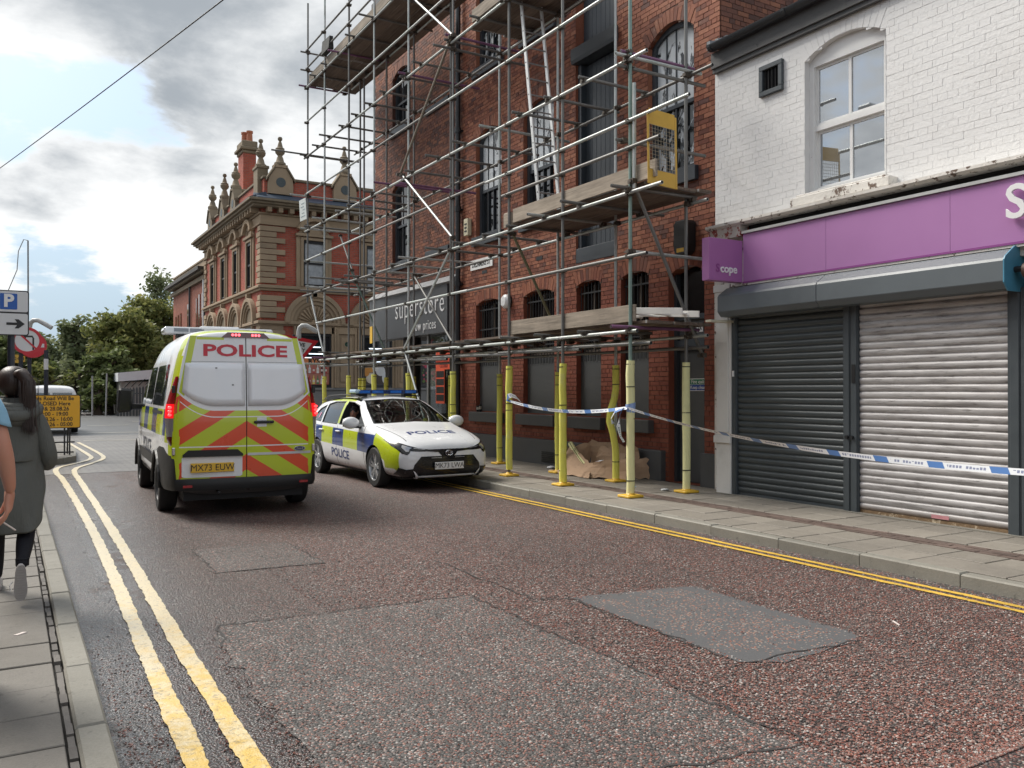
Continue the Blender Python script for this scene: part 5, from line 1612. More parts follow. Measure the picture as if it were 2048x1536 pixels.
FR, SD = Face(True), Face(False)
for i in range(7): upper_window(FR, 11.05 + 2.78 * i)
for y in (36.96, 39.51, 42.08, 44.56): upper_window(SD, y, .40)
wins = [ground_arch(FR, 11.09 + 2.78 * i, 1.30) for i in range(6)]
for y in (36.96, 39.51, 42.08, 44.56): ground_arch(SD, y, 1.12, True)
for i in range(6):
    u = 12.48 + 2.78 * i; g_ = MB()
    FR.box(g_, u - .46, u + .46, 0, .06, 1.6, 4.18); FR.box(g_, u - .46, u - .36, .06, .12, 1.6, 4.18); FR.box(g_, u + .36, u + .46, .06, .12, 1.6, 4.18); FR.box(g_, u - .36, u + .36, .06, .12, 3.9, 4.18); FR.box(g_, u - .36, u + .36, .06, .12, 1.6, 1.75); FR.box(g_, u - .25, u + .25, .06, .085, 3.15, 3.75)
    o = g_.build('pilaster', M_STONE, bk, bv=.012)
    g_ = MB(); FR.arch(g_, u, 3.47, .10, .16, .085, .11, 20, 0, 2 * pi); g_.build('roundel', M_STONE, o)
    g_ = MB(); FR.arch(g_, u, 3.47, .01, .10, .085, .09, 16, 0, 2 * pi); g_.build('roundel_glass', mat('green_roundel', (.02, .06, .045), .2), o)
    g_ = MB(); FR.box(g_, u - .28, u + .28, .06, .085, 1.85, 2.95); g_.build('panel', M_STONE, o, bv=.01)
g_ = MB(); FR.box(g_, FX + .02, 9.75, 0, .06, 1.6, 4.18); g_.build('pier', M_STONE, bk)
# strip lights seen through the shop windows
for i in (0, 1, 2):
    for j, (dx, z) in enumerate(((.05, 3.02), (-.35, 2.85), (.30, 2.72), (-.05, 3.3))):
        MB().box(11.09 + 2.78 * i + dx - .3, 11.09 + 2.78 * i + dx + .3, FY - .02, FY - .017, z, z + .035).build('strip_light', (lambda: _mc.get('lit_tube') or _mc.setdefault('lit_tube', fin(*newmat('lit_tube'), (.8, .85, .9), .4, emit=(.75, .88, 1.0), estr=1.3)))(), wins[i][0])


def gable(F, uc):
    g_ = MB(); F.pris(g_, [(uc - .52, 9.62), (uc + .52, 9.62), (uc + .52, 10.0), (uc + .50, 10.28), (uc + .22, 10.72), (uc - .22, 10.72), (uc - .50, 10.28), (uc - .52, 10.0)], -.30, .02)
    F.box(g_, uc - .28, uc + .28, -.34, .06, 10.72, 10.86)
    o = g_.build('gablet', M_STONE if F.f else M_STONED, bk, bv=.015)
    g_ = MB()
    for a, b in (((uc - .60, 10.16), (uc - .24, 10.72)), ((uc + .24, 10.72), (uc + .60, 10.16))):
        q = [(a[0], a[1]), (b[0], b[1]), (b[0], b[1] + .10), (a[0], a[1] + .10)]; F.pris(g_, q, -.32, .08)
    g_.build('raking_coping', M_STONED, o)
    g_ = MB(); F.arch(g_, uc, 10.12, .01, .20, .02, .03, 18, 0, 2 * pi); g_.build('roundel', mat('slate_roundel', (.05, .065, .07), .5), o)
    finial(F.P(uc, -.13, 10.86))


def finial(p):
    MB().lathe([(.24, 0), (.24, .08), (.17, .14), (.13, .30), (.10, .36), (.10, .40), (.19, .50), (.21, .60), (.17, .66), (.19, .69), (.12, .74), (.08, .90), (.06, .97), (.04, 1.0), (.09, 1.05), (.10, 1.11), (.07, 1.17), (.01, 1.19)], p, 14).build('finial', M_STONED, bk, smooth=35)


for u in (9.65, 12.43, 15.2, 18.0, 20.8): gable(FR, u)
for y in (40.37, 42.75, 45.6): gable(SD, y)
g_ = MB(); g_.box(FX - .02, FX + .42, FY + .55, FY + 1.25, 9.6, 10.8).box(FX - .06, FX + .46, FY + .51, FY + 1.29, 10.75, 10.88); g_.build('gablet', M_STONED, bk, bv=.02); finial((FX + .2, FY + .9, 10.88))
cx, cy = 9.78, 41.6
ch_ = MB().box(cx - .30, cx + .30, cy - .52, cy + .52, 9.3, 12.9).build('chimney', M_BBR, bk)
MB().box(cx - .38, cx + .38, cy - .60, cy + .60, 10.3, 10.85).box(cx - .42, cx + .42, cy - .64, cy + .64, 10.85, 11.0).build('chimney_base', M_STONED, ch_, bv=.03)
MB().box(cx - .36, cx + .36, cy - .58, cy + .58, 12.75, 12.9).box(cx - .46, cx + .46, cy - .68, cy + .68, 12.9, 13.05).box(cx - .36, cx + .36, cy - .58, cy + .58, 13.05, 13.35).build('chimney_cap', M_STONED, ch_, bv=.03)
for dx, dy in ((.08, -.16), (-.08, .2)): MB().lathe([(.15, 0), (.13, .45), (.16, .47), (.16, .56)], (cx + dx, cy + dy, 13.35), 12).build('chimney_pot', mat('terracotta', (.36, .12, .06), .7), ch_, smooth=40)
# window posters
MPAP = mat('poster_orange', (.62, .22, .08), .5, var=.15)
w0, hw = wins[0]
p0 = MB().box(10.42, 11.74, FY - .022, FY - .018, 1.74, 2.62).build('poster', mat('poster_salmon', (.42, .17, .12), .5, var=.25, vs=5), w0)
MB().box(10.42, 11.74, FY - .024, FY - .019, 2.62, 2.86).build('poster_header', MPAP, p0)
text('lettering', 'RYSY', .30, (11.15, FY - .024, 2.72), (1, 0, 0), (0, 0, 1), ink, p0, .001, bold=.012)
bc = [(.72, .74, .70), (.10, .03, .03), (.45, .04, .04), (.75, .62, .15), (.08, .22, .10), (.7, .7, .74), (.5, .1, .1)]
for row, zb in enumerate((1.76, 2.22)):
    for j in range(7):
        u = 10.52 + j * .175; hgt = .36; g_ = MB()
        pr = [(u - .05, zb), (u + .05, zb), (u + .05, zb + hgt * .55), (u + .018, zb + hgt * .72), (u + .018, zb + hgt), (u - .018, zb + hgt), (u - .018, zb + hgt * .72), (u - .05, zb + hgt * .55)]
        g_.prism(pr, FY - .026, FY - .0225, 'y'); bo = g_.build('printed_bottle', mat('bottle_print_%s' % 'abcdefg'[(j + row * 3) % 7], bc[(j + row * 3) % 7], .4), p0)
        MB().box(u - .04, u + .04, FY - .028, FY - .0262, zb + .08, zb + .17).build('printed_label', mat('bottle_label', (.68, .62, .55), .5), bo)
    MB().box(10.42, 11.74, FY - .0265, FY - .0222, zb - .03, zb).build('printed_shelf', mat('shelf_print', (.30, .08, .06), .5), p0)
w1, hw = wins[1]
p1 = MB().box(13.22, 14.54, FY - .022, FY - .018, 1.74, 2.62).build('poster', mat('poster_dark', (.06, .045, .04), .5), w1)
g_ = MB()
for i, (u, z, rx, rz, c) in enumerate(((13.62, 2.02, .24, .24, (.60, .52, .42)), (13.62, 2.02, .18, .18, (.66, .60, .48)), (14.05, 2.34, .22, .22, (.62, .62, .62)), (13.55, 2.42, .26, .15, (.55, .26, .06)), (13.82, 2.46, .15, .13, (.68, .66, .62)), (14.25, 2.05, .13, .25, (.66, .67, .68)), (13.4, 2.3, .14, .2, (.55, .24, .05)))):
    MB().prism([(u + rx * cos(a), z + rz * sin(a)) for a in [2 * pi * j / 20 for j in range(20)]], FY - .0245 - .0004 * i, FY - .0225, 'y').build('printed_shape', mat('food_print_%s' % 'abcdefg'[i], c, .5, var=.2, vs=8), p1)
w2, hw = wins[2]
p2 = MB().box(16.0, 17.3, FY - .022, FY - .018, 1.74, 2.75).build('poster', mat('poster_black', (.03, .025, .025), .5), w2)
for i in range(46):
    u, z = R.uniform(16.05, 17.25), R.uniform(1.8, 2.7); r_ = R.uniform(.04, .09)
    MB().prism([(u + r_ * cos(a) * R.uniform(.7, 1.1), z + r_ * sin(a)) for a in [2 * pi * j / 9 for j in range(9)]], FY - .0245 - .0001 * i, FY - .0225, 'y').build('printed_shape', mat('fruit_print_%s' % 'abcd'[i % 4], [(.45, .04, .09), (.55, .10, .14), (.30, .02, .05), (.10, .16, .04)][i % 4], .5), p2)
wsh = MB().box(X1, X1 + .5, FY, FY + 1, -.02, 9).build('end_pier', M_BBR, bk)

# plain brick wing further along
xw = thing('brick_wing', 'plain red brick building with narrow dark windows adjoining the bank', 'building', (8.85, 46.8, 0))
MB().box(8.95, 24, 46.86, 57.6, -.02, 7.75).build('wall', M_XBR, xw)
MB().box(8.78, 24, 46.9, 57.75, 7.38, 7.60).box(8.66, 24, 46.9, 57.85, 7.75, 7.86).build('eaves_band', M_STONED, xw)
MB().box(8.48, 24, 46.9, 58.0, 7.86, 8.04).build('cornice', mat('dark_eaves', (.04, .035, .03), .6), xw)
MB().box(8.95, 24, 46.9, 57.6, 8.04, 8.5).box(8.90, 24, 46.88, 57.66, 8.5, 8.58).build('parapet', M_STONE, xw)
for y, w_, z0, z1 in ((56.6, .35, 3.6, 6.05), (55.7, .45, 3.6, 6.1), (54.8, .35, 3.6, 6.15), (52.3, .5, 3.6, 6.5), (49.7, .35, 3.6, 6.6), (48.9, .5, 3.6, 6.75), (48.1, .35, 3.6, 6.75)):
    wo_ = MB().box(8.93, 8.95, y - w_ / 2, y + w_ / 2, z0, z1).build('window', M_DARKG, xw)
    MB().box(8.90, 8.95, y - w_ / 2 - .05, y + w_ / 2 + .05, z0 - .12, z0).box(8.90, 8.95, y - w_ / 2 - .06, y - w_ / 2, z0, z1).build('window_reveal', M_XBR, wo_)
for y in (51.4, 47.0): MB().tube((8.86, y, 0), (8.86, y, 7.5), .06, 8).build('downpipe', M_PIPE, xw)
for y, m_ in ((47.25, M_WHITEPL),): MB().tube((8.84, y, 0), (8.84, y, 7.4), .05, 8).build('downpipe', m_, xw)

# ================================================================ shed, palisade fence, trees
sd_ = thing('shed', 'low shed with a white sheet roof edge beyond the grey metal fence', 'shed', (8, 56, 0))
MB().box(5.7, 13, 56, 62, -.02, 2.0).build('wall', mat('pale_sheet_wall', (.40, .38, .35), .6, var=.2), sd_)
for k in range(24): MB().box(5.72 + k * .3, 5.80 + k * .3, 55.96, 56, 0, 1.98).build('wall_rib', mat('pale_sheet_wall'), sd_)
MB().hexa([(5.55, 55.6, 2.0), (13, 55.6, 2.6), (13, 62, 2.6), (5.55, 62, 2.0), (5.55, 55.6, 2.52), (13, 55.6, 3.3), (13, 62, 3.3), (5.55, 62, 2.52)]).build('roof', mat('white_roof_sheet', (.72, .74, .76), .5, var=.08), sd_)
pf = thing('palisade_fence', 'dark grey steel palisade fence with spiked tops in front of the shed', 'fence', (7, 52, 0))
MPF = mat('grey_palisade', (.085, .09, .092), .6, .2, var=.3, vs=3)
for k in range(26):
    x = 5.3 + k * .155; y = 53.2 - k * .09; h = 1.55 + k * .022
    MB().prism([(x - .062, 0), (x + .062, 0), (x + .062, h - .12), (x, h), (x - .062, h - .12)], y, y + .02, 'y').build('pale', MPF, pf)
for z in (.4, 1.3): MB().path([(5.25, 53.27, z), (9.2, 50.97, z)], .035, 6).build('rail', MPF, pf)
for k in range(7): MB().hexa([(5.6 + .35 * k, 53.1 - .2 * k, 1.62 + .06 * k), (5.66 + .35 * k, 53.1 - .2 * k, 1.62 + .06 * k), (5.66 + .35 * k, 53.14 - .2 * k, 1.62 + .06 * k), (5.6 + .35 * k, 53.14 - .2 * k, 1.62 + .06 * k), (5.9 + .35 * k, 52.8 - .2 * k, 2.0 + .06 * k), (5.96 + .35 * k, 52.8 - .2 * k, 2.0 + .06 * k), (5.96 + .35 * k, 52.84 - .2 * k, 2.0 + .06 * k), (5.9 + .35 * k, 52.84 - .2 * k, 2.0 + .06 * k)]).build('raked_arm', M_BLACKM, pf)
for x, y, h, l in ((4.05, 54, 2.3, 'left of two thin pale posts standing before the dark trees'), (4.75, 54, 2.45, 'right of two thin pale posts standing before the dark trees, slightly tilted')):
    o = MB().tube((x, y, 0), (x + .05 * (x > 4.5), y, h), .045, 8).build('post', mat('pale_post', (.33, .34, .34), .5), at=(x, y, 0)); tag(o, l, 'post', 'pale posts before the trees')


def leaf_mat(name, stops):
    m, t = newmat(name)
    p = wpos(t); i = isle(t)
    n = noise(t, p, .55, 3, .5)
    col = ramp(t, (i * .5 + n * .5), stops)
    b = t.nodes.new('ShaderNodeBsdfPrincipled'); put(t, b.inputs['Base Color'], col); b.inputs['Roughness'].default_value = .55; b.inputs['Specular IOR Level'].default_value = .3
    tr = t.nodes.new('ShaderNodeBsdfTranslucent'); put(t, tr.inputs[0], col)
    mx = t.nodes.new('ShaderNodeMixShader'); mx.inputs[0].default_value = .45
    o = t.nodes.new('ShaderNodeOutputMaterial'); t.links.new(b.outputs[0], mx.inputs[1]); t.links.new(tr.outputs[0], mx.inputs[2]); t.links.new(mx.outputs[0], o.inputs[0])
    return m


LV = [leaf_mat('dark_leaf', [(.15, (.065, .09, .032)), (.5, (.13, .165, .06)), (.85, (.22, .25, .10))]),
      leaf_mat('grey_green_leaf', [(.15, (.10, .13, .06)), (.5, (.19, .22, .11)), (.85, (.28, .30, .17))]),
      leaf_mat('yellow_green_leaf', [(.15, (.075, .10, .03)), (.5, (.17, .19, .06)), (.85, (.29, .28, .10))])]
M_BARK = mat('bark', (.07, .055, .042), .9, var=.4, bmp=.8)


def tree(label, x, y, h, w, seed, lm, dens=1.0, airy=.35, lean=0.0, leaf=.16, trunk=.28, z0=.12, nm='tree'):
    r = random.Random(seed); h *= .88
    T = thing(nm, label, 'tree', (x, y, 0), group='trees behind the road junction')
    top = Vector((x + lean, y, h * .9))
    tp_ = [Vector((x, y, -.05)), Vector((x + lean * .3 + r.uniform(-.2, .2), y, h * .3)), Vector((x + lean * .6 + r.uniform(-.3, .3), y, h * .6)), top]
    MB().path(tp_, [trunk, trunk * .75, trunk * .45, .05], 9).build('trunk', M_BARK, T, smooth=60)
    tips = []
    for k in range(int(16 * dens) + 6):
        u = r.uniform(.15, .95); s_ = tp_[0].lerp(tp_[1], u * 3) if u < .33 else tp_[1].lerp(tp_[2], u * 3 - 1) if u < .66 else tp_[2].lerp(tp_[3], u * 3 - 2)
        a = r.uniform(0, 2 * pi); reach = w * (.35 + .65 * sin(pi * min(1, max(.05, (u - .05) * 1.05))) ** .7) * r.uniform(.55, 1)
        e = s_ + Vector((cos(a) * reach, sin(a) * reach * .8, h * r.uniform(.05, .18)))
        mid = s_.lerp(e, .5) + Vector((0, 0, h * .03))
        MB().path([s_, mid, e], [trunk * .3, trunk * .18, .02], 5).build('limb', M_BARK, T)
        tips += [e, mid, s_.lerp(e, .8)]
    tips.append(top + Vector((0, 0, h * .04)))
    g_ = MB()
    for c in tips:
        cr = r.uniform(.07, .15) * h * (.8 if airy > .5 else 1)
        n = int(cr * cr * 95 * dens * (1 - airy * .5) / (leaf / .16) ** 2)
        for _ in range(n):
            d = Vector((r.gauss(0, 1), r.gauss(0, 1), r.gauss(0, .8))).normalized() * cr * r.random() ** .45
            p = c + d
            if p.z < z0: continue
            a = Vector((r.gauss(0, 1), r.gauss(0, 1), r.gauss(0, .6))).normalized(); b = a.cross(Vector((r.gauss(0, 1), r.gauss(0, 1), r.gauss(0, 1)))).normalized()
            l = leaf * r.uniform(.7, 1.5); q = l * .55
            g_.add([p - a * l, p + b * q, p + a * l, p - b * q], [(0, 1, 2, 3)])
    g_.build('crown', LV[lm], T)


for args in (('broad dense dark green tree immediately left of the plain brick wing', 9.6, 66, 8.9, 2.9, 3, 2, 2.2, .1), ('rounded dark tree with a lower crown right behind the grey fence', 6.9, 63, 7.2, 2.9, 4, 2, 2.2, .1), ('thin wispy birch rising highest above the rounded dark trees', 10.2, 76, 12.0, 1.2, 5, 1, 1.3, .7),
             ('airy pale willow standing left of the rounded dark trees', 3.9, 68, 7.4, 1.5, 6, 1, 1.5, .55), ('narrow pale willow beside the rounded dark trees', 5.2, 70, 6.9, 1.0, 7, 1, 1.3, .6), ('low broad bush filling the gap below the pale willow', 3.6, 60, 3.6, 2.0, 8, 1, 1.6, .3), ('dark low tree behind the two thin pale posts', 5.4, 59, 4.4, 2.2, 9, 0, 2.0, .15),
             ('dark green tree at the left edge behind the round traffic signs', .6, 62, 6.0, 2.0, 10, 0, 1.6, .3), ('bright green shrub behind the white van roof', 1.9, 58, 3.3, 1.5, 11, 2, 1.5, .3), ('dark bushy tree behind the shed roof', 8.4, 72, 6.6, 2.6, 12, 0, 1.8, .2), ('very low dark bush beside the palisade fence end', 4.6, 57, 2.4, 1.4, 13, 0, 1.6, .2),
             ('pale green tree far behind the road closed sign', 2.4, 78, 6.4, 1.8, 14, 1, 1.4, .4)):
    tree(*args)
hl = MB()
n = 40
hl.loft([[(-60 + 160 * i / n, y, z * (.6 + .4 * sin(i * .35) ** 2 + .12 * sin(i * 1.3))) for i in range(n + 1)] for y, z in ((115, 0), (125, 3.5), (150, 8), (200, 10))], False, False)
tag(hl.build('hill', LV[0]), kind='structure')

# ================================================================ signs and street furniture
M_POLEB = mat('navy_sign_pole', (.022, .028, .042), .45, var=.2)
M_SGREY = mat('sign_back_grey', (.28, .29, .29), .5, .3)
M_SIGNW = mat('sign_white', (.66, .67, .68), .35, var=.06, vs=4)
M_RED = mat('sign_red', (.55, .02, .035), .35, var=.08)
M_BLKS = mat('sign_black', (.012, .012, .013), .4)
M_SBLUE = mat('parking_blue', (.012, .10, .42), .35)


def rrect(x0, x1, z0, z1, r, n=5):
    out = []
    for cx_, cz_, a0 in ((x1 - r, z0 + r, -pi / 2), (x1 - r, z1 - r, 0), (x0 + r, z1 - r, pi / 2), (x0 + r, z0 + r, pi)):
        out += [(cx_ + r * cos(a0 + pi / 2 * i / n), cz_ + r * sin(a0 + pi / 2 * i / n)) for i in range(n + 1)]
    return out


pk = thing('parking_sign', 'white parking sign with a blue P above a black arrow on a navy pole', 'sign', (.01, 11.8, .1))
MB().tube((.01, 11.83, .1), (.01, 11.83, 2.66), .038, 12).build('pole', M_POLEB, pk, smooth=40)
pb = MB().prism(rrect(-.17, .195, 2.19, 2.73, .03), 11.775, 11.79, 'y').build('sign_plate', M_BLKS, pk)
MB().prism(rrect(-.157, .182, 2.472, 2.717, .022), 11.771, 11.774, 'y').prism(rrect(-.157, .182, 2.203, 2.452, .022), 11.771, 11.774, 'y').build('sign_face', M_SIGNW, pb)
MB().prism(rrect(-.108, .072, 2.50, 2.69, .012), 11.768, 11.7705, 'y').build('blue_square', M_SBLUE, pb)
text('lettering', 'P', .205, (-.018, 11.768, 2.597), (1, 0, 0), (0, 0, 1), M_WHITEPL, pb, .001, bold=.008)
MB().prism([(-.04, 2.315), (.07, 2.315), (.045, 2.275), (.085, 2.275), (.15, 2.33), (.085, 2.385), (.045, 2.385), (.07, 2.345), (-.04, 2.345)], 11.768, 11.7705, 'y').build('arrow', M_BLKS, pb)


def disc(g_, cx_, cz_, r0, r1, y0, y1, n=40):
    if r0 <= 0: return g_.prism([(cx_ + r1 * cos(2 * pi * i / n), cz_ + r1 * sin(2 * pi * i / n)) for i in range(n)], y0, y1, 'y')
    rings = [[(cx_ + r * cos(2 * pi * i / n), y, cz_ + r * sin(2 * pi * i / n)) for r, y in ((r0, y0), (r1, y0), (r1, y1), (r0, y1))] for i in range(n + 1)]
    return g_.loft(rings, True, False)


def swan(parent, x, y, z, s_=1):
    MB().path([(x, y, z - .25), (x, y, z - .05), (x + .02, y - .02, z + .06), (x + .08, y - .06, z + .12), (x + .18, y - .12, z + .12), (x + .34, y - .2, z + .02), (x + .46, y - .26, z - .06)], .055 * s_, 10).build('sign_light', mat('grey_sign_light', (.42, .43, .42), .5, var=.15), parent, smooth=50)


nl = thing('no_left_turn_sign', 'round red ringed no left turn sign behind the parking sign', 'sign', (.32, 21.5, .11))
NY = 21.5; cz = 2.61; cxx = .32
MB().tube((.20, NY + .06, .1), (.20, NY + .06, 2.95), .045, 12).build('pole', M_POLEB, nl, smooth=40)
d0 = disc(MB(), cxx, cz, 0, .292, NY - .03, NY - .02).build('sign_face', M_SIGNW, nl)
disc(MB(), cxx, cz, .235, .296, NY - .038, NY - .018).build('red_ring', M_RED, d0)
MB().prism([(cxx + .10, cz - .20), (cxx + .135, cz - .20), (cxx + .135, cz + .06), (cxx + .10, cz + .115), (cxx - .02, cz + .115), (cxx - .02, cz + .155), (cxx - .12, cz + .095), (cxx - .02, cz + .035), (cxx - .02, cz + .075), (cxx + .09, cz + .075), (cxx + .10, cz + .06)], NY - .033, NY - .0305, 'y').build('arrow', M_BLKS, d0)
MB().prism([(cxx - .18, cz + .155), (cxx - .155, cz + .18), (cxx + .18, cz - .155), (cxx + .155, cz - .18)], NY - .037, NY - .0335, 'y').build('red_bar', M_RED, d0)
t4 = MB().box(.09, .16, NY - .01, NY, 2.12, 2.30).build('number_plate', mat('yellow_number', (.62, .38, .05), .5), nl)
text('lettering', '24', .095, (.125, NY - .01, 2.21), (1, 0, 0), (0, 0, 1), M_BLKS, t4, .001)
ne = thing('no_entry_sign', 'round red no entry sign partly hidden by the no left turn sign', 'sign', (.46, 23.5, .11))
NY = 23.5
MB().tube((.40, NY + .06, .1), (.40, NY + .06, 3.0), .045, 12).build('pole', M_POLEB, ne, smooth=40)
d1 = disc(MB(), .47, 2.60, 0, .30, NY - .03, NY - .02).build('sign_face', M_RED, ne)
MB().box(.29, .71, NY - .038, NY - .031, 2.555, 2.645).build('white_bar', M_SIGNW, d1)
t4 = MB().box(.22, .31, NY - .01, NY, 2.20, 2.34).build('number_plate', mat('yellow_number'), ne)
text('lettering', '4', .12, (.265, NY - .01, 2.27), (1, 0, 0), (0, 0, 1), M_BLKS, t4, .001)
swan(ne, .40, NY, 3.08)
ps_ = thing('sign_post', 'thin navy post with white stickers left of the road closed sign', 'post', (.75, 22.5, .1))
MB().tube((.72, 22.5, .11), (.72, 22.5, 2.45), .045, 12).build('pole', M_POLEB, ps_, smooth=40)
MB().tube((.72, 22.5, 2.0), (.72, 22.5, 2.25), .047, 12).build('sticker', M_SIGNW, ps_, smooth=40)
ma = thing('thin_mast', 'thin grey mast with a drooping wire rising behind the parking sign', 'mast', (.40, 26, .1))
MB().tube((.43, 26, .1), (.40, 26, 5.5), .022, 6).build('pole', M_SGREY, ma)
MB().path([(.40, 26, 5.5), (.30, 26, 5.52), (.18, 26, 5.2), (.15, 26, 4.7), (-.1, 26, 4.0), (-.4, 26, 3.5)], .012, 5).build('wire', M_SGREY, ma)

rc = thing('road_closed_sign', 'yellow temporary sign saying the road will be closed standing on the corner kerb', 'sign', (.83, 20.8, .11))
SY = 20.8
rp_ = MB().prism(rrect(.30, 1.33, .70, 1.425, .04), SY - .02, SY, 'y').build('sign_plate', M_BLKS, rc)
MB().prism(rrect(.318, 1.312, .718, 1.407, .03), SY - .024, SY - .0205, 'y').build('sign_face', mat('sign_yellow', (.80, .42, .02), .4, var=.05), rp_)
for i, s_ in enumerate(('This Road Will Be', 'CLOSED Here', '27 & 28.08.26', '09:00 - 19:00', '28.08.26 - 16:00', '29.08.26 - 05:00')):
    text('lettering', s_, .118, (.80 if i < 4 else .82, SY - .024, 1.345 - i * .112), (1, 0, 0), (0, 0, 1), M_BLKS, rp_, .001, sx=.92, bold=.002)
fl_ = MB()
for x in (1.02, 1.12): fl_.box(x - .016, x + .016, SY + .002, SY + .034, .12, 1.38)
for x in (.50, .60): fl_.box(x - .016, x + .016, SY + .002, SY + .034, .12, 1.38)
fl_.box(.40, 1.22, SY + .036, SY + .066, .38, .41).box(.40, 1.22, SY + .36, SY + .39, .14, .17)
for x in (.52, 1.10): fl_.hexa([(x - .015, SY + .04, 1.30), (x + .015, SY + .04, 1.30), (x + .015, SY + .07, 1.30), (x - .015, SY + .07, 1.30), (x - .015, SY + .5, .115), (x + .015, SY + .5, .115), (x + .015, SY + .53, .115), (x - .015, SY + .53, .115)][4:] + [(x - .015, SY + .04, 1.30), (x + .015, SY + .04, 1.30), (x + .015, SY + .07, 1.30), (x - .015, SY + .07, 1.30)])
fl_.build('steel_frame', mat('black_steel_frame', (.03, .03, .032), .5, .3), rc)

gv = thing('give_way_sign', 'triangular red bordered give way sign leaning behind the van roof', 'sign', (7.0, 24, .1))
MB().tube((6.86, 24.05, .0), (6.98, 24.05, 3.1), .042, 12).build('pole', M_POLEB, gv, smooth=40)
tl = radians(-9); gx, gz = 7.10, 2.72
def rot(p): return (gx + p[0] * cos(tl) - p[1] * sin(tl), gz + p[0] * sin(tl) + p[1] * cos(tl))
def tri(s_): return [rot((s_ * cos(a), s_ * sin(a))) for a in (pi / 6, 5 * pi / 6, -pi / 2)]
t0 = MB().prism(tri(.60), 23.97, 23.985, 'y').build('sign_face', M_RED, gv)
MB().prism(tri(.40), 23.962, 23.969, 'y').build('white_field', M_SIGNW, t0)
for s_, zz in (('GIVE', .10), ('WAY', -.05)):
    c = rot((0, zz)); text('lettering', s_, .15, (c[0], 23.962, c[1]), (cos(tl), 0, sin(tl)), (-sin(tl), 0, cos(tl)), M_BLKS, t0, .001, bold=.004)
swan(gv, 7.10, 24.0, 3.24, 1.2)
MB().tube((6.98, 24.05, 3.05), (7.10, 24.02, 3.05), .03, 8).build('bracket', M_SGREY, gv)

wr = MB().path([(-2.3 + 11.05 * t_, 40 - 47.9 * t_, 8.38 + .42 * t_ - .25 * 4 * t_ * (1 - t_) + .22) for t_ in [i / 30 for i in range(31)]], .013, 5).build('overhead_cable', M_BLACKM, at=(3, 16, 8.5)); tag(wr, 'single dark overhead cable crossing the cloudy sky', 'cable')
# the other side of the street: what the windows reflect
te = thing('brick_terrace', 'row of plain brick houses with a slate roof along the near pavement', 'building', (-4.3, 3, 0))
MB().box(-11, -4.3, -14, 15.5, -.02, 6.3).build('wall', M_TBR, te)
MB().prism([(-11.2, 6.3), (-4.1, 6.3), (-7.6, 8.3)], -14, 15.5, 'y').build('roof', M_SLATE, te)
for k in range(7):
    y = -12 + k * 4; MB().box(-4.31, -4.27, y - .5, y + .5, 3.6, 5.2).box(-4.31, -4.27, y - .6, y + .6, .8, 2.4).build('window', M_DARKG, te)
for y in (-6, 4, 14): MB().box(-8, -7.2, y - .6, y + .6, 7.9, 9.4).build('chimney', M_TBR, te)
cbk = thing('corner_building', 'brick building with a slate roof on the far left corner', 'building', (-9, 30, 0))
MB().box(-16, -5.5, 21.5, 42, -.02, 6.8).build('wall', M_TBR, cbk)
MB().prism([(-16.3, 6.8), (-5.2, 6.8), (-10.75, 9.4)], 21.3, 42.2, 'y').build('roof', M_SLATE, cbk)
for y in (23.5, 27.5, 31.5, 35.5, 39.5):
    for z0 in (1.0, 4.0): MB().box(-5.51, -5.46, y - .5, y + .5, z0, z0 + 1.6).build('window', M_DARKG, cbk)
for x in (-8, -13): MB().box(x - .5, x + .5, 21.46, 21.51, 4.0, 5.6).build('window', M_DARKG, cbk)
for args in (('broad tree beyond the corner building roof', -4, 60, 7.5, 2.8, 21, 0, 1.6, .3), ('tall loose tree further left beyond the corner building', -11, 64, 9, 3.0, 22, 2, 1.5, .3), ('low tree closing the far end of the street', -1.2, 70, 6, 2.4, 23, 1, 1.5, .35)): tree(*args)
lp = thing('street_lamp', 'tall grey street lamp with a flat head on the near pavement', 'street lamp', (-.75, 13.0, .1))
MB().path([(-.75, 13, .1), (-.75, 13, 6.5), (-.70, 13, 7.5), (-.5, 13, 8.0), (-.2, 13, 8.2)], [.09, .07, .05, .045, .04], 10).build('pole', M_SGREY, lp, smooth=50)
MB().box(-.3, .5, 12.82, 13.18, 8.15, 8.27).build('lamp_head', M_SGREY, lp, bv=.04)
# ================================================================ vehicles
def lerpt(tab, x):
    if x <= tab[0][0]: return tab[0][1]
    for (a, va), (b, vb) in zip(tab, tab[1:]):
        if x <= b: return va + (vb - va) * (x - a) / (b - a)
    return tab[-1][1]


def boolean_cut(o, cutter):
    m = o.modifiers.new('cut', 'BOOLEAN'); m.operation = 'DIFFERENCE'; m.solver = 'EXACT'; m.object = cutter
    try: m.material_mode = 'TRANSFER'
    except Exception: pass
    me = applied(o); o.modifiers.clear(); old = o.data; o.data = me
    bpy.data.meshes.remove(old); cm = cutter.data; bpy.data.objects.remove(cutter); bpy.data.meshes.remove(cm)


def bvh_of(me): return BVHTree.FromPolygons([v.co.copy() for v in me.vertices], [tuple(p.vertices) for p in me.polygons])


AX = {'-y': (Vector((0, 1, 0)), lambda a, b: Vector((a, -9, b))), '+y': (Vector((0, -1, 0)), lambda a, b: Vector((a, 9, b))),
      '-x': (Vector((1, 0, 0)), lambda a, b: Vector((-9, a, b))), '+x': (Vector((-1, 0, 0)), lambda a, b: Vector((9, a, b))), '+z': (Vector((0, 0, -1)), lambda a, b: Vector((a, b, 9)))}


def grid_bm(poly, step):
    bm = bmesh.new(); vs = [bm.verts.new((a, b, 0)) for a, b in poly]; bm.faces.new(vs)
    return grid_cut(bm, step)


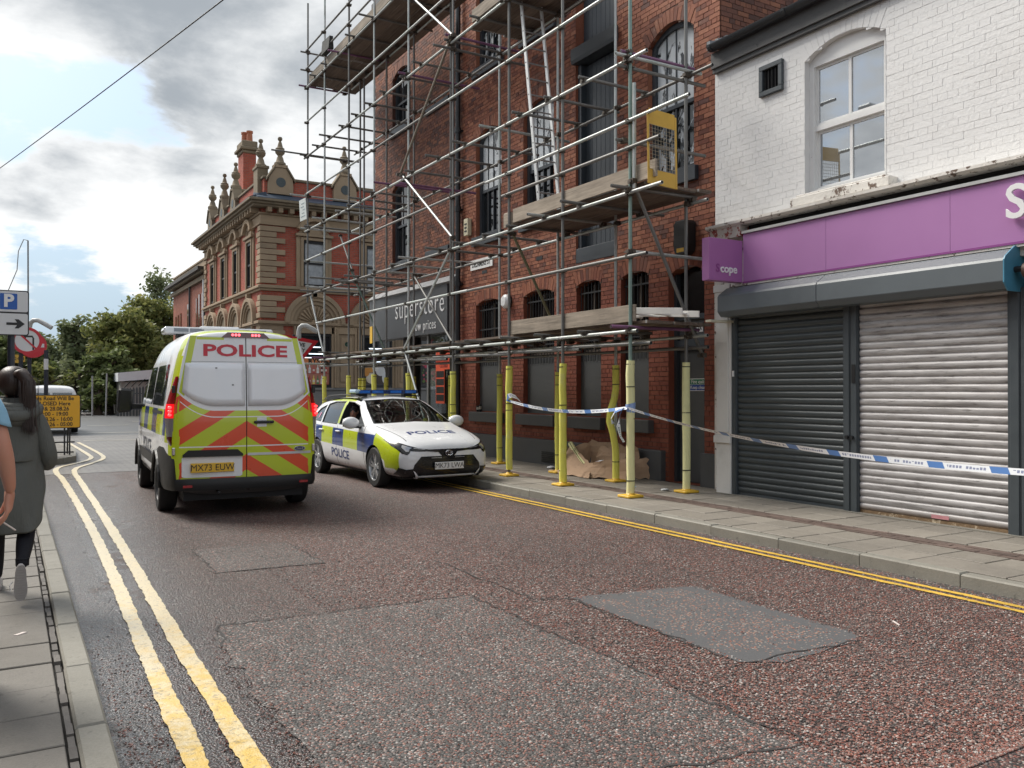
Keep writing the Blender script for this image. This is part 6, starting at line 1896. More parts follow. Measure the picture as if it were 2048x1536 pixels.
def grid_cut(bm, step):
    xs = [v.co.x for v in bm.verts]; ys = [v.co.y for v in bm.verts]
    for lo, hi, no in ((min(xs), max(xs), (1, 0, 0)), (min(ys), max(ys), (0, 1, 0))):
        k = int((hi - lo) / step)
        for i in range(1, k + 1):
            c = lo + (hi - lo) * i / (k + 1)
            bmesh.ops.bisect_plane(bm, geom=bm.verts[:] + bm.edges[:] + bm.faces[:], plane_co=(c, 0, 0) if no[0] else (0, c, 0), plane_no=no)
    return bm


def drape(name, bm, side, bvh, offs, m, parent, smooth=40, thick=0.0):
    """lay a flat bmesh on the body seen from one side"""
    d, f = AX[side]
    bm.verts.ensure_lookup_table()
    for v in bm.verts:
        o_ = f(v.co.x, v.co.y); h = bvh.ray_cast(o_, d)
        if h[0] is None: h = bvh.find_nearest(o_ + d * 8)
        n = h[1] if h[1].dot(d) < 0 else -h[1]
        v.co = h[0] + n * offs
    if thick: bmesh.ops.solidify(bm, geom=bm.faces[:], thickness=thick)
    bmesh.ops.recalc_face_normals(bm, faces=bm.faces[:])
    me = bpy.data.meshes.new(name); bm.to_mesh(me); bm.free(); me.materials.append(m)
    if smooth: me.shade_smooth(); me.set_sharp_from_angle(angle=radians(smooth))
    o = bpy.data.objects.new(name, me); COL.objects.link(o); o.parent = parent; W[o] = Vector((0, 0, 0))
    return o


def patch(name, poly, side, bvh, offs, m, parent, step=.05, **k): return drape(name, grid_bm(poly, step), side, bvh, offs, m, parent, **k)


def drape_text(name, txt, size, side, cx_, cy_, rot, bvh, offs, m, parent, sx=1.0, bold=0.0, flip=1):
    me = text_mesh(txt, size, 0, 'CENTER', sx, bold); bm = bmesh.new(); bm.from_mesh(me); bpy.data.meshes.remove(me)
    c, s_ = cos(rot), sin(rot)
    for v in bm.verts: x, y = v.co.x * flip, v.co.y; v.co = (cx_ + x * c - y * s_, cy_ + x * s_ + y * c, 0)
    grid_cut(bm, .05)
    return drape(name, bm, side, bvh, offs, m, parent)


def paint(name, fn, rough=.28):
    m, t = newmat(name)
    p = obco(t); x, y, z = sep(t, p)
    col = fn(t, x, y, z)
    w = wpos(t); n = noise(t, w, 3.0, 5, .6)
    f = (n - .5) * .05 + 1.0
    col = mix(t, 1.0, col, comb(t, f, f, f), 'MULTIPLY')
    grime = sstep(t, .75, .2, z + (n - .5) * .5) * .16
    col = mix(t, grime, col, (.16, .145, .12))
    return fin(m, t, col, (n - .5) * .06 + rough, 0, None, .5, coat=.6)


WHT = (.78, .79, .80); YEL = (.50, .60, .012); ORG = (.72, .068, .014); BLU = (.008, .042, .20)
M_VW = mat('white_vehicle_paint', WHT, .28, var=.05, vs=2, coat=.6)
M_TYRE = mat('tyre_rubber', (.018, .018, .018), .75, var=.3, bmp=.2)
M_RIM = mat('alloy_wheel', (.46, .47, .48), .32, .7, var=.1)
M_PLAST = mat('black_trim_plastic', (.012, .0125, .013), .55, var=.2, bmp=.1, bs=120)
M_GLOSSB = mat('gloss_black_trim', (.010, .010, .011), .15)
M_REDL = mat('tail_lamp_red', (.30, .008, .012), .12, coat=1.0)
M_REDD = mat('tail_lamp_dark_red', (.10, .008, .010), .12, coat=1.0)
M_CLRL = mat('lamp_clear', (.34, .34, .35), .15, .4, coat=1.0)
M_CHROME = mat('chrome', (.62, .63, .64), .12, 1.0)


def emitter(name, c, s_):
    m, t = newmat(name); return fin(m, t, c, .3, emit=c, estr=s_)


M_BRAKE = emitter('lit_brake_lamp', (.70, .006, .012), .40)
M_BRAKEC = emitter('lit_brake_core', (1.0, .06, .06), 1.0)
M_LED = emitter('lit_red_led', (1.0, .10, .12), 1.5)
M_PLY = mat('rear_number_plate_yellow', (.70, .42, .03), .35, var=.04)
M_PLW = mat('front_number_plate_white', (.72, .72, .71), .35, var=.04)
M_INT = mat('dark_cabin', (.010, .010, .011), .7)
M_SEAT = mat('dark_seat_cloth', (.02, .02, .022), .85)


def wheel(parent, x, y, r, w, side, rimm=M_RIM, spokes=5, rr=.66, name='wheel'):
    """side: +1 when the outer face looks to +x"""
    o = MB()
    pr = [(r * rr, -w / 2), (r * .93, -w / 2), (r * .985, -w * .42), (r, -w * .28), (r, w * .28), (r * .985, w * .42), (r * .93, w / 2), (r * rr, w / 2)]
    o.lathe([(a, b + 0) for a, b in pr], (x, y, r), 36, 'x', False)
    wh_ = o.build(name, M_TYRE, parent, smooth=30)
    q = MB(); s_ = side; xo = x + s_ * (w / 2 - .012)
    q.lathe([(r * rr, -s_ * .0), (r * (rr + .02), s_ * .008), (r * (rr - .03), s_ * .004), (r * (rr - .06), -s_ * .03), (r * (rr - .08), -s_ * .09), (r * .2, -s_ * .10), (.001, -s_ * .10)], (xo, y, r), 36, 'x', False)
    rim = q.build('rim', rimm, wh_, smooth=30)
    sp_ = MB(); R1 = r * (rr - .03)
    for k in range(spokes):
        for dd in (-.16, .16):
            a = 2 * pi * k / spokes + .3; b0, b1 = a + dd * .55, a + dd * 1.25
            P_ = lambda rad, an, wd, xx: (xx, y + rad * cos(an) - wd * sin(an), r + rad * sin(an) + wd * cos(an))
            w0_, w1_ = r * .055, r * .065
            x0, x1 = xo - s_ * .055, xo - s_ * .008; x2, x3 = xo - s_ * .05, xo - s_ * .02
            sp_.hexa([P_(r * .08, b0, -w0_, x2), P_(r * .08, b0, w0_, x2), P_(R1, b1, w1_, x0), P_(R1, b1, -w1_, x0), P_(r * .08, b0, -w0_, x3), P_(r * .08, b0, w0_, x3), P_(R1, b1, w1_ * .8, x1), P_(R1, b1, -w1_ * .8, x1)])
    sp_.lathe([(.001, -s_ * .012), (r * .14, -s_ * .012), (r * .17, -s_ * .03), (r * .17, -s_ * .06)], (xo, y, r), 20, 'x', False)
    so_ = sp_.build('spokes', rimm, wh_, smooth=35)
    dk = MB().lathe([(.001, -s_ * .105), (R1 * .98, -s_ * .105)], (xo, y, r), 30, 'x', False).build('brake_disc', M_PLAST, wh_)
    return wh_


def ring_mesh(name, rings, mats, smooth=45, sub=0):
    """rings of half profiles (x>=0, bottom centre ... top centre) mirrored into a closed body"""
    full = []
    for y, pts in rings:
        h = [(p[0], p[2] if len(p) > 2 else y, p[1]) for p in pts]
        full.append(h + [(-a, b, c) for a, b, c in h[-2:0:-1]])
    g_ = MB(); g_.loft(full)
    me = g_.mesh(name, mats)
    bm = bmesh.new(); bm.from_mesh(me); bmesh.ops.recalc_face_normals(bm, faces=bm.faces[:]); bm.to_mesh(me); bm.free()
    o = bpy.data.objects.new(name, me); COL.objects.link(o); W[o] = Vector((0, 0, 0))
    if sub:
        s_ = o.modifiers.new('sub', 'SUBSURF'); s_.levels = s_.render_levels = sub
        me2 = applied(o); o.modifiers.clear(); o.data = me2; bpy.data.meshes.remove(me)
    return o


def shade(o, a):
    o.data.shade_smooth(); o.data.set_sharp_from_angle(angle=radians(a))


# ---------------------------------------------------------------- police van seen from behind
VAN = thing('police_van', 'white high roof police van seen from behind with orange and yellow chevrons', 'van', (2.555, 11.64, 0), radians(-2.8), local=True)

VAN.scale = (.955, 1, 1)


def van_w(z): return lerpt([(.28, .93), (.42, .975), (.7, .99), (1.0, .985), (1.3, .955), (1.6, .905), (1.87, .855), (2.05, .82), (2.32, .78)], z)


VS = [0, .0, .05, .12, .22, .34, .46, .56, .66, .76, .84, .90, .945, .975, .993, 1.0]
VR = [0, .8, 1, 1, 1, 1, 1, 1, 1, 1, .99, .965, .905, .78, .5, 0]
vzt = [(-.95, 2.235), (-.90, 2.262), (-.8, 2.29), (-.5, 2.315), (.6, 2.32), (1.6, 2.29), (2.0, 2.20), (2.4, 1.96), (2.9, 1.56), (3.35, 1.20), (3.6, 1.08), (3.85, .93), (3.95, .80)]
vsx = [(-.95, .885), (-.92, .905), (-.85, .93), (-.72, .955), (-.5, .98), (-.2, .998), (0, 1), (3.0, 1), (3.4, .965), (3.7, .90), (3.9, .80), (3.96, .70)]


def vlean(z): return .075 * max(0, z - 1.2)


vr_ = []
for y in (-.95, -.92, -.86, -.76, -.6, -.4, -.2, .1, .5, 1.0, 1.5, 1.9, 2.2, 2.5, 2.8, 3.1, 3.4, 3.65, 3.85, 3.95):
    zt, sx_ = lerpt(vzt, y), lerpt(vsx, y); zb = .27
    k = max(0, min(1, (.3 - y) / 1.2))
    vr_.append((y, [(van_w(zb + (zt - zb) * s_) * r_ * sx_, zb + (zt - zb) * s_, y + vlean(zb + (zt - zb) * s_) * k) for s_, r_ in zip(VS, VR)]))


def van_side(t, x, y, z):
    """body paint: squares along the flanks, yellow edge on the rear pillars"""
    ax = x.abs()
    side = ax > .80
    sq = ((y + .45) / .62).mod(2.0) < 1.0
    band = (z > .98) * (z < 1.30) * side * (y > -.62) * (y < 3.3)
    col = mix(t, sq, BLU, YEL)
    col = mix(t, band, WHT, col)
    pil = (y > -.80) * (y < -.62) * (z > .9)
    col = mix(t, pil, col, YEL)
    col = mix(t, (y < -.80) * (z < 1.95), col, YEL)
    return mix(t, z < .46, col, (.02, .02, .021))


vb = ring_mesh('body', vr_, [paint('van_flank_livery', van_side), M_INT], sub=1)
vbvh = bvh_of(vb.data)
for y in (0, 2.93):
    for s_ in (-1, 1):
        c = MB().lathe([(.41, 0), (.41, .5)], (s_ * .68 if s_ > 0 else -1.18, y, .33), 28, 'x').build('cut', M_INT)
        bm = bmesh.new(); bm.from_mesh(c.data); bmesh.ops.recalc_face_normals(bm, faces=bm.faces[:]); bm.to_mesh(c.data); bm.free()
        boolean_cut(vb, c)
vb.parent = VAN; shade(vb, 40)
for y in (0, 2.93):
    for s_ in (-1, 1): wheel(VAN, s_ * .865, y, .342, .225, s_, mat('steel_wheel', (.05, .05, .052), .5, .4), 5)
MB().box(-.75, .75, -.85, 3.6, .20, .42).build('underbody', M_INT, VAN)
MB().path([(-.66, 0, .34), (.66, 0, .34)], .06, 8).build('rear_axle', M_INT, VAN)


def door_w(z): return lerpt([(.46, .845), (.9, .868), (1.3, .862), (1.6, .82), (1.87, .772), (2.1, .715), (2.2, .675)], z)
def door_y(x, z): return -.985 + .060 * (abs(x) / .86) ** 2.6 + vlean(z) * 1.05


def chevrons(t, x, y, z):
    ax = x.abs()
    q = ((ax - .38) / .46).clamp(); zl = q * q * .23 + 1.315
    st = ((z + ax * .62 - .97) / .405).fr() < .47
    col = mix(t, st, YEL, ORG)
    ln = ((z - zl + .11).abs() < .006).k
    wl = ((z - zl + .105).abs() < .006) * (ax < .80)
    wl = wl.mx((z - .852).abs() < .007)
    col = mix(t, wl, col, WHT)
    xo = (z - 1.3).mx(0.0) * -.205 + .868
    up = mix(t, (ax > xo - .085) * (ax < xo - .012), WHT, YEL)
    up = mix(t, (z > 2.150) * (z < 2.182) * (ax > .27) * (ax < .60), up, YEL)
    col = mix(t, z > zl - .028, col, WHT)
    return mix(t, z > zl, col, up)


M_CHEV = paint('chevron_livery', chevrons)


def curved(name, x_at, zs, nx, dy, m, parent, th=.03, smooth=40):
    """a panel following the curve of the rear doors; x_at(z) -> (x0, x1)"""
    front = []; 
    for z in zs:
        a, b = x_at(z); front.append([(a + (b - a) * i / nx, door_y(a + (b - a) * i / nx, z) - dy, z) for i in range(nx + 1)])
    g_ = MB(); n = nx + 1; vs = [p for r_ in front for p in r_]; k = len(vs); vs += [(x, y + th, z) for x, y, z in vs]; fs = []
    for j in range(len(zs) - 1):
        for i in range(nx):
            a = j * n + i; fs += [(a, a + 1, a + n + 1, a + n), (k + a, k + a + n, k + a + n + 1, k + a + 1)]
    ed = [i for i in range(n)] + [j * n + nx for j in range(1, len(zs))] + [(len(zs) - 1) * n + i for i in range(nx - 1, -1, -1)] + [j * n for j in range(len(zs) - 2, 0, -1)]
    for a, b in zip(ed, ed[1:] + ed[:1]): fs.append((b, a, k + a, k + b))
    g_.add(vs, fs)
    return g_.build(name, m, parent, smooth=smooth)


zs = [.465 + (2.195 - .465) * i / 30 for i in range(31)]
dl = curved('rear_door', lambda z: (-door_w(z), -.006), zs, 10, 0, M_CHEV, VAN)
dr_ = curved('rear_door', lambda z: (.006, door_w(z)), zs, 10, 0, M_CHEV, VAN)
zlow = lambda x: 1.345 + .23 * max(0, min(1, (abs(x) - .38) / .46)) ** 2
for s_, par in ((-1, dl), (1, dr_)):
    g_ = MB(); N = 12
    top = [(s_ * (.02 + (.735 - .02) * i / N), 1.865) for i in range(N + 1)]
    cols = []
    for i in range(N + 1):
        x = .02 + (.775 - .02) * i / N; xt = .02 + (.735 - .02) * i / N
        cols.append([(s_ * (x + (xt - x) * j / 6), zlow(x) + (1.865 - zlow(x)) * j / 6) for j in range(7)])
    vs = [(x, door_y(x, z) - .010, z) for c in cols for x, z in c]
    g_.add(vs, [(i * 7 + j, (i + 1) * 7 + j, (i + 1) * 7 + j + 1, i * 7 + j + 1) for i in range(N) for j in range(6)])
    wb_ = g_.build('blanked_window', mat('white_window_blank', (.80, .82, .85), .16, var=.05, vs=2, coat=.8), par, smooth=60)
    so_ = wb_.modifiers.new('solid', 'SOLIDIFY'); so_.thickness = .008; so_.offset = 0
    curved('seam', lambda z: (s_ * .70 if s_ < 0 else .02, -.02 if s_ < 0 else .70), [1.880, 1.885], 8, .001, mat('seam_grey', (.22, .23, .24), .5), par, th=.01)
MB().box(-.0055, .0055, -.975, -.94, .47, 1.25).build('door_gap', M_DARK, VAN)
curved('door_gap', lambda z: (-.0055, .0055), zs, 1, -.006, M_DARK, VAN, th=.01)
dt = []
for s_, txt, par in ((1, 'POLICE', VAN),):
    me = text_mesh('POLICE', .20, 0, 'CENTER', 1.63, .006)
    for v in me.vertices: x, z = v.co.x, 2.015 + v.co.y * .98; v.co = (x, door_y(x, z) - .004, z)
    me.materials.append(mat('police_red_lettering', (.55, .025, .045), .35)); o = bpy.data.objects.new('lettering', me); COL.objects.link(o); o.parent = VAN; W[o] = Vector((0, 0, 0))
# high level brake lamp
bl_ = curved('brake_lamp', lambda z: (-.30 + max(0, z - 2.185) * 1.2, .30 - max(0, z - 2.185) * 1.2), [2.182, 2.20, 2.235, 2.246], 10, .012, M_REDD, VAN, th=.03)
for x in (-.165, -.125, -.085, .085, .125, .165):
    MB().lathe([(.001, -.004), (.014, -.004), (.017, .004), (.017, .02)], (x, door_y(x, 2.215) - .014, 2.215), 12, 'y', False).build('led', M_LED, bl_)
# number plate recess, handle bar, plate
nr = curved('plate_recess', lambda z: (-.78 + (.03 if z < .5 or z > .72 else 0), -.055 - (.03 if z < .5 or z > .72 else 0)), [.487, .50, .72, .735], 8, .006, M_VW, dl, th=.02)
curved('plate_handle', lambda z: (-.77 + max(0, z - .76) * 1.2, -.05 - max(0, z - .76) * 1.2), [.735, .76, .80, .815], 8, .035, M_PLAST, dl, th=.05)
npl = MB().box(-.68, -.16, -1.012, -.960, .548, .659).build('number_plate', M_PLY, VAN, bv=.004)
text('lettering', 'MX73 EUW', .108, (-.42, -1.012, .603), (1, 0, 0), (0, 0, 1), M_BLKS, npl, .0005, sx=.98, lift=.002)
curved('trim_strip', lambda z: (.012, .84), [.735, .765], 8, .006, mat('silver_strip', (.55, .56, .57), .35, .4), dr_, th=.01)
hb = curved('handle_recess', lambda z: (.13, .25), [1.085, 1.10, 1.15, 1.18, 1.20], 5, .003, M_VW, dr_, th=.01)
MB().box(.09, .34, -1.02, -.985, 1.125, 1.16).build('door_handle', M_GLOSSB, dr_, bv=.008)
em = MB().prism([(.685 + .075 * cos(a), .80 + .032 * sin(a)) for a in [2 * pi * i / 24 for i in range(24)]], -.972, -.95, 'y').build('badge', M_CHROME, dr_)
MB().prism([(.685 + .066 * cos(a), .80 + .026 * sin(a)) for a in [2 * pi * i / 24 for i in range(24)]], -.975, -.9715, 'y').build('badge_field', mat('badge_blue', (.01, .02, .09), .2), em)
text('lettering', 'Ford', .045, (.685, -.975, .80), (1, 0, 0), (0, 0, 1), M_CHROME, em, .0005, lift=.001)
for s_ in (-1, 1):
    for z in (.76, 1.50):
        MB().box(s_ * .855, s_ * .895, -.955, -.90, z, z + .09).build('hinge', M_CHROME if z < 1 else M_PLAST, VAN, bv=.006)
    # tail lamp wrapped round the corner
    prev = None
    for name, za, zb, m_ in (('lamp_lower', .84, .98, M_REDD), ('lamp_reverse', .98, 1.20, M_CLRL), ('lamp_lit', 1.20, 1.37, M_BRAKE), ('lamp_upper', 1.37, 1.70, M_REDL)):
        rows = []
        for i in range(5):
            z = za + (zb - za) * i / 4
            wi = lerpt([(.84, .02), (.92, .10), (1.2, .145), (1.4, .13), (1.7, .05)], z)
            x0 = door_w(z) + .012; y0 = door_y(x0, z) - .008
            rows.append([(s_ * (x0 + wi * .62 * sin(a)), y0 + .012 + wi * 1.5 * (1 - cos(a)), z) for a in (0, .35, .7, 1.0, 1.3)] + [(s_ * (x0 + .01), y0 + .14, z)])
        g_ = MB(); g_.loft(rows); lo = g_.build('tail_lamp' if prev is None else name, m_, VAN if prev is None else prev, smooth=40); prev = prev or lo
        if name == 'lamp_lit':
            for dz in (-.045, .0, .045): MB().ball((s_ * (door_w(1.28) + .055), door_y(.86, 1.28) + .018, 1.285 + dz), .026, 10, 8, 1, .9, .7).build('lamp_core', M_BRAKEC, lo, smooth=60)
# bumper
BP = [(-.985, -.10), (-.99, -.35), (-.965, -.62), (-.94, -.78), (-.905, -.90), (-.875, -.95), (-.86, -.965), (-.70, -1.015), (-.35, -1.035), (0, -1.04)]
BP = BP + [(-x, y) for x, y in BP[-2::-1]]
rg = []
for x, y in BP:
    zt = .84 if abs(x) > .95 else .78 if abs(x) > .90 else .70 if abs(x) > .87 else .472; zb = .335 if y < -.5 else .38
    l = hypot(x * .4, y + .3) or 1; ix, iy = x * .93, y + .09 * (1 if y < -.7 else .2)
    rg.append([(x * .985, y + .015, zb), (x, y, zb + .05), (x, y, zt - .04), (x * .99, y + .012, zt), (ix, iy + .04, zt), (ix, iy + .04, zb)])
bo = MB().loft(rg, True, True).build('bumper', M_PLAST, VAN, smooth=35)
for s_ in (-1, 1): MB().box(s_ * .72 - .055, s_ * .72 + .055, -1.032, -1.0, .375, .405).build('reflector', M_REDL, bo)
MB().path([(-.35, -.95, .32), (-.35, -1.02, .30), (-.33, -1.03, .29)], .018, 8).build('tow_eye', M_PLAST, VAN)
# wheel arch lips, side glass, mirror, roof bar
for y in (0, 2.93):
    for s_ in (-1, 1):
        pts = [(s_ * .992, y + .43 * cos(a), .33 + .43 * sin(a)) for a in [pi * i / 14 for i in range(15)]]
        MB().path(pts, .026, 6).build('arch_lip', M_PLAST, VAN)
for s_, sd__ in ((-1, '-x'), (1, '+x')):
    for y0, y1, z0, z1 in ((-.42, .95, 1.34, 1.86), (1.02, 2.05, 1.34, 1.86), (2.15, 2.85, 1.28, 1.72)):
        pl_ = [(y0 + .06, z0), (y1 - .02, z0), (y1, z0 + .04), (y1 if y1 < 2.5 else y1 - .35, z1 - .02), (y1 - .03 if y1 < 2.5 else y1 - .4, z1), (y0 + .14, z1), (y0 + .10, z1 - .03), (y0, z0 + .05)]
        patch('side_window', pl_, sd__, vbvh, .004, _mc.setdefault('van_side_glass', glass('van_side_glass', (.02, .024, .026), .05, .04, 2.2)), VAN, .12)
    drape_text('lettering', 'POLICE', .26, sd__, 1.35, .76, 0, vbvh, .004, mat('police_navy_lettering', (.03, .035, .06), .35), VAN, 1.5, .006, flip=-1 if s_ < 0 else 1)
    patch('side_moulding', [(.48, .56), (2.42, .56), (2.42, .68), (.48, .68)], sd__, vbvh, .015, M_PLAST, VAN, .2, thick=-.02)
    patch('door_rail', [(-.35, 1.235), (.85, 1.235), (.85, 1.275), (-.35, 1.275)], sd__, vbvh, .004, M_PLAST, VAN, .2)
    MB().hexa([(s_ * 1.10, 2.70, 1.20), (s_ * 1.33, 2.66, 1.18), (s_ * 1.33, 2.80, 1.18), (s_ * 1.10, 2.85, 1.20), (s_ * 1.08, 2.70, 1.55), (s_ * 1.30, 2.66, 1.57), (s_ * 1.30, 2.80, 1.57), (s_ * 1.08, 2.85, 1.55)]).build('mirror', M_PLAST, VAN, bv=.035)
    MB().box(s_ * .92, s_ * 1.12, 2.76, 2.84, 1.24, 1.32).build('mirror_arm', M_PLAST, VAN, bv=.01)
patch('windscreen', [(-.74, 1.28), (.74, 1.28), (.68, 2.0), (-.68, 2.0)], '+y', vbvh, .004, mat('van_side_glass'), VAN, .15)
lb_ = MB().prism([(-.78, 2.33), (.78, 2.33), (.80, 2.36), (.78, 2.43), (-.78, 2.43), (-.80, 2.36)], 1.05, 1.42, 'y').build('light_bar', mat('clear_light_bar', (.62, .64, .66), .15, var=.1, coat=1), VAN, bv=.02)
for x in (-.55, -.33, .33, .58): MB().box(x - .10, x + .10, 1.043, 1.052, 2.36, 2.41).build('bar_lens', mat('bar_lens_grey', (.20, .22, .25), .2), lb_)
MB().box(-.28, .28, 1.03, 1.44, 2.40, 2.448).build('bar_centre', M_VW, lb_, bv=.015)
for x in (-.55, .55): MB().box(x - .05, x + .05, 1.1, 1.3, 2.28, 2.34).build('bar_foot', M_PLAST, lb_)
for x, z in ((-.37, 1.805), (-.17, 1.60)): MB().box(x - .012, x + .012, door_y(x, z) - .018, door_y(x, z), z - .006, z + .006).build('blank_fixing', M_PLAST, dl)

# ---------------------------------------------------------------- police estate car facing the camera
CAR_ST = [(-2.37, [(0, .30), (.42, .30), (.52, .34), (.55, .44), (.55, .60), (.53, .72), (.50, .80), (.46, .84), (.40, .87), (.32, .885), (0, .89)]),
          (-2.28, [(0, .24), (.62, .24), (.74, .30), (.78, .43), (.785, .62), (.76, .79), (.71, .89), (.64, .94), (.56, .97), (.45, .985), (0, .99)]),
          (-2.08, [(0, .20), (.68, .20), (.82, .27), (.86, .42), (.87, .62), (.85, .81), (.80, .93), (.71, 1.08), (.61, 1.20), (.51, 1.265), (0, 1.29)]),
          (-1.72, [(0, .19), (.70, .19), (.85, .26), (.885, .42), (.895, .62), (.88, .83), (.84, .94), (.745, 1.12), (.645, 1.285), (.54, 1.35), (0, 1.375)]),
          (-1.0, [(0, .18), (.72, .18), (.85, .25), (.885, .42), (.895, .62), (.885, .83), (.855, .93), (.77, 1.14), (.67, 1.335), (.56, 1.40), (0, 1.432)]),
          (-.35, [(0, .18), (.72, .18), (.85, .25), (.882, .42), (.892, .62), (.885, .82), (.858, .92), (.775, 1.14), (.675, 1.345), (.565, 1.41), (0, 1.445)]),
          (.12, [(0, .18), (.72, .18), (.85, .25), (.882, .42), (.892, .62), (.885, .815), (.858, .91), (.775, 1.13), (.672, 1.325), (.56, 1.392), (0, 1.428)]),
          (.34, [(0, .18), (.72, .18), (.85, .25), (.882, .42), (.892, .62), (.885, .81), (.858, .905), (.785, 1.09), (.70, 1.255), (.59, 1.315), (0, 1.345)]),
          (.75, [(0, .18), (.72, .18), (.85, .25), (.884, .42), (.895, .61), (.888, .80), (.86, .90), (.81, 1.00), (.745, 1.085), (.63, 1.13), (0, 1.155)]),
          (1.10, [(0, .18), (.72, .18), (.855, .25), (.888, .42), (.898, .60), (.888, .78), (.855, .88), (.80, .925), (.73, .95), (.62, .97), (0, .99)]),
          (1.55, [(0, .18), (.72, .18), (.855, .25), (.89, .42), (.90, .59), (.885, .74), (.835, .83), (.76, .87), (.66, .895), (.50, .91), (0, .93)]),
          (1.95, [(0, .18), (.70, .18), (.83, .25), (.87, .41), (.875, .56), (.85, .68), (.79, .755), (.71, .79), (.60, .815), (.45, .83), (0, .845)]),
          (2.17, [(0, .185), (.62, .185), (.75, .25), (.79, .39), (.79, .52), (.76, .61), (.70, .665), (.62, .695), (.53, .715), (.40, .73), (0, .745)]),
          (2.28, [(0, .20), (.48, .20), (.58, .26), (.61, .38), (.61, .48), (.58, .54), (.53, .58), (.47, .605), (.40, .62), (.30, .63), (0, .64)])]


def car_paint(t, x, y, z):
    ax = x.abs(); side = ax > .70
    zlo = (y + 1.4) * -.035 + .605; zhi = (y + 1.4) * -.028 + .905
    sq = ramp(t, (y + 2.4) / 4.8, [(0, BLU), (.2708, YEL), (.3896, BLU), (.500, YEL), (.6354, BLU), (.7812, YEL), (.95, WHT)], True)
    band = (z > zlo) * (z < zhi) * side * (y > -2.0) * (y < 1.33)
    fen = (y > 1.33) * (y < 2.12) * (z > (y - 1.33) * -.42 + .62) * (z < (y - 1.33) * -.25 + .86) * side
    fen2 = (y > 1.75) * (y < 2.1) * (z > .34) * (z < .62) * (ax > .66)
    col = mix(t, band.mx(fen), WHT, sq)
    col = mix(t, fen2, col, YEL)
    # yellow edge along the roof side and the middle pillar
    rail = (z > 1.335) * (z < 1.40) * (ax > .52) * (y > -1.9) * (y < .0)
    pilb = (y > -.385) * (y < -.27) * (z > .95) * (z < 1.36) * (ax > .6)
    col = mix(t, rail.mx(pilb), col, YEL)
    edge = ((z - zlo).abs() < .006).mx((z - zhi).abs() < .006) * side * (y > -2.0) * (y < 1.33)
    col = mix(t, edge, col, WHT)
    gap = ((y + .325).abs() < .007).mx((y - .93 + (z - .6) * .08).abs() < .007).mx(((y + 1.22) - (z - .6).mx(0.0) * .12).abs() < .007) * side * (z > .25) * (z < .96)
    gap = gap.mx(((ax - .74 + (y - 1.1) * .12).abs() < .006) * (y > 1.12) * (y < 2.05) * (z > .7))
    return mix(t, gap, col, (.03, .03, .03))


DLO = [[(.84, .945), (.55, 1.10), (.27, 1.265), (.0, 1.315), (-.26, 1.325), (-.27, .945)], [(-.385, .945), (-.385, 1.325), (-.9, 1.315), (-1.21, 1.27), (-1.17, .955)], [(-1.27, .965), (-1.30, 1.255), (-1.60, 1.18), (-1.84, 1.03), (-1.78, .985)]]
SCRN = [(-.735, .985), (0, 1.012), (.735, .985), (.63, 1.225), (.545, 1.355), (0, 1.385), (-.545, 1.355), (-.63, 1.225)]


def clean(o):
    bm = bmesh.new(); bm.from_mesh(o.data); bmesh.ops.recalc_face_normals(bm, faces=bm.faces[:]); bm.to_mesh(o.data); bm.free(); return o


def car_body(m):
    b = ring_mesh('body', CAR_ST, [m, M_INT], sub=2)
    bv_ = bvh_of(b.data)
    cuts = [MB().prism([(-1.9, .95), (.98, .95), (.62, 1.13), (.10, 1.365), (-.4, 1.39), (-1.2, 1.375), (-1.75, 1.29)], -.61, .61, 'x')]
    for d in DLO: cuts.append(MB().prism(d, -1.1, 1.1, 'x'))
    cuts.append(MB().prism(SCRN, .02, 1.4, 'y'))
    cuts.append(MB().prism([(-.58, 1.03), (.58, 1.03), (.50, 1.24), (-.50, 1.24)], -2.6, -1.7, 'y'))
    for y in (-1.35, 1.35):
        for s_ in (-1, 1): cuts.append(MB().lathe([(.352, 0), (.352, .6)], (.60 if s_ > 0 else -1.2, y, .318), 28, 'x'))
    for c in cuts: boolean_cut(b, clean(c.build('cut', M_INT)))
    shade(b, 35)
    return b, bv_


CAR = thing('police_car', 'white police estate car with blue and yellow squares parked facing the camera', 'car', (5.765, 14.05, 0), radians(181.2), local=True)
CAR.scale = (.955, 1, 1)
cbody, cbvh = car_body(paint('car_livery', car_paint))
cbody.parent = CAR
for y in (-1.35, 1.35):
    for s_ in (-1, 1): wheel(CAR, s_ * .785, y, .316, .205, s_, M_RIM, 5, .68)
MB().box(-.7, .7, -2.1, 2.05, .17, .30).build('underbody', M_INT, CAR)
for i, d in enumerate(DLO):
    for sd__ in ('+x', '-x'):
        if i == 0 and sd__ == '+x': continue         # the driver's window is wound down
        patch('side_window', d, sd__, cbvh, -.012, M_CARGLASS, CAR, .10)
patch('quarter_glass', [(.84, .945), (.55, 1.10), (.50, 1.12), (.52, .945)], '+x', cbvh, -.012, M_CARGLASS, CAR, .10)
patch('windscreen', SCRN, '+y', cbvh, -.010, M_CARGLASS, CAR, .08)
patch('rear_window', [(-.58, 1.03), (.58, 1.03), (.50, 1.24), (-.50, 1.24)], '-y', cbvh, -.010, M_CARGLASS, CAR, .10)
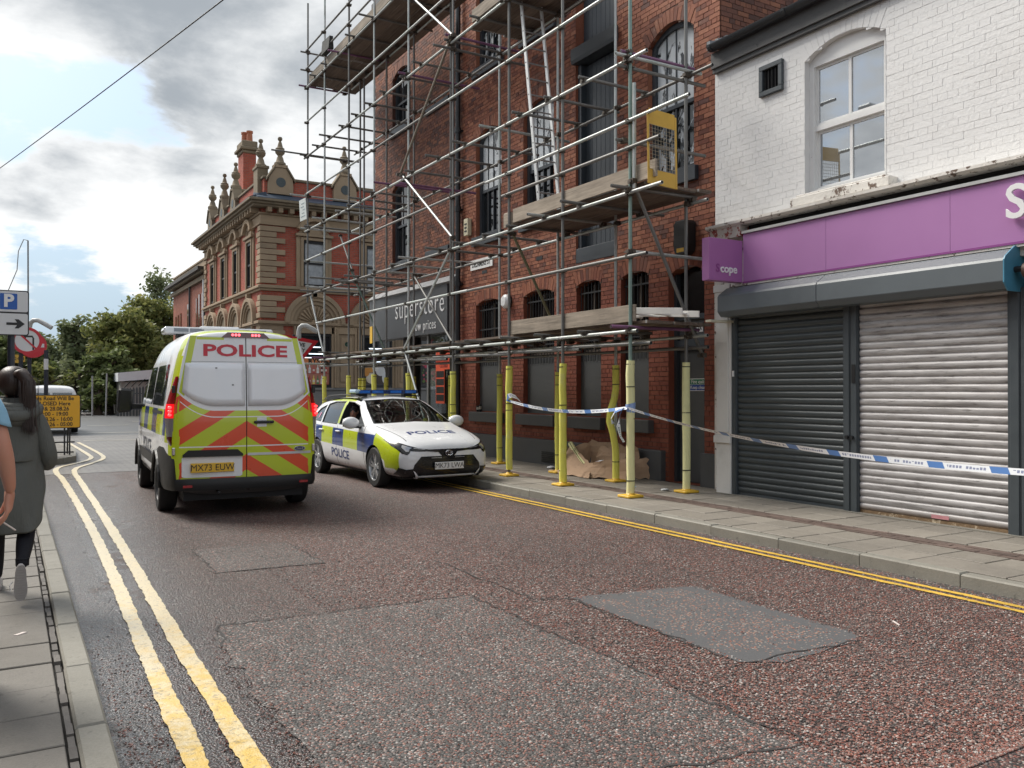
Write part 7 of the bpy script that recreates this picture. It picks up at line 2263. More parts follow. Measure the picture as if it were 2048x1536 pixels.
# window surrounds
for sd__ in ('+x', '-x'):
    for d in DLO:
        cxd = sum(p[0] for p in d) / len(d); czd = sum(p[1] for p in d) / len(d)
        bm = bmesh.new(); o_ = [bm.verts.new((cxd + (a - cxd) * 1.0 + (.012 if a > cxd else -.012), czd + (b - czd) + (.012 if b > czd else -.012), 0)) for a, b in d]; i_ = [bm.verts.new((a, b, 0)) for a, b in d]
        for k in range(len(d)): bm.faces.new((o_[k], o_[(k + 1) % len(d)], i_[(k + 1) % len(d)], i_[k]))
        drape('window_seal', grid_cut(bm, .1), sd__, cbvh, .002, M_PLAST, CAR)
for s_ in (-1, 1):
    f = lambda pts: [(s_ * a, b) for a, b in pts]
    hl_ = patch('headlamp', f([(.33, .628), (.50, .650), (.66, .695), (.80, .755), (.845, .77), (.83, .68), (.755, .575), (.69, .55), (.655, .575), (.635, .61), (.50, .60), (.36, .60)]), '+y', cbvh, .005, M_GLOSSB, CAR, .04)
    patch('lamp_lens', f([(.60, .655), (.72, .695), (.74, .66), (.70, .60), (.66, .60), (.645, .635)]), '+y', cbvh, .009, M_CLRL, hl_, .04)
    patch('lamp_strip', f([(.40, .632), (.58, .655), (.58, .645), (.40, .622)]), '+y', cbvh, .009, M_CLRL, hl_, .04)
    patch('side_intake', f([(.60, .345), (.70, .335), (.79, .365), (.80, .26), (.70, .225), (.58, .215)]), '+y', cbvh, .014, M_GLOSSB, CAR, .03)
    patch('intake_blade', f([(.60, .315), (.575, .30), (.50, .225), (.50, .20), (.53, .20)]), '+y', cbvh, .016, M_VW, CAR, .04)
    MB().lathe([(.001, .0), (.022, .0), (.026, -.02)], (s_ * .70, 2.19, .295), 12, 'y', False).build('fog_lamp', M_CLRL, CAR)
    # door mirror
    mo = MB().ball((s_ * 1.02, .70, .995), .14, 16, 12, 1.1, .6, .70).build('mirror', M_VW, CAR, smooth=60)
    MB().box(s_ * .91, s_ * 1.13, .610, .622, .93, 1.06).build('mirror_glass', M_GLASSF, mo)
    MB().hexa([(s_ * .84, .66, .90), (s_ * .97, .67, .91), (s_ * .97, .74, .91), (s_ * .84, .76, .90), (s_ * .84, .66, .93), (s_ * .97, .67, .95), (s_ * .97, .74, .95), (s_ * .84, .76, .93)]).build('mirror_arm', M_PLAST, mo)
    for y in (-.22, -1.08): MB().box(s_ * .885, s_ * .915, y - .10, y + .09, .805, .835).build('door_handle', M_VW, CAR, bv=.01)
    drape_text('lettering', 'POLICE', .20, '+x' if s_ > 0 else '-x', -.15, .435, -.035 if s_ > 0 else .035, cbvh, .003, mat('police_blue_lettering', (.012, .035, .16), .35), CAR, 1.30, .004, flip=1 if s_ > 0 else -1)
    MB().path([(s_ * .575, -1.75, 1.362), (s_ * .60, -1.4, 1.425), (s_ * .615, -.6, 1.448), (s_ * .60, 0, 1.425), (s_ * .585, .12, 1.39)], .013, 6).build('roof_rail', M_PLAST, CAR)
    patch('tail_lamp', f([(.55, .80), (.75, .86), (.78, .78), (.70, .72), (.55, .73)]), '-y', cbvh, .006, M_REDL, CAR, .05)
gr_ = patch('grille', [(-.47, .525), (.47, .525), (.585, .40), (.60, .345), (.58, .215), (.45, .185), (-.45, .185), (-.58, .215), (-.60, .345), (-.585, .40)], '+y', cbvh, .004, M_GLOSSB, CAR, .05)
for k in range(7):
    z = .245 + k * .036; h = .44 if z < .5 else .4
    patch('grille_bar', [(-h, z), (h, z), (h, z + .006), (-h, z + .006)], '+y', cbvh, .008, M_PLAST, gr_, .1)
patch('lower_lip', [(-.50, .225), (.50, .225), (.53, .20), (.50, .178), (-.50, .178), (-.53, .20)], '+y', cbvh, .015, M_VW, CAR, .06)
patch('nose_panel', [(-.34, .628), (.34, .628), (.36, .60), (.17, .585), (.10, .515), (-.10, .515), (-.17, .585), (-.36, .60)], '+y', cbvh, .007, M_GLOSSB, CAR, .05)
for k in (-1, 1): patch('grille_strobe', [(k * .12, .507), (k * .30, .507), (k * .30, .495), (k * .12, .495)], '+y', cbvh, .010, M_CLRL, gr_, .1)
eb = MB()
for rx, rz, xz, zz in ((.062, .042, 0, .572), (.022, .040, 0, .572), (.052, .016, 0, .587)):
    eb.path([(xz + rx * cos(a), 2.312, zz + rz * sin(a)) for a in [2 * pi * i / 24 for i in range(25)]], .0055, 5)
eb.build('badge', M_CHROME, CAR)
np_ = MB().box(-.26, .26, 2.318, 2.328, .325, .436).build('number_plate', M_PLW, CAR, bv=.004)
MB().box(-.2, .2, 2.24, 2.32, .34, .42).build('plate_bracket', M_PLAST, CAR)
text('lettering', 'MK73 LWA', .108, (0, 2.328, .38), (-1, 0, 0), (0, 0, 1), M_BLKS, np_, .0005, sx=.98, lift=.002)
drape_text('lettering', 'POLICE', .215, '+z', .06, 1.80, pi, cbvh, .003, mat('police_blue_lettering'), CAR, 1.22, .004)
cl = MB().prism([(-.60, 1.465), (.60, 1.465), (.63, 1.49), (.60, 1.535), (-.60, 1.535), (-.63, 1.49)], -.34, -.04, 'y').build('light_bar', mat('blue_light_bar', (.008, .028, .12), .12, coat=1.0), CAR, bv=.015)
for x in (-.46, -.16, .20, .46): MB().box(x - .11, x + .11, -.035, -.030, 1.478, 1.522).build('blue_lens', mat('blue_lens', (.015, .13, .50), .12), cl)
MB().box(.53, .635, -.34, -.03, 1.475, 1.54).build('bar_end', mat('pale_bar_end', (.45, .60, .72), .15), cl, bv=.015)
for x in (-.45, .45): MB().box(x - .08, x + .08, -.26, -.12, 1.415, 1.468).build('bar_foot', M_PLAST, cl)
# cabin
for x in (.37, -.37):
    MB().prism([(-.52, .88), (-.38, .90), (-.52, 1.18), (-.58, 1.20), (-.64, 1.18)], x - .2, x + .2, 'x').box(x - .12, x + .12, -.65, -.56, 1.20, 1.31).build('seat', M_SEAT, CAR, bv=.03)
MB().box(-.58, .58, -1.35, -1.2, .9, 1.22).build('seat', M_SEAT, CAR, bv=.03)
MB().path([(.37 + .17 * cos(a), .42 + .06 * sin(a), 1.0 + .15 * sin(a)) for a in [2 * pi * i / 22 for i in range(23)]], .016, 6).build('steering_wheel', M_PLAST, CAR)
MB().box(-.60, .60, .55, .95, .945, .968).build('dashboard', M_SEAT, CAR, bv=.008)
MB().box(-.09, .09, .26, .30, 1.255, 1.315).build('rear_view_mirror', M_PLAST, CAR, bv=.01)
patch('rear_sticker', [(-1.52, 1.02), (-1.46, 1.02), (-1.44, 1.12), (-1.50, 1.12)], '+x', cbvh, -.006, mat('pink_sticker', (.55, .25, .38), .5), CAR, .1)

# ---------------------------------------------------------------- far vehicles
DC = thing('parked_car', 'dark red estate car far off beyond the junction beside the trees', 'car', (4.3, 66, 0), radians(20), local=True)
o_, dbv = car_body(mat('dark_red_paint', (.10, .012, .014), .3, coat=.6)); o_.parent = DC
for y in (-1.35, 1.35):
    for s_ in (-1, 1): wheel(DC, s_ * .785, y, .316, .205, s_, M_RIM, 5, .68)
for s_ in (-1, 1): patch('tail_lamp', [(s_ * a, b) for a, b in [(.55, .78), (.75, .90), (.78, .78), (.70, .70), (.55, .71)]], '-y', dbv, .006, M_BRAKE, DC, .05)
patch('rear_window', [(-.58, 1.03), (.58, 1.03), (.50, 1.24), (-.50, 1.24)], '-y', dbv, -.006, M_GLASSF, DC, .10)
WV = thing('parked_van', 'small white van parked on the far corner behind the road closed sign', 'van', (1.22, 33.9, 0), local=True)
ws = []
for y, zt, k in ((-.62, 1.50, .90), (-.58, 1.60, .95), (-.45, 1.66, .985), (.4, 1.70, 1), (1.8, 1.68, 1), (2.3, 1.5, 1), (2.9, 1.1, .98), (3.4, .98, .92), (3.6, .8, .8)):
    ws.append((y, [(a * .90 * k, .22 + (zt - .22) * b) for a, b in ((0, 0), (.85, 0), (.97, .08), (1, .25), (1, .5), (.97, .62), (.92, .75), (.86, .88), (.78, .95), (.6, .99), (0, 1))]))
wb2 = ring_mesh('body', ws, [M_VW], sub=1); wb2.parent = WV; shade(wb2, 40); wbv = bvh_of(wb2.data)
for s_ in (-1, 1):
    patch('rear_window', [(s_ * .04, 1.02), (s_ * .68, 1.02), (s_ * .64, 1.42), (s_ * .04, 1.42)], '-y', wbv, .006, mat('van_side_glass'), WV, .2)
    patch('tail_lamp', [(s_ * .76, .75), (s_ * .83, .75), (s_ * .80, 1.05), (s_ * .74, 1.05)], '-y', wbv, .006, M_REDL, WV, .2)
    for y in (.1, 2.7): wheel(WV, s_ * .76, y, .31, .2, s_)
patch('bumper', [(-.80, .30), (.80, .30), (.80, .50), (-.80, .50)], '-y', wbv, .02, M_PLAST, WV, .2)
# ================================================================ people
def skin(name, V, EG, m, parent=None, sub=2, root=0, at=None):
    """V: [(x, y, z, rx, ry)]; one continuous surface grown round the skeleton"""
    me = bpy.data.meshes.new(name); o_ = off(parent) if parent is not None else Vector(at or (0, 0, 0))
    bm = bmesh.new(); L = bm.verts.layers.skin.verify(); vs = []
    for v in V:
        b = bm.verts.new(Vector(v[:3]) - o_); b[L].radius = (v[3], v[4] if len(v) > 4 else v[3]); vs.append(b)
    for a, b in EG: bm.edges.new((vs[a], vs[b]))
    vs[root][L].use_root = True
    bm.to_mesh(me); bm.free()
    o = bpy.data.objects.new(name, me); COL.objects.link(o)
    if parent is not None: o.parent = parent
    else: o.location = o_
    k = o.modifiers.new('skin', 'SKIN'); k.use_smooth_shade = True
    s_ = o.modifiers.new('sub', 'SUBSURF'); s_.levels = s_.render_levels = sub
    me2 = applied(o); o.modifiers.clear(); o.data = me2; bpy.data.meshes.remove(me)
    me2.materials.clear(); me2.materials.append(m); me2.shade_smooth()
    W[o] = Vector(o_)
    return o


def skin_mat(name, c):
    m, t = newmat(name); p = wpos(t); n = noise(t, p, 30, 4, .6); n2 = noise(t, p, 9, 3, .5)
    col = mix(t, n2 * .5 + n * .3, c, (c[0] * 1.05, c[1] * .72, c[2] * .66))
    b = t.nodes.new('ShaderNodeBsdfPrincipled'); put(t, b.inputs['Base Color'], col); b.inputs['Roughness'].default_value = .5
    b.inputs['Subsurface Weight'].default_value = .12; b.inputs['Subsurface Radius'].default_value = (.02, .008, .004)
    put(t, b.inputs['Normal'], bump(t, n, .15, .002))
    o = t.nodes.new('ShaderNodeOutputMaterial'); t.links.new(b.outputs[0], o.inputs[0]); return m


M_SKIN = skin_mat('pink_skin', (.50, .27, .19))
M_SKINP = skin_mat('pale_skin', (.42, .25, .19))


def cloth(name, c, fold=9, k=.5, st=.6):
    m, t = newmat(name); p = wpos(t)
    x, y, z = sep(t, p)
    n = noise(t, comb(t, x * 6, y * 6, z * 2.2), 1.2, 4, .55, .6); w_ = noise(t, p, 260, 2, .5); b = noise(t, p, 4, 4, .6)
    f = (b - .5) * .25 + (w_ - .5) * .2 + 1.0
    col = mix(t, 1.0, c, comb(t, f, f, f), 'MULTIPLY')
    return fin(m, t, col, .72, 0, bump(t, n * 1.0 + w_ * .04, st, .03), .25)


M_COAT = cloth('olive_grey_coat_cloth', (.115, .118, .108), st=1.0)
M_LEG = cloth('black_leggings', (.010, .010, .014), st=.35)
M_TEE = cloth('pale_blue_cotton', (.25, .45, .60), st=.6)
M_JEAN = cloth('dark_jeans', (.02, .025, .04))
def hair_strands(name, paths, m, parent, n, spread, r0, seed):
    r = random.Random(seed); g_ = MB()
    for _ in range(n):
        o_ = Vector((r.gauss(0, spread), r.gauss(0, spread), r.gauss(0, spread * .4)))
        P_ = [Vector(p) + o_ * f + Vector((r.gauss(0, .003), r.gauss(0, .003), r.gauss(0, .003))) for p, f in paths]
        g_.path(P_, [r0] * (len(P_) - 1) + [r0 * .3], 3)
    return tag(g_.build(name, m, parent, smooth=80), kind='stuff')


def hair_mat(name, c):
    m, t = newmat(name); p = wpos(t); x, y, z = sep(t, p)
    n = noise(t, comb(t, x * 190, y * 190, z * 9), 1.0, 3, .6)
    col = mix(t, n, tuple(v * .45 for v in c), tuple(v * 1.7 for v in c))
    return fin(m, t, col, .42, 0, bump(t, n, .5, .004), .5)


M_HAIR = hair_mat('dark_brown_hair', (.035, .022, .018))
M_HAIRB = hair_mat('short_dark_hair', (.02, .016, .014))


def head(parent, c, yaw, m, sc_=1.0, nm='head'):
    """a face with eyes, nose, mouth and ears, looking along yaw (0 = +y)"""
    def T(x, y, z):
        x, y, z = x * sc_, y * sc_, z * sc_
        return (c[0] + x * cos(yaw) - y * sin(yaw), c[1] + x * sin(yaw) + y * cos(yaw), c[2] + z)
    g_ = MB(); prof = [(-.115, .02, .055), (-.10, .045, .045), (-.075, .058, .03), (-.04, .068, .012), (0, .075, 0), (.035, .077, -.005), (.07, .070, -.008), (.098, .048, -.01), (.112, .015, -.012)]
    rings = []
    for z, r, dy in prof:
        ring = []
        for j in range(20):
            a = 2 * pi * j / 20; x = r * cos(a); y = r * 1.22 * sin(a) + dy * .6
            if sin(a) > .85 and -.05 < z < .02: y += .016 * (1 - abs(cos(a)) * 3) * (1.3 if z < 0 else .6)
            if .3 < abs(cos(a)) < .6 and sin(a) > .6 and 0 <= z < .03: y -= .007
            ring.append(T(x, y, z))
        rings.append(ring)
    g_.loft(rings)
    h = g_.build(nm, m, parent, smooth=70)
    h.modifiers.new('sub', 'SUBSURF').render_levels = 2
    for s_ in (-1, 1):
        MB().ball(T(s_ * .030, .082, .012), .011 * sc_, 10, 8).build('eye', mat('eye_white', (.45, .44, .42), .2), h)
        MB().ball(T(s_ * .030, .0915, .012), .005 * sc_, 8, 6).build('iris', mat('iris_dark', (.03, .02, .015), .15), h)
        MB().path([T(s_ * .014, .092, .030), T(s_ * .030, .094, .034), T(s_ * .046, .084, .030)], .004 * sc_, 5).build('eyebrow', M_HAIRB, h)
        MB().path([T(s_ * .076, .005, .028), T(s_ * .088, -.008, .03), T(s_ * .086, -.008, -.005), T(s_ * .076, .004, -.028)], [.008 * sc_, .011 * sc_, .010 * sc_, .006 * sc_], 6).build('ear', m, h, smooth=60)
    MB().path([T(0, .094, .018), T(0, .108, -.012), T(0, .112, -.024), T(0, .098, -.032)], [.008 * sc_, .011 * sc_, .014 * sc_, .008 * sc_], 8).build('nose', m, h, smooth=60)
    MB().path([T(-.022, .088, -.058), T(0, .098, -.055), T(.022, .088, -.058)], .006 * sc_, 6).build('mouth', mat('lips', (.33, .12, .10), .45), h, smooth=60)
    return h, T


# woman walking away in a long coat
WX, WY = .02, 6.95
wo_ = thing('person', 'dark haired person in a long grey green hooded coat walking away on the left pavement', 'person', (WX, WY, .11))
bodyV = [(WX, WY, .98, .13, .11), (WX, WY, 1.18, .12, .10), (WX, WY, 1.34, .13, .09), (WX, WY + .02, 1.44, .05, .05), (WX, WY + .03, 1.52, .05, .05),
         (WX + .10, WY + .02, .92, .09, .09), (WX + .085, WY - .02, .56, .062, .062), (WX + .07, WY - .15, .47, .058, .06), (WX + .055, WY - .33, .39, .040, .042), (WX + .05, WY - .38, .36, .036, .038),
         (WX - .10, WY + .04, .92, .09, .09), (WX - .10, WY + .14, .55, .06, .06), (WX - .10, WY + .20, .30, .048, .05), (WX - .10, WY + .20, .18, .036, .036),
         (WX + .125, WY, 1.34, .05, .05), (WX + .20, WY - .02, 1.12, .038, .038), (WX + .195, WY + .16, 1.02, .028, .028), (WX + .18, WY + .24, 1.02, .028, .02),
         (WX - .15, WY, 1.35, .055, .055), (WX - .26, WY + .02, 1.12, .040, .040), (WX - .22, WY + .18, 1.0, .030, .030)]
skin('body', bodyV, [(0, 1), (1, 2), (2, 3), (3, 4), (0, 5), (5, 6), (6, 7), (7, 8), (8, 9), (0, 10), (10, 11), (11, 12), (12, 13), (2, 14), (14, 15), (15, 16), (16, 17), (2, 18), (18, 19), (19, 20)], M_LEG, wo_)
rw = random.Random(5)


def coat_loft(name, prof, m, hem=0.0, amp=.010, n=40, seed=1, thick=.006):
    r = random.Random(seed); ph = [r.uniform(0, 6) for _ in range(6)]; rings = []
    for i, (z, rx, ry, dy) in enumerate(prof):
        ring = []
        for j in range(n):
            a = 2 * pi * j / n
            k = amp * (sin(3 * a + ph[0] + z * 7) + .7 * sin(5 * a + ph[1] - z * 11) + .9 * (abs(sin(4.5 * a + ph[2] + z * 9)) - .6) + .5 * sin(11 * a + ph[3] + z * 22)) * (1 if i else 1.2)
            zz = z + (hem * abs(cos(a)) ** 5 * max(0, 1 - i * .34))
            ring.append((WX - .015 + (rx * (.93 if z < .9 else .86) + k) * cos(a), WY + dy + (ry + k) * sin(a), zz))
        rings.append(ring)
    g_ = MB(); g_.loft(rings, True, False); o = g_.build(name, m, wo_, smooth=60)
    s_ = o.modifiers.new('solid', 'SOLIDIFY'); s_.thickness = thick; s_.offset = -1
    u = o.modifiers.new('sub', 'SUBSURF'); u.levels = u.render_levels = 1
    return o


ct = coat_loft('coat', [(.545, .232, .175, -.02), (.66, .236, .175, -.02), (.80, .235, .17, -.015), (.95, .226, .16, -.01), (1.08, .212, .145, 0), (1.2, .205, .135, 0), (1.3, .205, .13, 0), (1.37, .19, .12, .0), (1.42, .135, .10, .005), (1.455, .085, .08, .01), (1.49, .07, .07, .01)], M_COAT, .16, .012)
coat_loft('storm_flap', [(1.045, .224, .156, -.006), (1.06, .226, .158, -.006), (1.2, .214, .144, -.004), (1.3, .213, .138, -.004), (1.375, .197, .127, -.003), (1.41, .16, .11, 0)], M_COAT, 0, .006, seed=2)
for s_, pts in ((1, [(.115, -.0, 1.375), (.155, -.015, 1.30), (.198, -.03, 1.17), (.222, -.02, 1.07), (.222, .05, 1.01), (.21, .14, 1.0), (.18, .22, 1.02)]), (-1, [(-.165, 0, 1.385), (-.235, 0, 1.30), (-.275, .01, 1.16), (-.285, .03, 1.06), (-.27, .09, 1.0), (-.24, .16, 1.0), (-.21, .23, 1.02)])):
    P3 = []; RR = []
    for (x, y, z), r_ in zip(pts, (.066, .066, .060, .060, .056, .050, .044)): P3.append((WX + x, WY + y, z)); RR.append(r_)
    so_ = MB().path(P3, RR, 16).build('sleeve', M_COAT, ct, smooth=70)
    u = so_.modifiers.new('sub', 'SUBSURF'); u.levels = u.render_levels = 2
    skin('hand', [(WX + s_ * .20, WY + .25, 1.025, .03, .02), (WX + s_ * .18, WY + .31, 1.03, .036, .018), (WX + s_ * .17, WY + .37, 1.02, .012, .01), (WX + s_ * .15, WY + .365, 1.025, .011, .01), (WX + s_ * .19, WY + .365, 1.01, .010, .009), (WX + s_ * .135, WY + .31, 1.05, .012, .011)], [(0, 1), (1, 2), (1, 3), (1, 4), (1, 5)], M_SKINP, so_, 2)
hd = MB()
for k in range(3):
    hd.path([(WX + (.15 - .018 * k) * cos(a), WY - .03 + (.115 - .012 * k) * sin(a) - (.035 if sin(a) < 0 else 0), 1.415 + .03 * k - .05 * (sin(a) < 0) * abs(sin(a))) for a in [2 * pi * j / 24 for j in range(25)]], .040 - .006 * k, 10)
hdo = hd.build('hood', M_COAT, ct, smooth=70)
hoodb = MB().ball((WX + .01, WY - .115, 1.37), .135, 18, 12, 1.0, .52, .62).build('hood_back', M_COAT, ct, smooth=70)
h, T_ = head(wo_, (WX, WY + .03, 1.585), 0.12, M_SKINP, .95)
g_ = MB(); rings = []
for i in range(12):
    a = pi * i / 11; rr = .108 * sin(a) ** .85 + .001; z = 1.605 - .108 * cos(a)
    rings.append([(WX + rr * .92 * cos(b), WY + .012 + rr * 1.12 * sin(b) - (.012 if sin(b) < 0 else .05 * max(0, sin(b)) * (z < 1.62)), z) for b in [2 * pi * j / 22 for j in range(22)]])
g_.loft(rings); hr = g_.build('hair', M_HAIR, wo_, smooth=80)
MB().path([(WX + .02, WY - .10, 1.655), (WX + .05, WY - .15, 1.66), (WX + .085, WY - .165, 1.60), (WX + .085, WY - .15, 1.50), (WX + .09, WY - .14, 1.41), (WX + .10, WY - .14, 1.33), (WX + .105, WY - .14, 1.29)], [.028, .040, .046, .042, .034, .022, .005], 14).build('ponytail', M_HAIR, hr, smooth=80)
hair_strands('hair_strands', [((WX + .04, WY - .13, 1.66), .5), ((WX + .085, WY - .165, 1.60), 1.2), ((WX + .085, WY - .155, 1.50), 1.2), ((WX + .09, WY - .145, 1.40), 1.2), ((WX + .10, WY - .145, 1.30), 1.1), ((WX + .105, WY - .14, 1.25), 1.2)], M_HAIR, hr, 170, .021, .0018, 3)
MB().lathe([(.022, -.008), (.034, 0), (.022, .008)], (WX + .03, WY - .115, 1.66), 14, 'y').build('hair_tie', M_BLACKR, hr)


def shoe(parent, heel, toe, up, m_up, m_sole, L=.255, w=.088):
    """heel, toe: sole end points; up: direction of the upper"""
    h_, t_ = Vector(heel), Vector(toe); d = (t_ - h_).normalized(); u = (Vector(up) - d * Vector(up).dot(d)).normalized(); s_ = d.cross(u)
    out = []
    for i in range(28):
        a = 2 * pi * i / 28; yy = .5 - .5 * cos(a); wd = (w / 2) * (abs(sin(a)) ** .75) * (.82 + .22 * yy - .14 * exp_(yy - .42))
        out.append((yy * L, wd if sin(a) > 0 else -wd))
    sol = MB(); sol.loft([[h_ + d * a * 1.0 + s_ * b + u * z for a, b in out] for z in (0, .022)])
    so_ = sol.build('shoe', m_sole, parent, smooth=40)
    R_ = []
    for z, sc1, sh in ((.022, .97, 0), (.045, .94, 0), (.062, .80, -.012), (.075, .58, -.035), (.09, .42, -.06)):
        R_.append([h_ + d * (L * .5 + (a - L * .5) * sc1 + sh) + s_ * b * min(1, sc1 + .06) + u * z for a, b in out])
    MB().loft(R_).build('shoe_upper', m_up, so_, smooth=60)
    for k in range(12):
        c = h_ + d * (.03 + k * .018) - u * .0008
        MB().hexa([c + s_ * a + d * b + u * z for z in (-.0012, .002) for a, b in ((-.024, -.003), (.024, -.003), (.024, .003), (-.024, .003))]).build('tread', m_sole, so_)
    return so_


def exp_(x): return 2.718281828 ** (-(x * 6) ** 2)


M_SOLE = mat('grey_sole', (.36, .34, .33), .7, var=.15, vs=20, bmp=.2)
M_SHOE = mat('off_white_shoe', (.58, .56, .54), .6, var=.1)
MB().lathe([(.040, 0), (.042, .05)], (WX + .055, WY - .335, .36), 12).build('leg_cuff', M_LEG, wo_)
# the lifted foot hangs toe down, its sole towards the camera
shoe(wo_, (WX + .045, WY - .455, .385), (WX + .045, WY - .40, .14), (0, 1, .15), M_SHOE, M_SOLE)
shoe(wo_, (WX - .10, WY + .13, .11), (WX - .10, WY + .38, .11), (0, 0, 1), M_SHOE, M_SOLE)
MB().path([(WX + .0, WY - .40, .27), (WX - .02, WY - .42, .25), (WX - .015, WY - .43, .22), (WX + .0, WY - .41, .23)], .004, 5).build('shoelace', M_SHOE, wo_)

# man at the left edge of the view: only his arm comes into the picture
MX, MY = -.305, 4.92
mn = thing('person', 'person in a pale blue T-shirt holding a cigarette in the lowered hand', 'person', (MX, MY, .11))
mn.scale = (1, 1, 1.045)
ax_, ay_ = MX + .275, MY
mv = [(MX, MY, 1.03, .15, .12), (MX, MY, 1.22, .14, .11), (MX, MY, 1.42, .16, .11), (MX, MY + .01, 1.57, .06, .06), (MX, MY + .02, 1.66, .058, .06),
      (MX + .10, MY, .95, .10, .10), (MX + .11, MY + .04, .58, .068, .07), (MX + .11, MY + .02, .22, .045, .05), (MX - .10, MY, .95, .10, .10), (MX - .11, MY - .10, .58, .068, .07), (MX - .11, MY - .16, .22, .045, .05),
      (MX + .19, MY, 1.47, .066, .063), (ax_ - .035, MY + .0, 1.33, .050, .052), (ax_ - .005, MY - .02, 1.22, .045, .047), (ax_ + .012, MY - .01, 1.15, .046, .045), (ax_ + .030, MY + .02, 1.03, .034, .031), (ax_ + .032, MY + .035, .985, .029, .024),
      (MX - .20, MY, 1.47, .068, .065), (MX - .28, MY, 1.24, .05, .05), (MX - .29, MY + .06, 1.0, .034, .032), (MX - .29, MY + .08, .90, .036, .02)]
skin('body', mv, [(0, 1), (1, 2), (2, 3), (3, 4), (0, 5), (5, 6), (6, 7), (0, 8), (8, 9), (9, 10), (2, 11), (11, 12), (12, 13), (13, 14), (14, 15), (15, 16), (2, 17), (17, 18), (18, 19), (19, 20)], M_SKIN, mn)
hx, hy, hz = ax_ + .033, MY + .04, .985
hand = [(hx, hy, hz + .03, .030, .024), (hx - .004, hy + .002, hz - .02, .040, .022), (hx - .010, hy + .004, hz - .065, .043, .019)]
he = [(0, 1), (1, 2)]
for k, (dy, l, cl_) in enumerate(((.030, .075, .010), (.010, .082, .016), (-.012, .076, .022), (-.032, .060, .026))):
    b = len(hand)
    hand += [(hx - .012, hy + dy, hz - .082, .0115), (hx - .016 - cl_ * .4, hy + dy * 1.05, hz - .082 - l * .42, .0102), (hx - .030 - cl_, hy + dy * 1.05, hz - .082 - l * .76, .0092), (hx - .050 - cl_ * 1.4, hy + dy, hz - .082 - l * .98, .0078)]
    he += [(2, b), (b, b + 1), (b + 1, b + 2), (b + 2, b + 3)]
b = len(hand); hand += [(hx - .004, hy + .034, hz - .015, .015), (hx - .018, hy + .052, hz - .045, .0125), (hx - .034, hy + .050, hz - .078, .0105), (hx - .048, hy + .040, hz - .10, .009)]
he += [(1, b), (b, b + 1), (b + 1, b + 2), (b + 2, b + 3)]
ho = skin('hand', hand, he, M_SKIN, mn, 2, 1)
MB().lathe([(.0118, -.003), (.0122, 0), (.0118, .003)], (hx - .017, hy + .010, hz - .098), 14).build('ring', mat('gold_ring', (.7, .5, .25), .25, 1.0), ho)
MK = 1.045
cg = MB().tube((hx - .034, hy + .018, (hz - .135 - .11) * MK + .11), (hx + .022, hy + .060, (hz - .185 - .11) * MK + .11), .0042, 8).build('cigarette', mat('cigarette_paper', (.75, .74, .70), .6), at=(hx, hy + .04, hz - .16))
tag(cg, 'white cigarette held between the fingers of the lowered hand', 'cigarette')
MB().tube((hx + .022, hy + .060, (hz - .295) * MK + .11), (hx + .0255, hy + .0625, (hz - .298) * MK + .11), .0044, 8).build('ash_tip', mat('ash', (.12, .11, .10), .8), cg)


def mloft(name, prof, m, amp=.006, seed=3, cx_=MX, cy_=MY):
    r = random.Random(seed); ph = [r.uniform(0, 6) for _ in range(4)]
    g_ = MB(); g_.loft([[(cx_ + dx + (rx + amp * sin(5 * a + ph[0] + z * 9)) * cos(a), cy_ + (ry + amp * sin(4 * a + ph[1] + z * 12)) * sin(a), z) for a in [2 * pi * j / 28 for j in range(28)]] for z, rx, ry, dx in prof], True, False)
    o = g_.build(name, m, mn, smooth=70); s_ = o.modifiers.new('solid', 'SOLIDIFY'); s_.thickness = .004; s_.offset = -1; u = o.modifiers.new('sub', 'SUBSURF'); u.levels = u.render_levels = 1
    return o


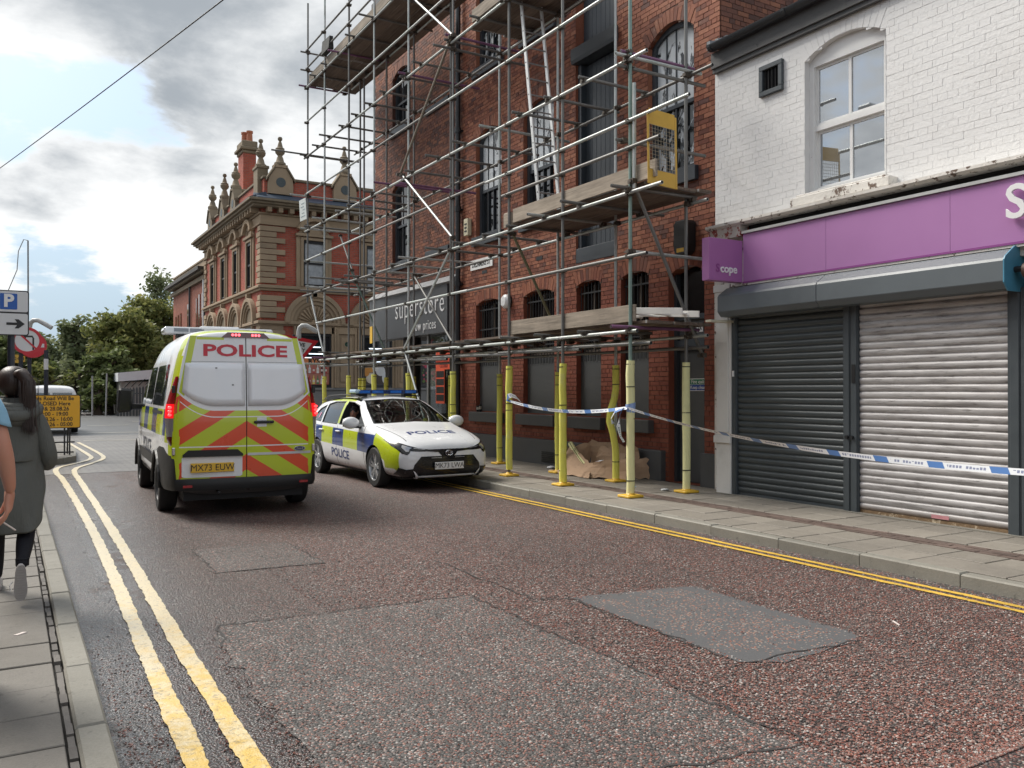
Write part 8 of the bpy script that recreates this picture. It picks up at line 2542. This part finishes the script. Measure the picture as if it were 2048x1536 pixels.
ts = mloft('t_shirt', [(.92, .185, .145, 0), (1.05, .185, .145, 0), (1.2, .185, .14, 0), (1.35, .195, .14, 0), (1.45, .20, .13, 0), (1.52, .17, .11, 0), (1.56, .10, .09, 0), (1.58, .075, .075, 0)], M_TEE)
for s_ in (-1, 1):
    so_ = MB().loft([[(MX + s_ * x + r_ * cos(a) * 1.0, MY + r_ * 1.05 * sin(a), z + r_ * .35 * cos(a) * -s_) for a in [2 * pi * j / 18 for j in range(18)]] for x, z, r_ in ((.12, 1.50, .080), (.18, 1.47, .080), (.215, 1.41, .074), (.235, 1.35, .070), (.240, 1.33, .070))], True, False).build('sleeve', M_TEE, ts, smooth=70)
    q = so_.modifiers.new('solid', 'SOLIDIFY'); q.thickness = .004
mloft('trousers', [(.13, .10, .10, -.11), (.5, .10, .10, -.11), (.82, .115, .12, -.10), (.95, .17, .14, 0), (1.0, .185, .145, 0)], M_JEAN)
mloft('trouser_leg', [(.13, .085, .09, .11), (.5, .09, .10, .11), (.82, .115, .12, .10)], M_JEAN)
h, T_ = head(mn, (MX, MY + .03, 1.74), 0, M_SKIN, 1.0)
MB().ball((MX, MY + .005, 1.765), .112, 20, 12, .86, 1.02, .9).build('hair', M_HAIRB, mn, smooth=80)
for s_, y in ((1, .0), (-1, -.18)): shoe(mn, (MX + s_ * .11, MY + y - .08, .11), (MX + s_ * .11, MY + y + .18, .11), (0, 0, 1), M_LEG, M_SOLE, .28, .1)

# officer at the wheel of the estate car
CM = Matrix.Translation((5.765, 14.05, 0)) @ Matrix.Rotation(radians(181.2), 4, 'Z')
def cw(x, y, z): v = CM @ Vector((x, y, z)); return (v.x, v.y, v.z)
dvr = thing('person', 'dark haired person in dark clothing sitting at the wheel of the police estate car', 'person', cw(.39, -.16, .96))
V = [cw(.40, -.36, .955) + (.10, .10), cw(.43, -.36, .985) + (.13, .09), cw(.50, -.34, 1.03) + (.05, .045), cw(.53, -.32, 1.07) + (.042, .042), cw(.54, -.30, .985) + (.045, .045), cw(.29, -.34, .985) + (.05, .05), cw(.52, -.05, .965) + (.035, .035), cw(.30, -.05, .965) + (.035, .035)]
skin('body', V, [(0, 1), (1, 2), (2, 3), (1, 4), (1, 5), (4, 6), (5, 7)], cloth('navy_uniform', (.012, .013, .018)), dvr, 2)
c_ = cw(.545, -.30, 1.135)
h, T_ = head(dvr, c_, radians(181.2) - .45, M_SKIN, .95)
MB().ball((c_[0] - .0, c_[1] + .012, c_[2] + .035), .088, 18, 12, 1, 1.1, .82).build('hair', M_HAIRB, dvr, smooth=80)
